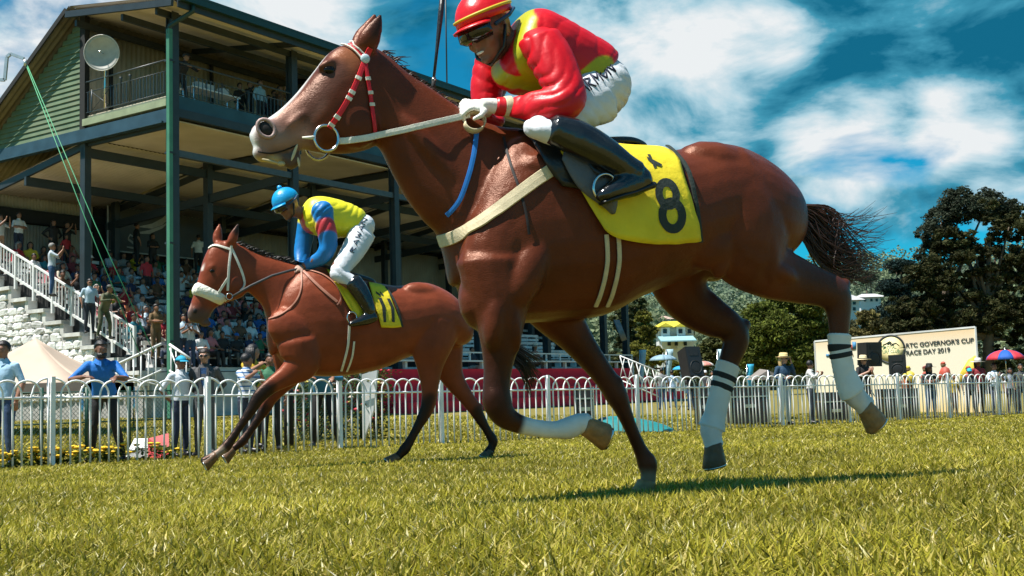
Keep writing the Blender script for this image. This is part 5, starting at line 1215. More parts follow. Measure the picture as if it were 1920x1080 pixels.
    for k in range(140):
        t = random.random(); q = dens_n([(436, 456), (474, 474), (508, 484), (560, 498)], 101)[int(t*100)]; p0 = pt(q[0], q[1]+1, random.uniform(-.03, .03)); L = random.uniform(.06, .14)
        d = (-rig.F*random.uniform(.7, 1)+V(0, 0, random.uniform(-.05, .35))+rig.S*random.uniform(-.6, .25)).normalized(); paths.append([p0, p0+d*L*.5+V(0, 0, .012), p0+d*L])
    hair_strands(paths, .007, .0015, 4).build('mane', mat('black_hair', (.008, .006, .006), .5, var=.3), H, True)
    paths = []
    for k in range(150):
        r_ = random.random(); e = random.random()
        pts = [(880, 604), (905+8*r_, 612+18*r_), (940+10*e, 630+35*r_), (972+20*e, 655+45*r_), (990+35*e*(1.2-r_), 672+75*r_)]; w = random.gauss(0, .07)
        paths.append([pt(x, y, w*i/4) for i, (x, y) in enumerate(pts)])
    hair_strands(paths, .008, .0015, 4).build('tail', MATS['black_hair'], H, True)
    # cloths
    patch('saddle_pad', sk, rig, [[(612, 508), (640, 516), (668, 524)], [(655, 580), (668, 596), (684, 606)]], M_yellow, H, .016, .006, 10, 10, wave=.03)
    cl, P = patch('number_cloth', sk, rig, [[(690, 532), (712, 536), (724, 542)], [(714, 614), (735, 615), (753, 613)]], M_yellow, H, .016, .006, 14, 14)
    strap('cloth_edge', sk, [(722, 541), (738, 565), (748, 592), (753, 613)], .02, M_darkgreen, cl, .02, .004, step=4)
    cs = Skin(cl.data)
    decal_poly('number_eleven', cs, [([(709, 559), (716, 575), (719, 604)], [(715, 558), (723, 576), (724, 604)]), ([(725, 560), (733, 578), (735, 604)], [(731, 560), (739, 578), (740, 604)])], M_darkgreen, cl, .004)
    decal_poly('cloth_emblem', cs, [([(704, 546), (714, 553)], [(705, 550), (713, 556)]), ([(712, 546), (719, 553)], [(712, 549), (717, 555)])], M_darkgreen, cl, .004)
    mb = MB(); loft_px(mb, rig, [((606, 496), (610, 512), .10), ((640, 506), (645, 522), .13), ((690, 520), (692, 536), .10)]); new('saddle', organic(mb, .016, 3, name='saddle'), M_black, H)
    si = [pt(660+9*math.cos(q), 596+11*math.sin(q), .37) for q in np.linspace(0, 2*math.pi, 17)[:-1]]; MB().tube(si, .007, 6, closed=True).build('stirrup_iron', M_steel, H, True)
    return H, rig, sk
H2, RIG2, SK2 = horse_far()
def jockey_far():
    rig = RIG2; pt = rig.pt; F, S, U = rig.F, rig.S, V(0, 0, 1)
    body = MB(); hc = pt(540, 386, .02); f, r, u = head_shapes(body, hc, (F*.80-U*.42+S*.35).normalized(), (U*.9+F*.25).normalized(), 1.0, pt(572, 405, 0))
    limb_px(body, rig, [(680, 440, 0, 20, .11), (630, 410, 0, 22, .12), (585, 400, 0, 18, .1), (570, 402, 0, 12, .07)])
    for sg in (1, -1):
        limb_px(body, rig, [(595, 410, .16*sg, 10, .045), (612, 462, .2*sg, 9, .04), (590, 488, .14*sg, 8, .034), (568, 500, .06*sg, 7, .028)])
        limb_px(body, rig, [(680, 440, .1*sg, 20, .08), (650, 485, .22*sg, 16, .07), (632, 512, .3*sg, 12, .05), (670, 545, .34*sg, 10, .045), (694, 585, .36*sg, 8, .03)])
    J = new('person', organic(body, .012, 3, name='person'), M_skin1); tag(J, 'jockey in yellow and blue silks with blue helmet on the bay horse', 'jockey')
    helmet_parts(J, hc, f, r, u, M_helm2, None, 1.1, M_helm2)
    mb = MB(); loft_px(mb, rig, [((682, 398), (650, 444), .15), ((658, 384), (625, 446), .17), ((628, 374), (598, 442), .19), ((600, 369), (576, 434), .195), ((580, 372), (566, 420), .14), ((570, 384), (562, 408), .08)], p=2.4)
    na = [(600, 396, .16, 20, .085), (610, 425, .2, 19, .08), (616, 458, .2, 17, .07), (606, 480, .18, 15, .06), (582, 494, .1, 11, .045), (572, 499, .07, 9, .038)]
    fa = [(580, 405, -.16, 20, .085), (572, 440, -.2, 17, .075), (566, 475, -.18, 15, .06), (564, 498, -.1, 10, .045)]
    limb_px(mb, rig, na); limb_px(mb, rig, fa); ell_px(mb, rig, 605, 396, .19, 21, 20, .08, 0)
    jm = organic(mb, .011, 3, name='silks'); crease(jm, F*.7+U*.6, .08, .007, 1.5, 5.0, 4.0); bl = (.004, .17, .48); rd = (.5, .03, .04); ye = (.80, .72, .02)
    vcol(jm, ye, [([pt(604, 394, .24), pt(608, 402, .24)], .105, .12, bl), ([pt(612, 428, .24), pt(614, 440, .24)], .10, .12, rd), ([pt(616, 452, .24), pt(600, 486, .2), pt(575, 498, .1)], [.1, .1, .1], .1, bl), ([pt(566, 440, -.2), pt(564, 500, -.1)], [.12, .13], .1, bl), ([pt(575, 432, 0), pt(560, 410, 0)], [.07, .09], .15, rd)])
    new('silks', jm, M_silk2, J)
    mb = MB(); ell_px(mb, rig, 676, 428, 0, 24, 28, .17, -40)
    for sg in (1, -1): limb_px(mb, rig, [(680, 436, .10*sg, 25, .1), (662, 470, .2*sg, 22, .09), (640, 502, .28*sg, 17, .075), (634, 514, .31*sg, 15, .065), (650, 524, .32*sg, 14, .06), (664, 532, .335*sg, 14, .058)])
    bm_ = organic(mb, .012, 4, name='breeches'); crease(bm_, U*.8-F*.5, .06, .006, 1.3, 5.0, 2.0); br = new('breeches', bm_, M_breech, J)
    letters('RAWAN', (664, 474, 690, 408, 9), Skin(bm_), M_ink, br, .004)
    for sg in (1, -1):
        mb = MB(); limb_px(mb, rig, [(660, 526, .335*sg, 17, .066), (674, 545, .35*sg, 17, .064), (688, 570, .365*sg, 14, .052), (694, 586, .37*sg, 11, .044)])
        limb_px(mb, rig, [(704, 594, .37*sg, 9, .036), (688, 598, .37*sg, 11, .042), (670, 604, .375*sg, 8, .044), (655, 608, .38*sg, 5, .03)])
        new('boot', organic(mb, .011, 3, name='boot'), M_boot, J)
    for sg in (1, -1):
        mb = MB(); hand_shapes(mb, pt(570, 500, .06*sg), F*.9-U*.3, U*.7+S*.6*sg, 1.1, .95, -sg); new('glove', organic(mb, .008, 2, name='glove'), mat('pale_hand', (.45, .27, .2), .6), J)
    return J
JOCK2 = jockey_far()
# ================================================================== white hoop-topped rail fence
M_fence = mat('fence_white_paint', (0.90, 0.90, 0.90), 0.45, var=0.06, vs=5, var2=(0.78, 0.78, 0.76))
_fh = ([-420, 0, 95, 387, 635, 1195, 1871, 2050], [192, 168, 162.5, 147, 130, 105, 78.7, 71])
def fence_pt(px):
    h = float(np.interp(px, *_fh)); Y = 1.17*FPX/h; p = at(px, 760, Y); p.z = gz(p.x, p.y); return p
POSTS = [fence_pt(x) for x in (-232, 95, 387, 635, 825, 1027, 1195, 1347, 1465, 1592, 1685, 1779, 1871, 1960)]
def fence():
    up = V(0, 0, 1)
    for i in range(len(POSTS)-1):
        a, b = POSTS[i], POSTS[i+1]; d = b-a; L = d.length; dn = d/L
        T = thing('fence_panel', '%s white hoop-topped fence panel from the left edge of the photo' % ordinal(i), 'fence', a, 'white hoop fence panels along the track')
        n = 17; sp = L/n; zr, zt = 0.935, 1.165; rad = sp*1.5; zc = zt-min(rad, 0.23)
        tilt = V(random.uniform(-.02, .02), random.uniform(-.02, .02), 0)
        def P(k, z): return a+dn*(k*sp)+up*z+tilt*z*0.5
        hoops = [(k, k+3) for k in range(1, n-3, 2)]
        for k0, k1 in hoops:
            c = (k0+k1)/2; pts = [P(k0, 0), P(k0, .5), P(k0, zc)]
            pts += [a+dn*(c*sp-rad*math.cos(q))+up*(zc+(zt-zc)*math.sin(q))+tilt*.5*zc for q in np.linspace(0, math.pi, 13)[1:-1]]
            pts += [P(k1, zc), P(k1, .5), P(k1, 0)]
            off = (0.009 if (k0//2) % 2 else -0.009)*Vector((-dn.y, dn.x, 0))
            MB().tube([p+off for p in pts], 0.0145, 6).build('hoop', M_fence, T, True)
        for k0, k1, sg in ((0, 2, 1), (n, n-2, -1)):
            pts = [P(k1, 0), P(k1, .5), P(k1, zc)]+[a+dn*((k0+.25*sg)*sp+sg*rad*1.1*math.cos(q))+up*(zc+(zt+.03-zc)*math.sin(q))+tilt*.5*zc for q in np.linspace(0.12, math.pi/2, 7)]
            MB().tube(pts, 0.0145, 6).build('half_hoop', M_fence, T, True)
        MB().tube([P(.3, zr), P(n/2, zr), P(n-.3, zr)], 0.017, 6).build('rail', M_fence, T, True)
        
        MB().box(P(.22, .61), dn*.026, Vector((-dn.y, dn.x, 0))*.026, up*.61).build('post', M_fence, T)
        MB().tube([P(n-.2, 0), P(n-.2, 1.2)], .017, 6).build('end_upright', M_fence, T, True)
fence()
# ================================================================== people: poses, hair, hats
def clothmat(c, rough=.75):
    c = tuple(round(x, 3) for x in c); return mat('cloth_%s' % '_'.join('%03d' % int(x*1000) for x in c), c, rough, var=.14, vs=7, bump=.35, bs=22)
SKINS = [mat('skin_a', (.27, .125, .072), .5, var=.1, vs=15), mat('skin_b', (.19, .085, .05), .5, var=.1, vs=15), mat('skin_c', (.34, .17, .105), .5, var=.1, vs=15)]
SKIN_PALE = mat('skin_pale', (.42, .22, .155), .5, var=.1, vs=15)
HAIRS = [mat('hair_black', (.010, .008, .008), .45, var=.3, vs=40, bump=.4, bs=90), mat('hair_dark_brown', (.03, .015, .01), .5, var=.3, vs=40, bump=.4, bs=90), mat('hair_grey', (.22, .21, .2), .6, var=.3, vs=40, bump=.4, bs=90), mat('hair_blond', (.55, .36, .16), .55, var=.3, vs=40, bump=.4, bs=90)]
SHOE = mat('shoe_black', (.015, .014, .013), .4, var=.1)
POSES = {}
def pose(name, hi=True, pel=(0, 0, .93), neck=(0, .0, 1.435), elb=((-.27, .03, 1.14), (.27, .03, 1.14)), wri=((-.25, -.08, .90), (.25, -.08, .90)), kne=((-.10, -.02, .50), (.10, -.02, .50)), ank=((-.12, .02, .09), (.12, .02, .09)), look=(0, -1, -.05), hd=((0, 0, -1), (0, 0, -1)), hcurl=.5, belly=0.0, nrm=None):
    key = (name, hi)
    if key in POSES: return POSES[key]
    mb = MB(); pel, neck = Vector(pel), Vector(neck); up = (neck-pel).normalized(); L = (neck-pel).length; x = V(1, 0, 0); fw = x.cross(up).normalized()*-1
    fw = up.cross(x)*-1
    if fw.y > 0: fw = -fw
    rings = []
    for t, rx, ry, o in ((-.14, .10, .075, 0), (-.06, .165, .115, 0), (.06, .168, .12, .004), (.25, .150, .112+belly*.5, .012+belly), (.42, .150, .112+belly*.4, .012+belly*.7), (.62, .168, .122, .010), (.80, .172, .112, 0), (.92, .135, .085, -.008), (1.0, .075, .065, -.008)):
        c = pel+up*(L*t)+fw*o; rings.append([c+x*(rx*math.copysign(abs(math.cos(q))**.85, math.cos(q)))+fw*(ry*math.copysign(abs(math.sin(q))**.85, math.sin(q))) for q in np.linspace(0, 2*math.pi, 19)[:-1]])
    mb.loft(rings)
    lk = Vector(look).normalized(); hc = neck+up*.055+V(0, 0, .095)+lk*.03*V(1, 1, 0).length*0+Vector((lk.x, lk.y, 0))*.02
    f, r, u = head_shapes(mb, hc, lk, V(0, 0, 1), .98, neck)
    segs = [(pel-up*.12, pel-up*.02, .15, 2), (pel+up*.05, pel+up*(L*.85), .15, 1), (neck-up*.06-x*.10, neck-up*.06+x*.10, .06, 1), (neck-up*.01, hc, .085, 0), (hc-u*.04, hc+u*.04, .10, 0)]
    for i, sg in enumerate((-1, 1)):
        sh = neck-up*.065+x*(sg*.170); e, w = Vector(elb[i]), Vector(wri[i])
        mb.tube([sh-x*sg*.03, sh, sh.lerp(e, .5), e, e.lerp(w, .35), w], [.058, .062, .052, .043, .043, .029], 12)
        d = Vector(hd[i]); nn = Vector(nrm[i]) if nrm else V(sg*.8, -.5, .2)
        if hi: hand_shapes(mb, w, d, nn, 1.0, hcurl, 1 if sg > 0 else -1)
        else: mb.ell(w+d.normalized()*.07, d.normalized()*.085, d.orthogonal().normalized()*.035, d.cross(d.orthogonal()).normalized()*.024, 8, 6)
        segs += [(sh, sh.lerp(e, .88), .055, 1), (sh.lerp(e, .95), w.lerp(e, .12), .04, 4), (w, w+d.normalized()*.16, .045, 0)]
        h = pel+x*(sg*.092)-up*.03; k, a = Vector(kne[i]), Vector(ank[i])
        mb.tube([h, h.lerp(k, .35), h.lerp(k, .75), k, k.lerp(a, .35), k.lerp(a, .8), a], [.088, .088, .07, .061, .062, .046, .042], 12)
        toe = V(sg*.25, -1, 0).normalized(); fl = a-V(0, 0, .04)
        mb.ell(fl+toe*.06, toe*.135, V(-toe.y, toe.x, 0)*.046, V(0, 0, .046), 10, 7)
        segs += [(h, k, .085, 2), (k, a+V(0, 0, .04), .055, 2), (fl-V(0, 0, .01), fl+toe*.14, .05, 3)]
    me = organic(mb, .0145 if hi else .024, 3 if hi else 2, .5, 'person_'+name, None if hi else .55)
    P = np.empty(len(me.polygons)*3); me.polygons.foreach_get('center', P); P = P.reshape(-1, 3)
    D = np.stack([segdist(P, a, b)[0]/1.0-rr for a, b, rr, _ in segs], 1); tg = np.array([q[3] for q in segs])
    me.polygons.foreach_set('material_index', tg[D.argmin(1)].astype(np.int32)); me.update()
    for _ in range(5): me.materials.append(SKINS[0])
    POSES[key] = (me, hc, f, r, u, {}); return POSES[key]
def hairmesh(key, style):
    me, hc, f, r, u, cache = POSES[key]
    if style in cache: return cache[style]
    s = .98; out = []
    if style in ('short', 'bun', 'long', 'bald'):
        mb = MB(); rim = -.22 if style != 'bald' else -.30
        c = hc+u*.030-f*.018; n, m = 18, 7; rings = []
        for lay in (0, 1):
            for i in range(m+1):
                t = i/m if lay == 0 else 1-i/m; k = 1.0 if lay == 0 else .9
                R_ = []
                for q in np.linspace(0, 2*math.pi, n+1)[:-1]:
                    fr = math.cos(q); r0 = math.asin(rim)-(.35 if fr < -.1 else 0)+(.62 if fr > .45 else .25 if fr > .1 else 0); ph = r0+(math.pi/2-.03-r0)*t
                    bmp = 1+.03*math.sin(q*5+i*2.1)+.025*math.sin(q*9+i)
                    R_.append(c+(f*(.103*math.cos(ph)*math.cos(q))+r*(.086*math.cos(ph)*math.sin(q))+u*(.098*math.sin(ph)))*k*bmp)
                rings.append(R_)
        mb.loft(rings)
        if style == 'long':
            for q in range(-5, 6):
                a_ = math.pi+q*.27; p = c+f*(.085*math.cos(a_))+r*(.082*math.sin(a_))-u*.01; mb.tube([p+u*.04, p-u*.06, p-u*.16+f*.01, p-u*.25+f*.015], [.03, .034, .03, .012], 7)
        if style == 'bun': mb.ell(c-f*.11+u*.02, f*.04, r*.045, u*.04)
        out.append(('hair', mb.mesh('hair', True, True)))
    elif style == 'cap':
        mb = dome(hc+u*.03, f, r, u, .112*s, .092*s, .095*s, 0.02, tilt=-.05, n=20, m=6); rings = []
        for k in range(9):
            q = -.95+1.9*k/8; a = hc+u*.034+f*(.108*math.cos(q))+r*(.086*math.sin(q)); b = a+(f*math.cos(q)+r*math.sin(q)*.35)*(.075*math.cos(q))-u*.014
            rings.append([a+u*.004, b+u*.003, b-u*.003, a-u*.004])
        mb.loft(rings); out.append(('cap', mb.mesh('cap', True, True)))
    elif style in ('hat', 'widehat'):
        br = .075 if style == 'hat' else .12
        mb = MB(); rr = []
        for z, k in ((.05, 1+br/.1), (.043, 1+br/.1), (.045, 1.06), (.10, 1.0), (.145, .90), (.155, .6), (.15, .1)):
            rr.append([hc+u*z+f*(.108*k*math.cos(q))+r*(.095*k*math.sin(q))-u*(.02*abs(math.sin(q)) if k > 1.2 and style == 'widehat' else 0) for q in np.linspace(0, 2*math.pi, 25)[:-1]])
        mb.loft(rr); out.append(('hat', mb.mesh('hat', True, True)))
        band = [hc+u*.060+f*(.115*math.cos(q))+r*(.102*math.sin(q)) for q in np.linspace(0, 2*math.pi, 25)[:-1]]; out.append(('hat_band', MB().tube(band, .011, 6, closed=True).mesh('hat_band', True)))
    elif style == 'collar':
        nk = hc-V(0, 0, .15); mb = MB(); rings = []
        for k in range(17):
            q = .25+(2*math.pi-.5)*k/16; o = f*math.cos(q)*.074+r*math.sin(q)*.074; fr = max(0, math.cos(q)); c0 = nk+o*.92+V(0, 0, .03-.035*fr); c1 = nk+o*1.25-V(0, 0, .015+.05*fr)
            rings.append([c0, c0+o*.06, c1+o*.06, c1])
        mb.loft(rings); out.append(('collar', mb.mesh('collar', False, True)))
    elif style == 'shades':
        mb = MB()
        for q in (-1, 1): mb.ell(hc+f*.096+r*q*.034+u*.006, f*.008, r*.03, u*.02, 10, 6); mb.tube([hc+f*.092+r*q*.06+u*.012, hc+f*.03+r*q*.088+u*.01, hc-f*.01+r*q*.088], .0035, 5)
        mb.tube([hc+f*.104-r*.012+u*.01, hc+f*.104+r*.012+u*.01], .004, 5); out.append(('sunglasses', mb.mesh('sunglasses', True)))
    elif style == 'face':
        for q in (-1, 1):
            out.append(('eye', MB().ell(hc+f*.079+r*q*.031+u*.006, f*.010, r*.013, u*.0075, 10, 6).mesh('eye', True)))
        mb = MB()
        for q in (-1, 1): mb.tube([hc+f*.091+r*q*.016+u*.024, hc+f*.093+r*q*.034+u*.03, hc+f*.08+r*q*.054+u*.022], [.004, .0048, .003], 5)
        out.append(('eyebrows', mb.mesh('eyebrows', True)))
    elif style == 'beard':
        mb = MB(); rings = []
        for k in range(11):
            q = -1.35+2.7*k/10; o = f*math.cos(q)*.062+r*math.sin(q)*.062; c = hc+f*.028-u*.052+o*1.02
            rings.append([c+o*.08+u*.012*(1-abs(q)*.0), c+o*.12-u*.03, c-u*.062-o*.1, c-u*.05-o*.3, c-o*.2])
        mb.loft(rings); out.append(('beard', mb.mesh('beard', True, True)))
    cache[style] = out; return out
EYEM = mat('eye_dark', (.02, .014, .012), .2, var=0)
def person(key, loc, face, label, top, legs, skin=0, hair=0, extras=('short',), sleeve='short', shoe=None, scale=1.0, cat='person', group=None, capcol=None, rz=None):
    """key = (pose, hi). face = (dx,dy) direction the person faces"""
    me = POSES[key][0]; o = bpy.data.objects.new('person', me); COL.objects.link(o); o.location = loc; o.scale = (scale,)*3
    o.rotation_euler = (0, 0, math.atan2(face[0], -face[1]))
    sk = SKINS[skin] if isinstance(skin, int) else skin
    tm = clothmat(top) if isinstance(top, tuple) else top; lm = clothmat(legs) if isinstance(legs, tuple) else legs
    ms = [sk, tm, lm, shoe or SHOE, tm if sleeve == 'long' else sk]
    for i, m_ in enumerate(ms): o.material_slots[i].link = 'OBJECT'; o.material_slots[i].material = m_
    tag(o, label, cat, group)
    for e in extras:
        for nm, hm in hairmesh(key, e):
            h = bpy.data.objects.new(nm, hm); COL.objects.link(h); h.parent = o
            if not hm.materials: hm.materials.append(HAIRS[0])
            m_ = HAIRS[hair] if nm in ('hair', 'beard', 'eyebrows') else EYEM if nm in ('eye',) else M_visor if nm == 'sunglasses' else tm if nm == 'collar' else (clothmat(capcol) if capcol and nm != 'hat_band' else M_black)
            h.material_slots[0].link = 'OBJECT'; h.material_slots[0].material = m_
    return o
def setup_poses():
    for hi in (True, False):
        pose('stand', hi); pose('wide', hi, kne=((-.14, -.03, .50), (.14, -.03, .50)), ank=((-.2, .02, .09), (.2, .02, .09)))
        pose('crossed', hi, elb=((-.27, -.06, 1.16), (.27, -.06, 1.16)), wri=((.03, -.20, 1.17), (-.03, -.19, 1.14)), hd=((1, .2, .1), (-1, .2, .1)), nrm=((0, -1, .2), (0, -1, .2)))
        pose('photo', hi, elb=((-.25, -.20, 1.26), (.25, -.20, 1.26)), wri=((-.09, -.34, 1.49), (.09, -.34, 1.49)), hd=((.2, -.1, 1), (-.2, -.1, 1)), nrm=((-1, -.3, 0), (1, -.3, 0)), hcurl=.8)
        pose('hips', hi, elb=((-.40, .08, 1.16), (.40, .08, 1.16)), wri=((-.19, -.03, 1.01), (.19, -.03, 1.01)), hd=((1, -.4, -.3), (-1, -.4, -.3)))
        pose('behind', hi, elb=((-.29, .12, 1.13), (.29, .12, 1.13)), wri=((-.08, .19, .96), (.08, .19, .96)), hd=((1, 0, -.3), (-1, 0, -.3)))
        pose('clap', hi, elb=((-.28, -.08, 1.14), (.28, -.08, 1.14)), wri=((-.05, -.28, 1.28), (.05, -.28, 1.28)), hd=((.1, -.5, .8), (-.1, -.5, .8)), nrm=((-1, 0, 0), (1, 0, 0)), hcurl=.1)
        pose('rail', hi, pel=(0, .14, .92), neck=(0, -.10, 1.38), elb=((-.36, -.24, 1.12), (.36, -.24, 1.12)), wri=((-.14, -.40, 1.16), (.24, -.42, 1.14)), kne=((-.14, .10, .50), (.16, .05, .50)), ank=((-.18, .20, .09), (.24, .15, .09)), hd=((1, -.2, -.1), (.1, -1, -.3)), nrm=((0, -.2, 1), (0, 0, 1)), look=(.55, -1, -.12))
        pose('phone', hi, elb=((-.26, .02, 1.14), (.30, -.05, 1.20)), wri=((-.12, -.22, 1.12), (.13, -.14, 1.50)), hd=((.6, -.6, .2), (-.3, -.2, 1)), look=(.4, -1, -.05))
        pose('armsup', hi, elb=((-.26, -.18, 1.24), (.26, -.14, 1.2)), wri=((-.04, -.22, 1.36), (.05, -.3, 1.33)), hd=((.7, .1, .4), (-.5, -.4, .5)), look=(1, -.4, -.05))
    sitk = dict(pel=(0, .05, .44), neck=(0, .02, .97), kne=((-.12, -.38, .47), (.12, -.38, .47)), ank=((-.12, -.40, .09), (.13, -.42, .09)))
    pose('sit', False, elb=((-.25, -.08, .68), (.25, -.08, .68)), wri=((-.11, -.30, .60), (.12, -.30, .59)), hd=((.3, -1, -.2), (-.3, -1, -.2)), **sitk)
    pose('sitlean', False, **{**sitk, 'neck': (0, -.14, .92)}, elb=((-.22, -.28, .60), (.22, -.28, .60)), wri=((-.03, -.48, .62), (.04, -.48, .60)), hd=((.6, -.8, 0), (-.6, -.8, 0)))
    pose('sitchin', False, elb=((-.22, -.16, .66), (.22, -.2, .70)), wri=((-.05, -.26, .62), (.06, -.16, .90)), hd=((.8, -.4, 0), (-.4, .2, 1)), **sitk)
    pose('sitphoto', False, elb=((-.24, -.22, .78), (.24, -.22, .78)), wri=((-.07, -.34, 1.02), (.07, -.34, 1.02)), hd=((.2, 0, 1), (-.2, 0, 1)), **sitk)
    pose('sitpoint', False, elb=((-.24, -.1, .70), (.24, -.30, .86)), wri=((-.1, -.3, .60), (.24, -.56, .90)), hd=((.3, -1, 0), (0, -1, .1)), look=(.3, -1, 0), **sitk)
setup_poses()
# ================================================================== spectators in the stand
CN = {'white': (.66, .67, .68), 'pale blue': (.40, .52, .62), 'grey': (.20, .21, .22), 'black': (.014, .014, .016), 'red': (.42, .02, .03), 'navy': (.015, .03, .09), 'teal': (.02, .20, .26), 'blue': (.02, .13, .42), 'maroon': (.16, .02, .03), 'pink': (.52, .16, .18), 'yellow': (.62, .44, .03), 'orange': (.45, .13, .05), 'brown': (.12, .06, .03), 'cream': (.50, .45, .36), 'green': (.03, .16, .08), 'striped grey': (.34, .35, .38)}
FRONT = (-B_.x, -B_.y)
def crowd():
    cols = list(CN); rows = {}; rs = random.Random(11)
    for r_ in range(9):
        t = 1.25+.95*r_+.50; z = zfloor(1.25+.95*r_+.35); k = 0; s = .75+rs.uniform(0, .3)
        smax = 12.5 if r_ < 6 else 15.5
        while s < smax:
            if rs.random() < (.95 if s < 9 else .7):
                k += 1; c = rs.choices(cols, [22, 9, 8, 10, 9, 8, 5, 7, 5, 4, 3, 3, 3, 5, 2, 6])[0]
                ps = rs.choice(['sit', 'sit', 'sitlean', 'sitchin', 'sitphoto', 'sit', 'sitpoint' if rs.random() < .4 else 'sitlean'])
                fem = rs.random() < .35; cap = rs.random() < .10; capc = rs.choice(['white', 'blue', 'red', 'black'])
                ex = ('long',) if fem else (('cap', 'short') if cap else ('short',))
                ang = rs.uniform(-.5, .35); f = (FRONT[0]*math.cos(ang)-FRONT[1]*math.sin(ang), FRONT[0]*math.sin(ang)+FRONT[1]*math.cos(ang))
                lab = 'person in %s top%s, %s stand row up, %s from the stairs' % (c, ' and %s cap' % capc if cap and not fem else ' with long hair' if fem else '', ordinal(r_), ordinal(k-1))
                person((ps, False), SP(s, t-.04, z+rs.uniform(-.01, .02)), f, lab, CN[c], rs.choice([(.03, .045, .09), (.02, .02, .022), (.10, .09, .08), (.25, .24, .22)]), rs.choice([0, 0, 1, 2]), 0 if rs.random() < .85 else 2, ex, rs.choice(['short', 'short', 'long']), scale=rs.uniform(.93, 1.06), group='spectators seated on the tiers', capcol=CN[capc])
            s += rs.uniform(.46, .64)
    def st(px, py, t, ps, lab, top, legs, ex=('short',), sl='short', ang=0, sc=1.0, skin=0, hair=0, capc=None, h=1.7):
        s, z = on_t(px, py, t); f = (FRONT[0]*math.cos(ang)-FRONT[1]*math.sin(ang), FRONT[0]*math.sin(ang)+FRONT[1]*math.cos(ang))
        return person((ps, False), SP(s, t, z-h*sc), f, lab, top, legs, skin, hair, ex, sl, scale=sc, capcol=capc)
    camo = mat('camouflage', (.06, .075, .035), .8, var=.5, vs=9, var2=(.16, .14, .08))
    st(0, 402, 9.3, 'photo', 'man in pale shirt filming with a red phone at the left frame edge', (.5, .5, .48), (.35, .2, .12), ang=.3)
    st(35, 398, 9.4, 'crossed', 'man in white T-shirt with crossed arms standing by the corrugated wall', CN['white'], (.02, .025, .05))
    st(100, 412, 9.4, 'hips', 'woman in black standing with hands on hips at the back row', CN['black'], CN['black'], ('long',), 'long')
    st(125, 416, 9.5, 'photo', 'person in black taking a picture behind the woman with hands on hips', CN['black'], CN['black'], ang=.2)
    st(124, 440, 9.1, 'stand', 'child in red school top with white collar at the back row', CN['red'], (.02, .02, .03), sc=.72)
    st(97, 456, 4.9, 'photo', 'grey haired man in pale T-shirt and jeans taking photo on the stairs', (.42, .48, .54), (.03, .08, .18), hair=2, ang=.9)
    st(168, 523, 3.1, 'stand', 'man in pale blue shirt standing at the stair railing', CN['pale blue'], (.02, .025, .04), ('short', 'shades'), ang=-.3)
    st(200, 535, 2.2, 'rail', 'soldier in camouflage uniform leaning on the stair railing', camo, camo, ('cap', 'short'), 'long', capc=(.04, .05, .03), h=1.63)
    st(292, 570, 1.2, 'crossed', 'officer in brown uniform with crossed arms beside the downpipe', (.15, .085, .03), (.12, .07, .03))
    st(256, 418, 9.0, 'stand', 'dark clothed man standing before the grey advertising board', CN['black'], CN['black'], ang=1.2)
    st(286, 438, 9.0, 'crossed', 'dark haired woman standing beside the man at the advertising board', CN['black'], CN['black'], ('long',), 'long')
    st(275, 480, 6.9, 'stand', 'woman in bright red top standing in the upper rows', (.5, .03, .05), (.03, .03, .04), ('long',))
    st(372, 440, 9.0, 'stand', 'man in white shirt seen from behind near the bay horse ears', CN['white'], CN['black'], ang=2.6)
    st(344, 588, 1.3, 'clap', 'man in pale blue shirt beside the dark column, left of two', CN['pale blue'], (.02, .03, .06), ang=-.4, h=1.72)
    st(356, 592, 1.2, 'clap', 'man in pale grey shirt beside the dark column, right of two', (.5, .52, .55), (.03, .06, .13), ang=-.6, h=1.72)
    # upper balcony
    bal = [(343, 90, .7, 'rail', 'man in black suit and cap leaning on the balcony railing', CN['black'], ('cap', 'short')), (449, 134, 2.0, 'stand', 'dark silhouetted person on the balcony, leftmost of the group', CN['black'], ('short',)), (468, 136, 1.6, 'photo', 'dark silhouetted person on the balcony raising a camera', CN['black'], ('short',)), (487, 141, 1.2, 'stand', 'person in pale blue shirt at the balcony railing', (.25, .42, .55), ('short',)), (503, 155, 2.4, 'stand', 'dark haired person at the back of the balcony group', CN['navy'], ('long',)), (513, 146, 1.8, 'stand', 'tall dark person on the balcony near the horse forehead', CN['black'], ('short',)), (524, 153, 1.2, 'photo', 'person filming at the balcony railing, rightmost of the group', CN['brown'], ('short',))]
    for px, py, t, ps, lab, c, ex in bal:
        s, z = on_t(px, py, t); person((ps, False), SP(s, t, 9.45), FRONT, lab, c, CN['black'], 0, 0, ex, 'long', capcol=CN['black'])
    # a table with equipment behind the railing
    T = thing('table', 'small table with pale equipment boxes behind the balcony railing', 'table', SP(2.0, 1.0, 9.45)); MB().box(SP(2.4, .9, 10.12), A_*1.0, B_*.3, UP*.02).build('table_top', M_whitewash, T)
    for ds in (-.9, .9):
        for dt in (-.25, .25): MB().box(SP(2.4+ds, .9+dt, 9.78), A_*.02, B_*.02, UP*.33).build('leg', M_steel, T)
    for i, ds in enumerate((-.5, -.1, .5)): tag(MB().box(SP(2.4+ds, .9, 10.26), A_*.15, B_*.12, UP*.115).build('equipment_box', mat('box_grey', (.4, .42, .44), .5), None), '%s pale equipment box on the balcony table' % ('left', 'middle', 'right')[i], 'box')
crowd()
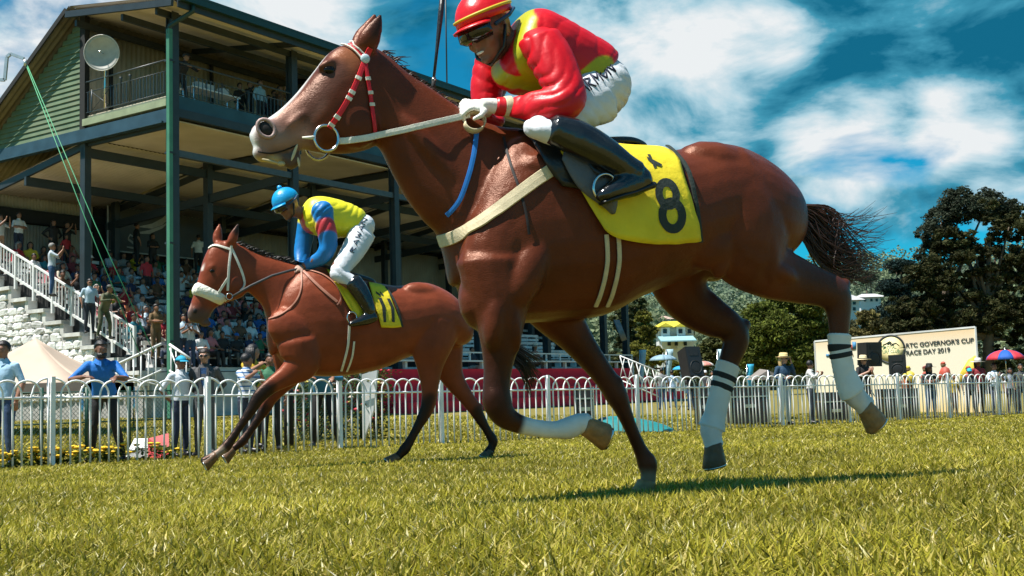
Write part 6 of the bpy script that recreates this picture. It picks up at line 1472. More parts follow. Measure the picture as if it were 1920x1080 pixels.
# ================================================================== things and people behind the white fence
def fY(px): return 1.17*FPX/float(np.interp(px, *_fh))
def fp(px, dY=.6):
    p = at(px, 760, fY(px)+dY); p.z = gz(p.x, p.y); return p
def fperson(px, head, dY, ps, face, label, top, legs, **kw):
    p = fp(px, dY); key = (ps, True); hz = at(px, head, p.y).z; H = POSES[key][1].z+.115
    return person(key, p, face, label, top, legs, scale=(hz-p.z)/H, **kw)
stripe = mat('blue_white_stripe', (.62, .66, .72), .7, var=.05)
def stripes(m, c2, sc):
    nt = m.node_tree; N = nt.nodes.new; L = nt.links.new; b = nt.nodes['Principled BSDF']; tc = N('ShaderNodeTexCoord'); sx = N('ShaderNodeSeparateXYZ'); L(tc.outputs['Object'], sx.inputs[0])
    mm = N('ShaderNodeMath'); mm.operation = 'MULTIPLY'; mm.inputs[1].default_value = sc; L(sx.outputs[2], mm.inputs[0]); fr = N('ShaderNodeMath'); fr.operation = 'FRACT'; L(mm.outputs[0], fr.inputs[0]); gt = N('ShaderNodeMath'); gt.operation = 'GREATER_THAN'; gt.inputs[1].default_value = .68; L(fr.outputs[0], gt.inputs[0])
    mx = N('ShaderNodeMix'); mx.data_type = 'RGBA'; old = b.inputs['Base Color'].links[0].from_socket; L(gt.outputs[0], mx.inputs[0]); L(old, mx.inputs[6]); mx.inputs[7].default_value = (*c2, 1); L(mx.outputs[2], b.inputs['Base Color'])
stripes(stripe, (.03, .14, .35), 13)
jeans = (.03, .065, .15); blk = (.012, .012, .013)
fperson(6, 640, .55, 'stand', (-.2, -1), 'man in pale blue shirt at the left frame edge behind the fence', (.36, .55, .72), jeans, extras=('short', 'face', 'collar'))
fperson(192, 640, .50, 'rail', (.15, -1), 'bearded man in bright blue shirt leaning on the white fence', (.006, .15, .52), blk, extras=('short', 'face', 'beard', 'collar'), skin=1)
fperson(338, 667, .75, 'behind', (.8, -.6), 'man in turquoise cap and white polo shirt beside the suited man', (.64, .68, .74), (.015, .025, .06), extras=('short', 'cap', 'face', 'collar'), capcol=(.01, .34, .52), skin=1)
suit = mat('charcoal_suit', (.055, .056, .06), .7, var=.12, vs=20, bump=.2, bs=50)
sm = fperson(384, 654, .55, 'behind', (.1, -1), 'man in charcoal suit and sunglasses standing behind the fence', suit, (.075, .077, .082), sleeve='long', skin=2, extras=('bald', 'shades', 'collar'), hair=1)
def suit_front(o, col):
    me, hc, f, r, u, _ = POSES[('behind', True)]
    n = hc-V(0, 0, .15); mb = MB(); mb.add([V(-.055, -.108, 1.40), V(.055, -.108, 1.40), V(.045, -.136, 1.22), V(0, -.138, 1.08), V(-.045, -.136, 1.22)], [(4, 3, 2, 1, 0)]); s = mb.build('shirt_front', clothmat(col), None); s.parent = o
    for q in (-1, 1):
        l = MB().add([V(q*.05, -.112, 1.42), V(q*.085, -.118, 1.38), V(q*.075, -.140, 1.24), V(q*.01, -.147, 1.07), V(q*.045, -.142, 1.24)], [(0, 1, 2, 3, 4)] if q > 0 else [(4, 3, 2, 1, 0)]).build('lapel', suit, None); l.parent = o
suit_front(sm, (.01, .06, .17))
fperson(462, 663, .65, 'armsup', (.9, -.5), 'stocky man in blue striped white polo shirt near the horse foreleg', stripe, (.02, .03, .055), extras=('bald', 'face', 'collar'), skin=0, hair=0)
fperson(474, 646, 1.6, 'armsup', (.9, -.6), 'woman with yellow scarf behind the striped polo man', (.60, .40, .02), blk, extras=('long',), skin=2)
fperson(508, 662, .85, 'stand', (.3, -1), 'person in dark green shirt mostly hidden by the bay foreleg', (.02, .13, .06), blk, extras=('short',), skin=1)
fperson(604, 652, .5, 'rail', (0, -1), 'man in teal blue shirt leaning on the fence under the bay belly', (.02, .15, .27), blk, extras=('short', 'face', 'collar'), sleeve='long')
fperson(1472, 664, .6, 'phone', (.5, -1), 'blonde woman in straw hat and navy jacket by the fence', (.015, .05, .10), (.42, .52, .62), extras=('long', 'hat', 'shades'), hair=3, skin=SKIN_PALE, sleeve='long', capcol=(.72, .55, .25))
fperson(1522, 676, .7, 'armsup', (.9, -.5), 'dark haired boy in pale shirt resting beside the straw hat woman', (.5, .5, .48), (.03, .04, .06), extras=('short', 'face', 'collar'), sleeve='long')
fperson(1622, 668, 2.6, 'clap', (.5, -1), 'woman in black with straw hat clapping below the loudspeaker', blk, (.02, .02, .03), extras=('long', 'widehat', 'shades'), skin=SKIN_PALE, capcol=(.7, .58, .35))
fperson(1746, 683, .7, 'crossed', (.1, -1), 'woman in wide black hat and black top before the banner', blk, (.03, .07, .14), extras=('long', 'widehat'), skin=1, capcol=(.012, .012, .012))
fperson(1822, 690, .9, 'stand', (-.4, -1), 'person in turquoise cap at the right corner of the banner', (.02, .02, .03), (.02, .025, .03), extras=('short', 'cap'), capcol=(.01, .40, .55), skin=1)
fperson(1838, 673, 2.4, 'stand', (.2, -1), 'person in white hat with red scarf behind the turquoise cap', (.25, .02, .03), (.02, .02, .02), extras=('long', 'widehat'), capcol=(.6, .58, .54), skin=1)
um = fperson(1868, 681, .6, 'clap', (.2, -1), 'man in pale blue shirt holding the red and blue umbrella', (.55, .66, .78), (.03, .05, .1), extras=('short', 'face', 'collar'), skin=0)
fperson(1898, 690, 1.4, 'stand', (-.1, -1), 'woman with long dark hair right of the umbrella holder', (.22, .26, .32), (.03, .03, .05), extras=('long', 'face', 'collar'), skin=1)
fperson(1918, 682, .7, 'stand', (-.3, -1), 'man in dark shirt at the right frame edge', (.05, .055, .06), (.02, .025, .03), extras=('short', 'face', 'collar'), skin=0)
fperson(1700, 700, 3.2, 'stand', (0, -1), 'person in orange top standing before the banner below the logo', (.32, .09, .03), (.05, .03, .02), extras=('cap', 'short'), capcol=(.5, .42, .05))
fperson(1790, 702, 2.0, 'stand', (.3, -1), 'person in yellow top standing before the banner below its date', (.5, .36, .03), (.10, .05, .02), extras=('short',))
for px, hd, dY, c, lab in ((1243, 690, 15, (.17, .18, .19), 'cameraman in grey shirt and jeans seen from behind'), (1262, 694, 17, (.30, .42, .58), 'man in blue checked shirt right of the cameraman'), (1325, 694, 18, (.05, .05, .06), 'person in white cap left of the bandaged hind leg'), (1338, 696, 17, (.35, .36, .38), 'dark haired person close to the bandaged hind leg'), (1296, 700, 14, (.03, .03, .035), 'dark clothed person below the black stage monitor')):
    p = at(px, 760, fY(px)+dY); p.z = gz(p.x, p.y); hz = at(px, hd, p.y).z
    person(('stand', False), p, (.1, 1) if 'cameraman' in lab else (-.2, -1), lab, c, (.03, .07, .14), scale=(hz-p.z)/1.70, extras=('cap', 'short') if 'cap ' in lab else ('short',), capcol=(.6, .6, .6))
def box_px(x0, y0, x1, y1, Y, dep): a = at(x0, y1, Y); b = at(x1, y0, Y); return min(a.x, b.x), max(a.x, b.x), Y, Y+dep, min(a.z, b.z), max(a.z, b.z)
M_box = mat('speaker_black', (.016, .017, .018), .55, var=.15, bump=.15, bs=80); M_grille = mat('speaker_grille', (.03, .032, .034), .4, .3, var=.2, vs=60)
def speaker(label, c, w, h, d, yaw, pitch, stand=True):
    T = thing('loudspeaker', label, 'loudspeaker', V(c.x, c.y, gz(c.x, c.y))); Rm = Matrix.Rotation(yaw, 3, 'Z') @ Matrix.Rotation(pitch, 3, 'X')
    X, Yv, Z = Rm @ V(1, 0, 0), Rm @ V(0, 1, 0), Rm @ V(0, 0, 1); v = []
    for z in (-1, 1): v += [c-X*w/2-Yv*d/2+Z*z*h/2, c+X*w/2-Yv*d/2+Z*z*h/2, c+X*w*.33+Yv*d/2+Z*z*h*.46, c-X*w*.33+Yv*d/2+Z*z*h*.46]
    MB().add(v, [(3, 2, 1, 0), (4, 5, 6, 7), (0, 1, 5, 4), (1, 2, 6, 5), (2, 3, 7, 6), (3, 0, 4, 7)]).build('cabinet', M_box, T, recalc=True)
    g = MB().box(c-Yv*(d/2+.006), X*w*.45, Yv*.006, Z*h*.46).build('grille', M_grille, T)
    q = c-Yv*(d/2+.014)-Z*h*.18; MB().tube([q+(X*math.cos(a)+Z*math.sin(a))*w*.36 for a in np.linspace(0, 2*math.pi, 21)[:-1]], .012, 6, closed=True).build('woofer_ring', M_box, T, True)
    MB().ell(q+Yv*.004, X*w*.30, Z*w*.30, Yv*.012).build('woofer_cone', M_box, T, True)
    MB().box(c-Yv*(d/2+.014)+Z*h*.3, X*w*.3, Yv*.008, Z*h*.1).build('horn', M_box, T)
    MB().box(c+X*(w/2*.92)+Z*h*.1, X*.012, Yv*.06, Z*.03).build('handle', M_steel, T)
    if stand:
        b = V(c.x, c.y, gz(c.x, c.y)); MB().tube([b+UP*.6, c-Z*h/2+UP*.02], .022, 8).build('pole', M_box, T, True)
        for k in range(3): a = k*2.1+.4; MB().tube([b+UP*.75, b+V(math.cos(a)*.5, math.sin(a)*.5, .02)], .014, 6).build('leg', M_box, T, True)
speaker('large black loudspeaker on a pole before the banner', at(1628, 664, 33.5), .60, .72, .5, .45, .06)
speaker('smaller black loudspeaker right of the large one', at(1683, 685, 32.5), .48, .62, .4, -.35, .05)
speaker('tilted black stage monitor beside the grey umbrella', at(1293, 682, 38), .62, 1.05, .6, .5, -.22)
def flight_cases():
    for x0, y0, x1, y1, lab in ((1372, 724, 1440, 790, 'wide black equipment case behind the bandaged leg'), (1312, 725, 1340, 800, 'black equipment case left of the bandaged leg'), (1080, 726, 1112, 795, 'black cabinet below the red carpet steps'), (1660, 728, 1720, 785, 'black equipment case below the smaller loudspeaker'), (1545, 735, 1590, 790, 'grey equipment case beside the pale shirted boy')):
        Y = fY((x0+x1)/2)+1.6; b = box_px(x0, y0, x1, y1, Y, .7); z0 = gz((b[0]+b[1])/2, Y); T = thing('equipment_case', lab, 'equipment case', ((b[0]+b[1])/2, Y, z0))
        MB().abox(b[0], b[1], b[2], b[3], z0+.05, b[5]).build('case_body', M_box, T); MB().abox(b[0]-.01, b[1]+.01, b[2]-.01, b[3]+.01, b[5]-.25, b[5]-.22).build('edge_trim', M_steel, T)
        for x in (b[0], b[1]): MB().abox(x-.015, x+.015, b[2]-.015, b[2]+.02, z0+.05, b[5]+.01).build('corner_trim', M_steel, T)
        MB().abox((b[0]+b[1])/2-.12, (b[0]+b[1])/2+.12, b[2]-.03, b[2]-.005, b[5]-.5, b[5]-.42).build('handle', M_steel, T)
    T0 = at(1445, 720, fY(1445)+4); T = thing('canvas_awning', 'folded grey-brown canvas awning behind the straw hat woman', 'awning', V(T0.x, T0.y, gz(T0.x, T0.y)))
    a, b, c = at(1412, 712, T0.y), at(1478, 712, T0.y), at(1440, 694, T0.y); MB().add([a, b, c, a+V(0, 1, 0), b+V(0, 1, 0), c+V(0, 1, .05)], [(0, 1, 2), (4, 3, 5), (0, 2, 5, 3), (1, 4, 5, 2), (0, 3, 4, 1)]).build('canopy', clothmat((.22, .19, .17)), T, recalc=True); MB().tube([c, V(c.x, c.y, gz(c.x, c.y))], .03, 6).build('pole', M_steel, T, True)
flight_cases()
def umbrella(label, px, py, Y, r, h, cols, ribs=8, pole=1.0):
    c = at(px, py, Y); T = thing('umbrella', label, 'umbrella', c-UP*(pole+h))
    for k in range(ribs):
        a0, a1 = 2*math.pi*k/ribs, 2*math.pi*(k+1)/ribs; v = []; f = []
        for i in range(6):
            t = i/5; z = h*(math.cos(t*1.35)-math.cos(1.35))/(1-math.cos(1.35))
            for j in range(4):
                a = a0+(a1-a0)*j/3; rr = r*math.sin(t*1.35)/math.sin(1.35)*(1-.06*math.sin(math.pi*j/3)*t); v.append(c+V(math.cos(a)*rr, math.sin(a)*rr, z-h))
        for i in range(5):
            for j in range(3): f.append((i*4+j, i*4+j+1, (i+1)*4+j+1, (i+1)*4+j))
        o = new('canopy_panel', evalmesh(mesh('p', v, f, True), [('SOLIDIFY', dict(thickness=.004))], 'canopy_panel'), cols[k % len(cols)], T)
        MB().tube([c+V(math.cos(a0)*r*math.sin(t*1.35)/math.sin(1.35), math.sin(a0)*r*math.sin(t*1.35)/math.sin(1.35), h*(math.cos(t*1.35)-math.cos(1.35))/(1-math.cos(1.35))-h-.008) for t in np.linspace(0, 1, 6)], .005, 5).build('rib', M_steel, T, True)
    MB().tube([c+UP*.07, c-UP*(pole+h)], .011, 6).build('shaft', M_steel, T, True); MB().tube([c-UP*(pole+h)+V(.0, 0, .0), c-UP*(pole+h+.08)], .018, 6).build('handle', M_box, T, True)
ub, ur = clothmat((.01, .09, .40)), clothmat((.55, .03, .05)); ug = [clothmat((.20, .32, .40)), clothmat((.24, .37, .45))]
umbrella('red and blue panelled umbrella at the right edge', 1884, 656, fY(1868)+.55, .55, .27, [ur, ub], pole=.55)
umbrella('grey-blue umbrella above the cameraman', 1243, 665, 43, .54, .22, ug, pole=1.0)
umbrella('pink and white umbrella right of the stage monitor', 1316, 677, 45, .5, .2, [clothmat((.55, .22, .18)), clothmat((.6, .55, .5))], pole=.9)
umbrella('small bright blue umbrella behind the stage monitor', 1276, 686, 46, .35, .16, [clothmat((.02, .30, .55))], pole=.9)
def tent():
    Y = 25.0; ap = at(18, 634, Y); er = at(158, 716, Y-1.2); el = at(-140, 716, Y-1.2); ez = er.z; T = thing('canopy_tent', 'beige canopy tent below the white rubble wall', 'tent', V(ap.x, Y, gz(ap.x, Y)))
    hw = (er.x-el.x)/2; cx = (er.x+el.x)/2; cv = [(cx-hw, Y-1.3, ez), (cx+hw, Y-1.3, ez), (cx+hw, Y+1.9, ez), (cx-hw, Y+1.9, ez), (cx, Y+.3, ap.z)]; m_ = mat('beige_canvas', (.52, .40, .31), .8, var=.08, vs=2, bump=.2, bs=6)
    for a, b in ((0, 1), (1, 2), (2, 3), (3, 0)):
        v = []; f = []
        for i in range(7):
            t = i/6
            for j in range(7):
                s = j/6; p = Vector(cv[a]).lerp(Vector(cv[b]), s).lerp(Vector(cv[4]), t); p.z -= .10*math.sin(math.pi*t)+.05*math.sin(math.pi*s)*(1-t); v.append(p)
        for i in range(6):
            for j in range(6): f.append((i*7+j, i*7+j+1, (i+1)*7+j+1, (i+1)*7+j))
        new('canopy_slope', evalmesh(mesh('p', v, f, True), [('SOLIDIFY', dict(thickness=.01))], 'canopy_slope'), m_, T)
        pa, pb = Vector(cv[a]), Vector(cv[b]); q = [pa, pb, pb-UP*.2, pa-UP*.2]; n_ = V(0, .008, 0); MB().add(q+[p+n_ for p in q], [(0, 1, 2, 3), (7, 6, 5, 4), (0, 4, 5, 1), (1, 5, 6, 2), (2, 6, 7, 3), (3, 7, 4, 0)]).build('valance', mat('dark_valance', (.16, .13, .11), .8), T)
        MB().tube([pa-UP*.1, V(pa.x, pa.y, gz(pa.x, pa.y))], .025, 8).build('leg', M_steel, T, True)
tent()
def chainlink(label, px0, px1, dY0, dY1, top, bot, posts):
    a = at(px0, 760, fY(px0)+dY0); b = at(px1, 760, fY(px1)+dY1); za = at(px0, top, a.y).z; a.z = gz(a.x, a.y); b.z = gz(b.x, b.y); h = za-a.z; d = b-a; L = d.length; d /= L
    T = thing('chainlink_fence', label, 'fence', a); m_ = mat('green_wire', (.03, .09, .075), .5, .3, var=.2); w = MB(); sp = .075; n = int(L/sp); up = V(0, 0, 1)
    for i in range(-int(h/sp), n+1):
        for sg in (1, -1):
            x0, x1 = (i*sp, i*sp+h) if sg > 0 else (i*sp+h, i*sp); z0, z1 = 0, h
            lo, hi = min(x0, x1), max(x0, x1)
            if hi < 0 or lo > L: continue
            def clip(x): return max(0, min(L, x))
            c0, c1 = clip(x0), clip(x1)
            if abs(c1-c0) < .02: continue
            t0, t1 = (c0-x0)/(x1-x0), (c1-x0)/(x1-x0)
            w.tube([a+d*c0+up*(z0+(z1-z0)*t0), a+d*c1+up*(z0+(z1-z0)*t1)], .0035, 3, caps=False)
    tag(w.build('wire_mesh', m_, T), kind='stuff')
    pm = mat('dark_green_post', (.015, .07, .045), .5, var=.2)
    for px in posts:
        t = (px-px0)/(px1-px0); p = a.lerp(b, t); p.z = gz(p.x, p.y); MB().tube([p, p+up*(h+.08)], .035, 8).build('post', pm, T, True)
    for z in (h, h*.5): MB().tube([a+up*z, b+up*z], .012, 6).build('wire_rail', pm, T, True)
chainlink('dark green chain-link fence below the tent', -20, 330, 2.6, 3.4, 738, 850, (-10, 68, 150, 232, 305))
chainlink('chain-link fence with rose bush behind the bay foreleg', 528, 690, 2.6, 2.6, 700, 850, (580, 676))
def post_and_board():
    p = fp(541, 1.6); T = thing('wooden_post', 'weathered dark wooden post beside the green shirted person', 'post', p); z = at(541, 728, p.y).z; MB().tube([p, V(p.x, p.y, z-.05), V(p.x, p.y, z)], [.085, .085, .07], 10).build('post', mat('black_post', (.02, .019, .018), .8, var=.3, vs=8, bump=.5, bs=20), T, True); MB().tube([V(p.x, p.y, z), V(p.x, p.y, z+.03)], [.06, .02], 10).build('post_cap', M_blackwood, T, True)
    Y = fY(692)+2.0; T = thing('white_board', 'tall leaning white painted board beside the rose bush', 'board', at(690, 830, Y)); c = [at(678, 702, Y), at(707, 694, Y), at(700, 770, Y), at(680, 830, Y)]; q = [x+V(.02, .06, 0) for x in c]
    MB().add(c+q, [(3, 2, 1, 0), (4, 5, 6, 7), (0, 1, 5, 4), (1, 2, 6, 5), (2, 3, 7, 6), (3, 0, 4, 7)]).build('board', M_whitewash, T, recalc=True); MB().bar(at(678, 745, Y-.03), at(705, 735, Y-.03), .02, .03).build('batten', M_whitewash, T); MB().bar(at(692, 694, Y+.1), V(at(692, 694, Y+.1).x, Y+.9, gz(0, Y)), .05, .05).build('strut', M_whitewash, T)
post_and_board()
def marker():
    Y = fY(285)+.9; p = fp(285, .9); T = thing('course_marker', 'red and white canvas course marker lying by the flowers', 'marker', p); k = Y/FPX
    def pr(x, y, dy): q = at(x, y, Y+dy); return q
    wm, rm = clothmat((.68, .68, .67)), clothmat((.42, .02, .03)); rp = clothmat((.55, .12, .12))
    a, b, c, d = pr(235, 858, 0), pr(277, 858, -.15), pr(277, 822, 0), pr(252, 822, .4); e = pr(240, 845, .5)
    MB().add([a, b, c, d, e], [(0, 1, 2, 3), (0, 3, 4), (4, 3, 2), (0, 4, 2, 1)]).build('white_half', wm, T, recalc=True)
    f, g, h_, i_ = pr(318, 850, -.1), pr(316, 812, .1), pr(300, 862, -.25), pr(278, 822, 0)
    MB().add([b+V(.004, 0, 0), h_, f, i_+V(.004, 0, 0)], [(0, 1, 2, 3)]).build('red_half', rm, T); MB().add([i_+V(.004, 0, .002), f+V(0, 0, .002), g], [(0, 1, 2)]).build('red_flap', rp, T)
marker()
def flowers():
    leafm = leaf_mat('tree_leaf'); ym = mat('marigold', (.75, .48, .01), .6, var=.15, vs=30); k = 0
    for px in np.arange(2, 330, 11.5):
        px += random.uniform(-3, 3)
        if 232 < px < 318 and random.random() < .5: continue
        p = fp(px, random.uniform(.12, .5)); k += 1
        T = thing('marigold_plant', 'low yellow marigold plant behind the fence, %s from the left' % ordinal(min(k-1, 29)), 'plant', p, 'marigolds along the fence foot'); n = 50
        P = np.array(p)+np.stack([rng.normal(0, .09, n), rng.normal(0, .09, n), rng.uniform(.0, .22, n)], 1); leaf_cloud('leaves', P, rng.uniform(.025, .05, n), np.array((.07, .10, .02))*rng.uniform(.6, 1.3, n)[:, None], T, leafm)
        for j in range(random.randint(2, 4)):
            c = p+V(random.uniform(-.12, .12), random.uniform(-.12, .05), random.uniform(.12, .28)); mb = MB(); mb.ell(c, V(.042, 0, 0), V(0, .042, 0), V(0, 0, .022), 9, 5)
            for q in range(8): a = q*.785; mb.ell(c+V(math.cos(a)*.035, math.sin(a)*.035, .004), V(.018, 0, 0), V(0, .018, 0), V(0, 0, .010), 6, 4)
            mb.build('flower', ym, T, True)
    # rose bush: canes, leaves, blooms
    cols = [mat('rose_red', (.45, .02, .04), .6), mat('rose_pink', (.60, .22, .22), .6), mat('rose_yellow', (.62, .50, .10), .6), mat('rose_cream', (.62, .50, .42), .6)]
    for i, (px, dY, w, h0) in enumerate(((565, 3.3, .55, 700), (600, 3.2, .5, 720), (645, 3.1, .6, 690), (705, 2.4, .35, 690))):
        p = fp(px, dY); z = at(px, h0, p.y).z; h = z-p.z; T = thing('rose_bush', '%s rose bush with red, pink and yellow blooms beneath the bay horse' % ('leftmost', 'second', 'third', 'rightmost')[i], 'bush', p, 'rose bushes on the wire fence')
        for q in range(7): a = random.uniform(0, 6.28); MB().tube([p, p+V(math.cos(a)*w*.3, math.sin(a)*.2, h*.5), p+V(math.cos(a)*w*.8, math.sin(a)*.3, h*random.uniform(.7, 1))], [.012, .009, .004], 5).build('cane', M_bark, T, True)
        n = 900; P = np.array(p)+np.stack([rng.normal(0, w*.45, n), rng.normal(0, .2, n), h*rng.random(n)**.8], 1); leaf_cloud('leaves', P, rng.uniform(.03, .055, n), np.array((.075, .10, .025))*rng.uniform(.5, 1.4, n)[:, None], T, leafm)
        for q in range(26):
            c = p+V(random.gauss(0, w*.5), random.uniform(-.4, 0), h*random.uniform(.15, 1)); mb = MB(); s = random.uniform(.03, .05)
            mb.ball(c, s*.7, 8, 6)
            for e in range(6): a = e*1.05; mb.ell(c+V(math.cos(a)*s*.6, math.sin(a)*s*.6, -s*.1), V(s*.6, 0, 0), V(0, s*.6, 0), V(0, 0, s*.45), 7, 5)
            mb.build('bloom', cols[(0, 0, 1, 2, 3, 0)[random.randrange(6)]], T, True)
flowers()
def tarp():
    Y = fY(1180)+1.2; v = []; f = []; nx, ny = 26, 12
    c = fp(1180, 1.2); hw = 80*Y/FPX
    for j in range(ny):
        for i in range(nx):
            x = (i/(nx-1)*2-1); y = j/(ny-1)*2-1; e = max(0, 1-x*x*1.0)*max(0, 1-y*y); z = .30*e**.55*(1-.35*x)+.05*mnoise.noise(Vector((x*4, y*3, 1)))*e; X = c.x+x*hw; Yy = c.y+y*.7; v.append((X, Yy, gz(X, Yy)+.01+max(z, 0)))
    for j in range(ny-1):
        for i in range(nx-1): f.append((j*nx+i, j*nx+i+1, (j+1)*nx+i+1, (j+1)*nx+i))
    o = new('tarpaulin', evalmesh(mesh('t', v, f, True), [('SOLIDIFY', dict(thickness=.01)), ('SUBSURF', dict(levels=1))], 'tarpaulin'), mat('teal_tarp', (.015, .20, .21), .5, var=.15, vs=3, bump=.4, bs=8)); tag(o, 'teal tarpaulin heaped on the grass behind the fence', 'tarpaulin')
tarp()
def podium():
    T = thing('red_carpet_steps', 'wide red carpeted steps in front of the stand', 'steps', SP(14, -3, gz(0, 44))); m_ = mat('red_carpet', (.85, .02, .045), .85, var=.12, vs=3)
    for i in range(4):
        t = -3.6+i*.55; z0 = -.4; s0 = 6.6; s1 = 27.5-i*.7
        MB().box(SP((s0+s1)/2, t+.8, z0+.19+.19*i*1.0), A_*((s1-s0)/2), B_*.8, UP*(.19+.19*i)).build('step', m_, T)
    w = M_whitewash
    T = thing('white_terrace_rail', 'white rail and posts along the top of the red steps', 'railing', SP(14, -1.6, .9))
    MB().bar(SP(7, -1.75, 1.42), SP(26, -1.75, 1.42), .3, .06).build('top_board', w, T)
    for s in np.arange(7.2, 26, 1.55): MB().box(SP(s, -1.75, 1.1), A_*.06, B_*.06, UP*.3).build('post', w, T)
    MB().bar(SP(7, -1.7, 1.75), SP(26, -1.7, 1.75), .05, .05).build('upper_rail', w, T)
    for s in np.arange(7.2, 26, 1.1): MB().box(SP(s, -1.7, 1.6), A_*.03, B_*.03, UP*.16).build('upright', w, T)
    s, z = on_t(885, 650, -1.2); person(('sit', False), SP(s, -1.2, z-1.25), FRONT, 'man in dark suit and pale trousers seated on the terrace', (.03, .035, .05), (.5, .42, .36), extras=('short',), sleeve='long')
    s, z = on_t(1003, 645, -1.2); person(('sit', False), SP(s, -1.2, z-1.25), FRONT, 'person in pale hat seated on the terrace between the horse forelegs', (.3, .15, .12), (.1, .1, .12), extras=('long', 'widehat'), capcol=(.6, .5, .4))
    Y = 47.0; T = thing('stair_truss', 'white zigzag braced stair railing at the far end of the stand', 'railing', at(1240, 720, Y))
    L = [at(1162, 667, Y), at(1238, 698, Y)]; lo = [at(1162, 712, Y), at(1238, 745, Y)]
    MB().tube(L, .03, 6).build('handrail', w, T, True); MB().tube(lo, .03, 6).build('stringer', w, T, True)
    for k in range(5):
        a, b = L[0].lerp(L[1], k/5), lo[0].lerp(lo[1], (k+1)/5); MB().tube([a, b], .022, 6).build('brace', w, T, True); MB().tube([L[0].lerp(L[1], (k+.6)/5), lo[0].lerp(lo[1], (k)/5)], .02, 6).build('brace', w, T, True)
    corr = thing('hanging_awning', 'dark drooping corrugated awning at the far end of the stand', 'awning', at(1165, 640, 52)); a, b, c, d = at(1150, 600, 50), at(1160, 600, 54), at(1182, 648, 54), at(1166, 640, 50)
    corrugated('awning_sheet', a, b-a, d-a, 8, .03, mat('dark_awning', (.05, .052, .055), .5), corr)
podium()
def bannerflag(px, y0, y1, Y, lab, col):
    b = at(px, y1, Y); b.z = gz(b.x, b.y); t = at(px, y0, Y); T = thing('banner_flag', lab, 'flag', b); MB().tube([b, t], .02, 6).build('pole', M_steel, T, True); v = []; f = []
    for i in range(9):
        q = t.lerp(b, i/9*.75); o = .06*math.sin(i*.9); v += [q+V(.02, o, 0), q+V(.32-.02*i, -o, 0)]
    for i in range(8): f.append((i*2, i*2+1, i*2+3, i*2+2))
    new('cloth', evalmesh(mesh('c', v, f, True), [('SOLIDIFY', dict(thickness=.004))], 'cloth'), clothmat(col), T)
bannerflag(1199, 656, 740, 52, 'tall pale blue feather flag left of the grey umbrella', (.30, .48, .58)); bannerflag(1249, 655, 740, 50, 'pale blue feather flag behind the grey umbrella', (.36, .52, .6)); bannerflag(1345, 655, 740, 48, 'pale blue feather flag behind the bandaged hind leg', (.36, .52, .6)); bannerflag(1400, 683, 740, 50, 'bright blue feather flag right of the bandaged hind leg', (.03, .36, .58))
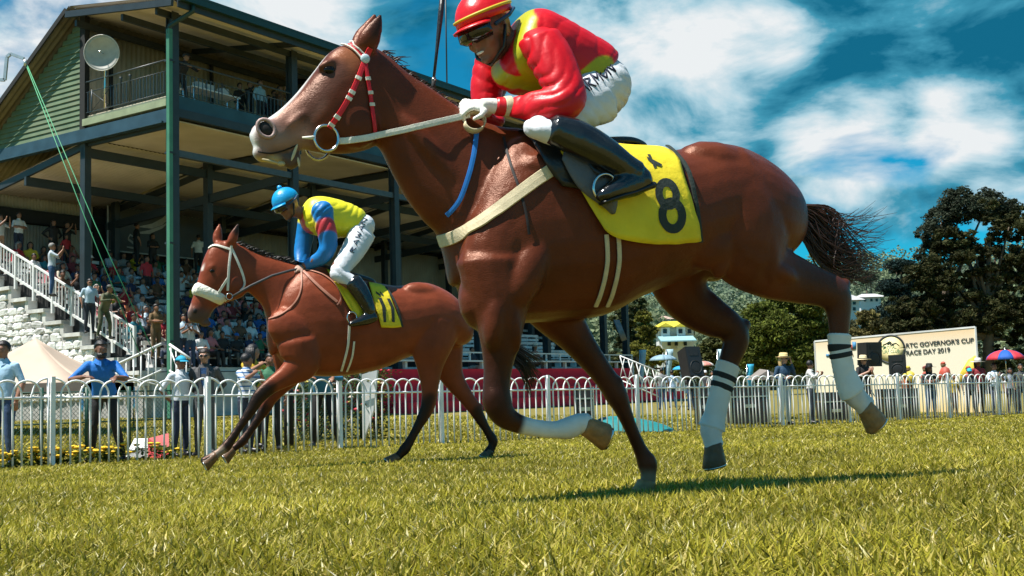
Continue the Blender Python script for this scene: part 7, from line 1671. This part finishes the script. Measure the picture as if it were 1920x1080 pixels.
# ------------------------------------------------------------------ the sponsor banner
def banner():
    A0, B0 = at(1527, 640, 37.6), at(1828, 613, 34.6); d = V(B0.x-A0.x, B0.y-A0.y, 0); L = d.length; d /= L; nrm = V(d.y, -d.x, 0)
    if nrm.y > 0: nrm = -nrm
    zt = A0.z; zb = zt-2.9; SL = (B0.z-A0.z)/L
    def uv(px, py):
        q = ray(px, py); t = (A0-CAM).dot(nrm)/q.dot(nrm); p = CAM+q*t; u_ = (p-A0).dot(d); return u_, p.z-SL*u_
    def P(u, z, o=.0): return V(A0.x, A0.y, 0)+d*u+UP*(z+SL*u)+nrm*o
    T = thing('event_banner', 'large beige printed banner board reading race day 2019', 'banner', P(L/2, gz(A0.x, A0.y)))
    m = bpy.data.materials.new('banner_print'); m.use_nodes = True; nt = m.node_tree; N = nt.nodes.new; Lk = nt.links.new; b = nt.nodes['Principled BSDF']; b.inputs['Roughness'].default_value = .55
    tc = N('ShaderNodeTexCoord'); sx = N('ShaderNodeSeparateXYZ'); Lk(tc.outputs['Generated'], sx.inputs[0]); cr = N('ShaderNodeValToRGB'); e = cr.color_ramp.elements; e[0].position = 0; e[0].color = (.80, .52, .14, 1); e[1].position = 1; e[1].color = (.80, .56, .32, 1)
    for p_, c_ in ((.25, (.84, .66, .36)), (.5, (.84, .76, .60)), (.8, (.84, .75, .58))): q = e.new(p_); q.color = (*c_, 1)
    Lk(sx.outputs[2], cr.inputs[0]); Lk(cr.outputs[0], b.inputs['Base Color'])
    MB().box(P(L/2, (zt+zb)/2, -.04), (d+UP*SL)*(L/2), nrm*.03, UP*((zt-zb)/2)).build('board', m, T)
    for a_, b_ in (((0, zt), (L, zt)), ((0, zb), (0, zt)), ((L, zb), (L, zt))): MB().bar(P(a_[0], a_[1], -.02), P(b_[0], b_[1], -.02), .05, .05).build('frame', M_whitewash, T)
    for u in (.2, L/2, L-.2): MB().bar(P(u, zb, -.1), P(u, gz(A0.x, A0.y)-.2, -.1), .08, .08).build('leg', M_steel, T); MB().bar(P(u, zt-.6, -.1), P(u, gz(A0.x, A0.y)-.1, -1.4), .06, .06).build('strut', M_steel, T)
    Rm = Matrix((d, -nrm.cross(d)*-1 if False else UP, nrm)).transposed()
    def text(s, x0, y0, x1, col, name, h=None):
        cu = bpy.data.curves.new('t', 'FONT'); cu.body = s; cu.size = 1; cu.extrude = .003; cu.offset = .018; o = bpy.data.objects.new('t', cu); COL.objects.link(o); dg = bpy.context.evaluated_depsgraph_get(); me = bpy.data.meshes.new_from_object(o.evaluated_get(dg)); bpy.data.objects.remove(o)
        c = coords(me); u0, z0 = uv(x0, y0); u1, _ = uv(x1, y0); w = c[:, 0].max()-c[:, 0].min(); k = (u1-u0)/w; kh = k if h is None else h/(c[:, 1].max()-c[:, 1].min()); c[:, 0] -= c[:, 0].min()
        Q = [P(u0+x*k, z0+y*kh, .006+z) for x, y, z in c]; me.vertices.foreach_set('co', np.array(Q).ravel()); me.update(); me.materials.clear(); return new(name, me, col, T)
    ink = mat('banner_ink', (.025, .03, .03), .6, var=0)
    text("RTC GOVERNOR'S CUP", 1699, 652, 1827, ink, 'lettering', .15); text('RACE DAY 2019', 1699.5, 666, 1782, ink, 'lettering', .15)
    cu_, cz = uv(1670, 655); r0 = abs(uv(1698, 655)[0]-cu_)
    def disc(r_, col, nm, o, r_in=0, a0=0, a1=2*math.pi):
        v = []; f = []; n = 48
        for i in range(n+1): a = a0+(a1-a0)*i/n; v += [P(cu_+math.cos(a)*r_, cz+math.sin(a)*r_, o), P(cu_+math.cos(a)*r_in, cz+math.sin(a)*r_in, o)]
        for i in range(n): f.append((i*2, i*2+1, i*2+3, i*2+2))
        new(nm, evalmesh(mesh('d', v, f), [('SOLIDIFY', dict(thickness=.004, offset=0))], nm), col, T)
    disc(r0*.9, mat('logo_fill', (.66, .56, .28), .6), 'logo_disc', .004, 0.0); disc(r0, ink, 'logo_ring', .009, r0*.87)
    for pts in ([(1655, 647), (1662, 644), (1668, 640), (1673, 645), (1680, 643), (1686, 648)], [(1664, 646), (1671, 641), (1669, 646), (1676, 647)]):
        MB().tube([P(*uv(*q), .010) for q in pts], .012, 5).build('logo_line', ink, T, True)
    MB().tube([P(*uv(*q), .010) for q in ((1650, 649), (1660, 650), (1656, 654))], .012, 5).build('logo_line', mat('logo_green', (.12, .25, .12), .6), T, True)
    text('ROYAL', 1659, 655.5, 1681, mat('logo_green', (.12, .25, .12), .6), 'lettering', .11); text('TURF CLUB', 1651, 663.5, 1687, MATS['logo_green'], 'lettering', .11)
    # sponsors and the printed riders at the foot
    def blob(pts, col, nm, o=.006):
        v = [P(*uv(*q), o) for q in pts]; new(nm, evalmesh(mesh('b', v, [tuple(range(len(v)))]), [('SOLIDIFY', dict(thickness=.003, offset=0))], nm), col, T)
    rd, yl, bl2 = mat('print_red', (.45, .08, .05), .6, var=.3, vs=4), mat('print_yellow', (.62, .47, .05), .6, var=.2, vs=3), mat('print_blue', (.05, .22, .42), .6)
    blob([(1583, 647), (1603, 646), (1603, 656), (1583, 656)], rd, 'sponsor_mark'); blob([(1598, 641), (1605, 641), (1605, 655), (1599, 655)], bl2, 'sponsor_mark', .007); blob([(1549, 664), (1555, 664), (1555, 669), (1549, 669)], bl2, 'sponsor_mark')
    text('ah', 1591, 668, 1600, mat('print_brown', (.3, .2, .12), .6), 'lettering', .12)
    blob([(1800, 700), (1806, 690), (1815, 675), (1829, 666), (1833, 720), (1800, 720)], yl, 'printed_swirl')
    for x, c, y in ((1705, yl, 690), (1771, rd, 682), (1737, rd, 690), (1818, rd, 690)):
        blob([(x-11, y+30), (x-10, y+16), (x-6, y+8), (x+2, y+5), (x+9, y+9), (x+11, y+18), (x+8, y+30)], c, 'printed_rider', .008)
        blob([(x-3+4.5*math.cos(q), y+2+4.5*math.sin(q)) for q in np.linspace(0, 2*math.pi, 11)[:-1]], MATS['print_brown'], 'printed_head', .010); blob([(x-8, y+1), (x-6, y-3), (x-2, y-5), (x+2, y-2), (x+1, y+1)], c, 'printed_cap', .012)
banner()
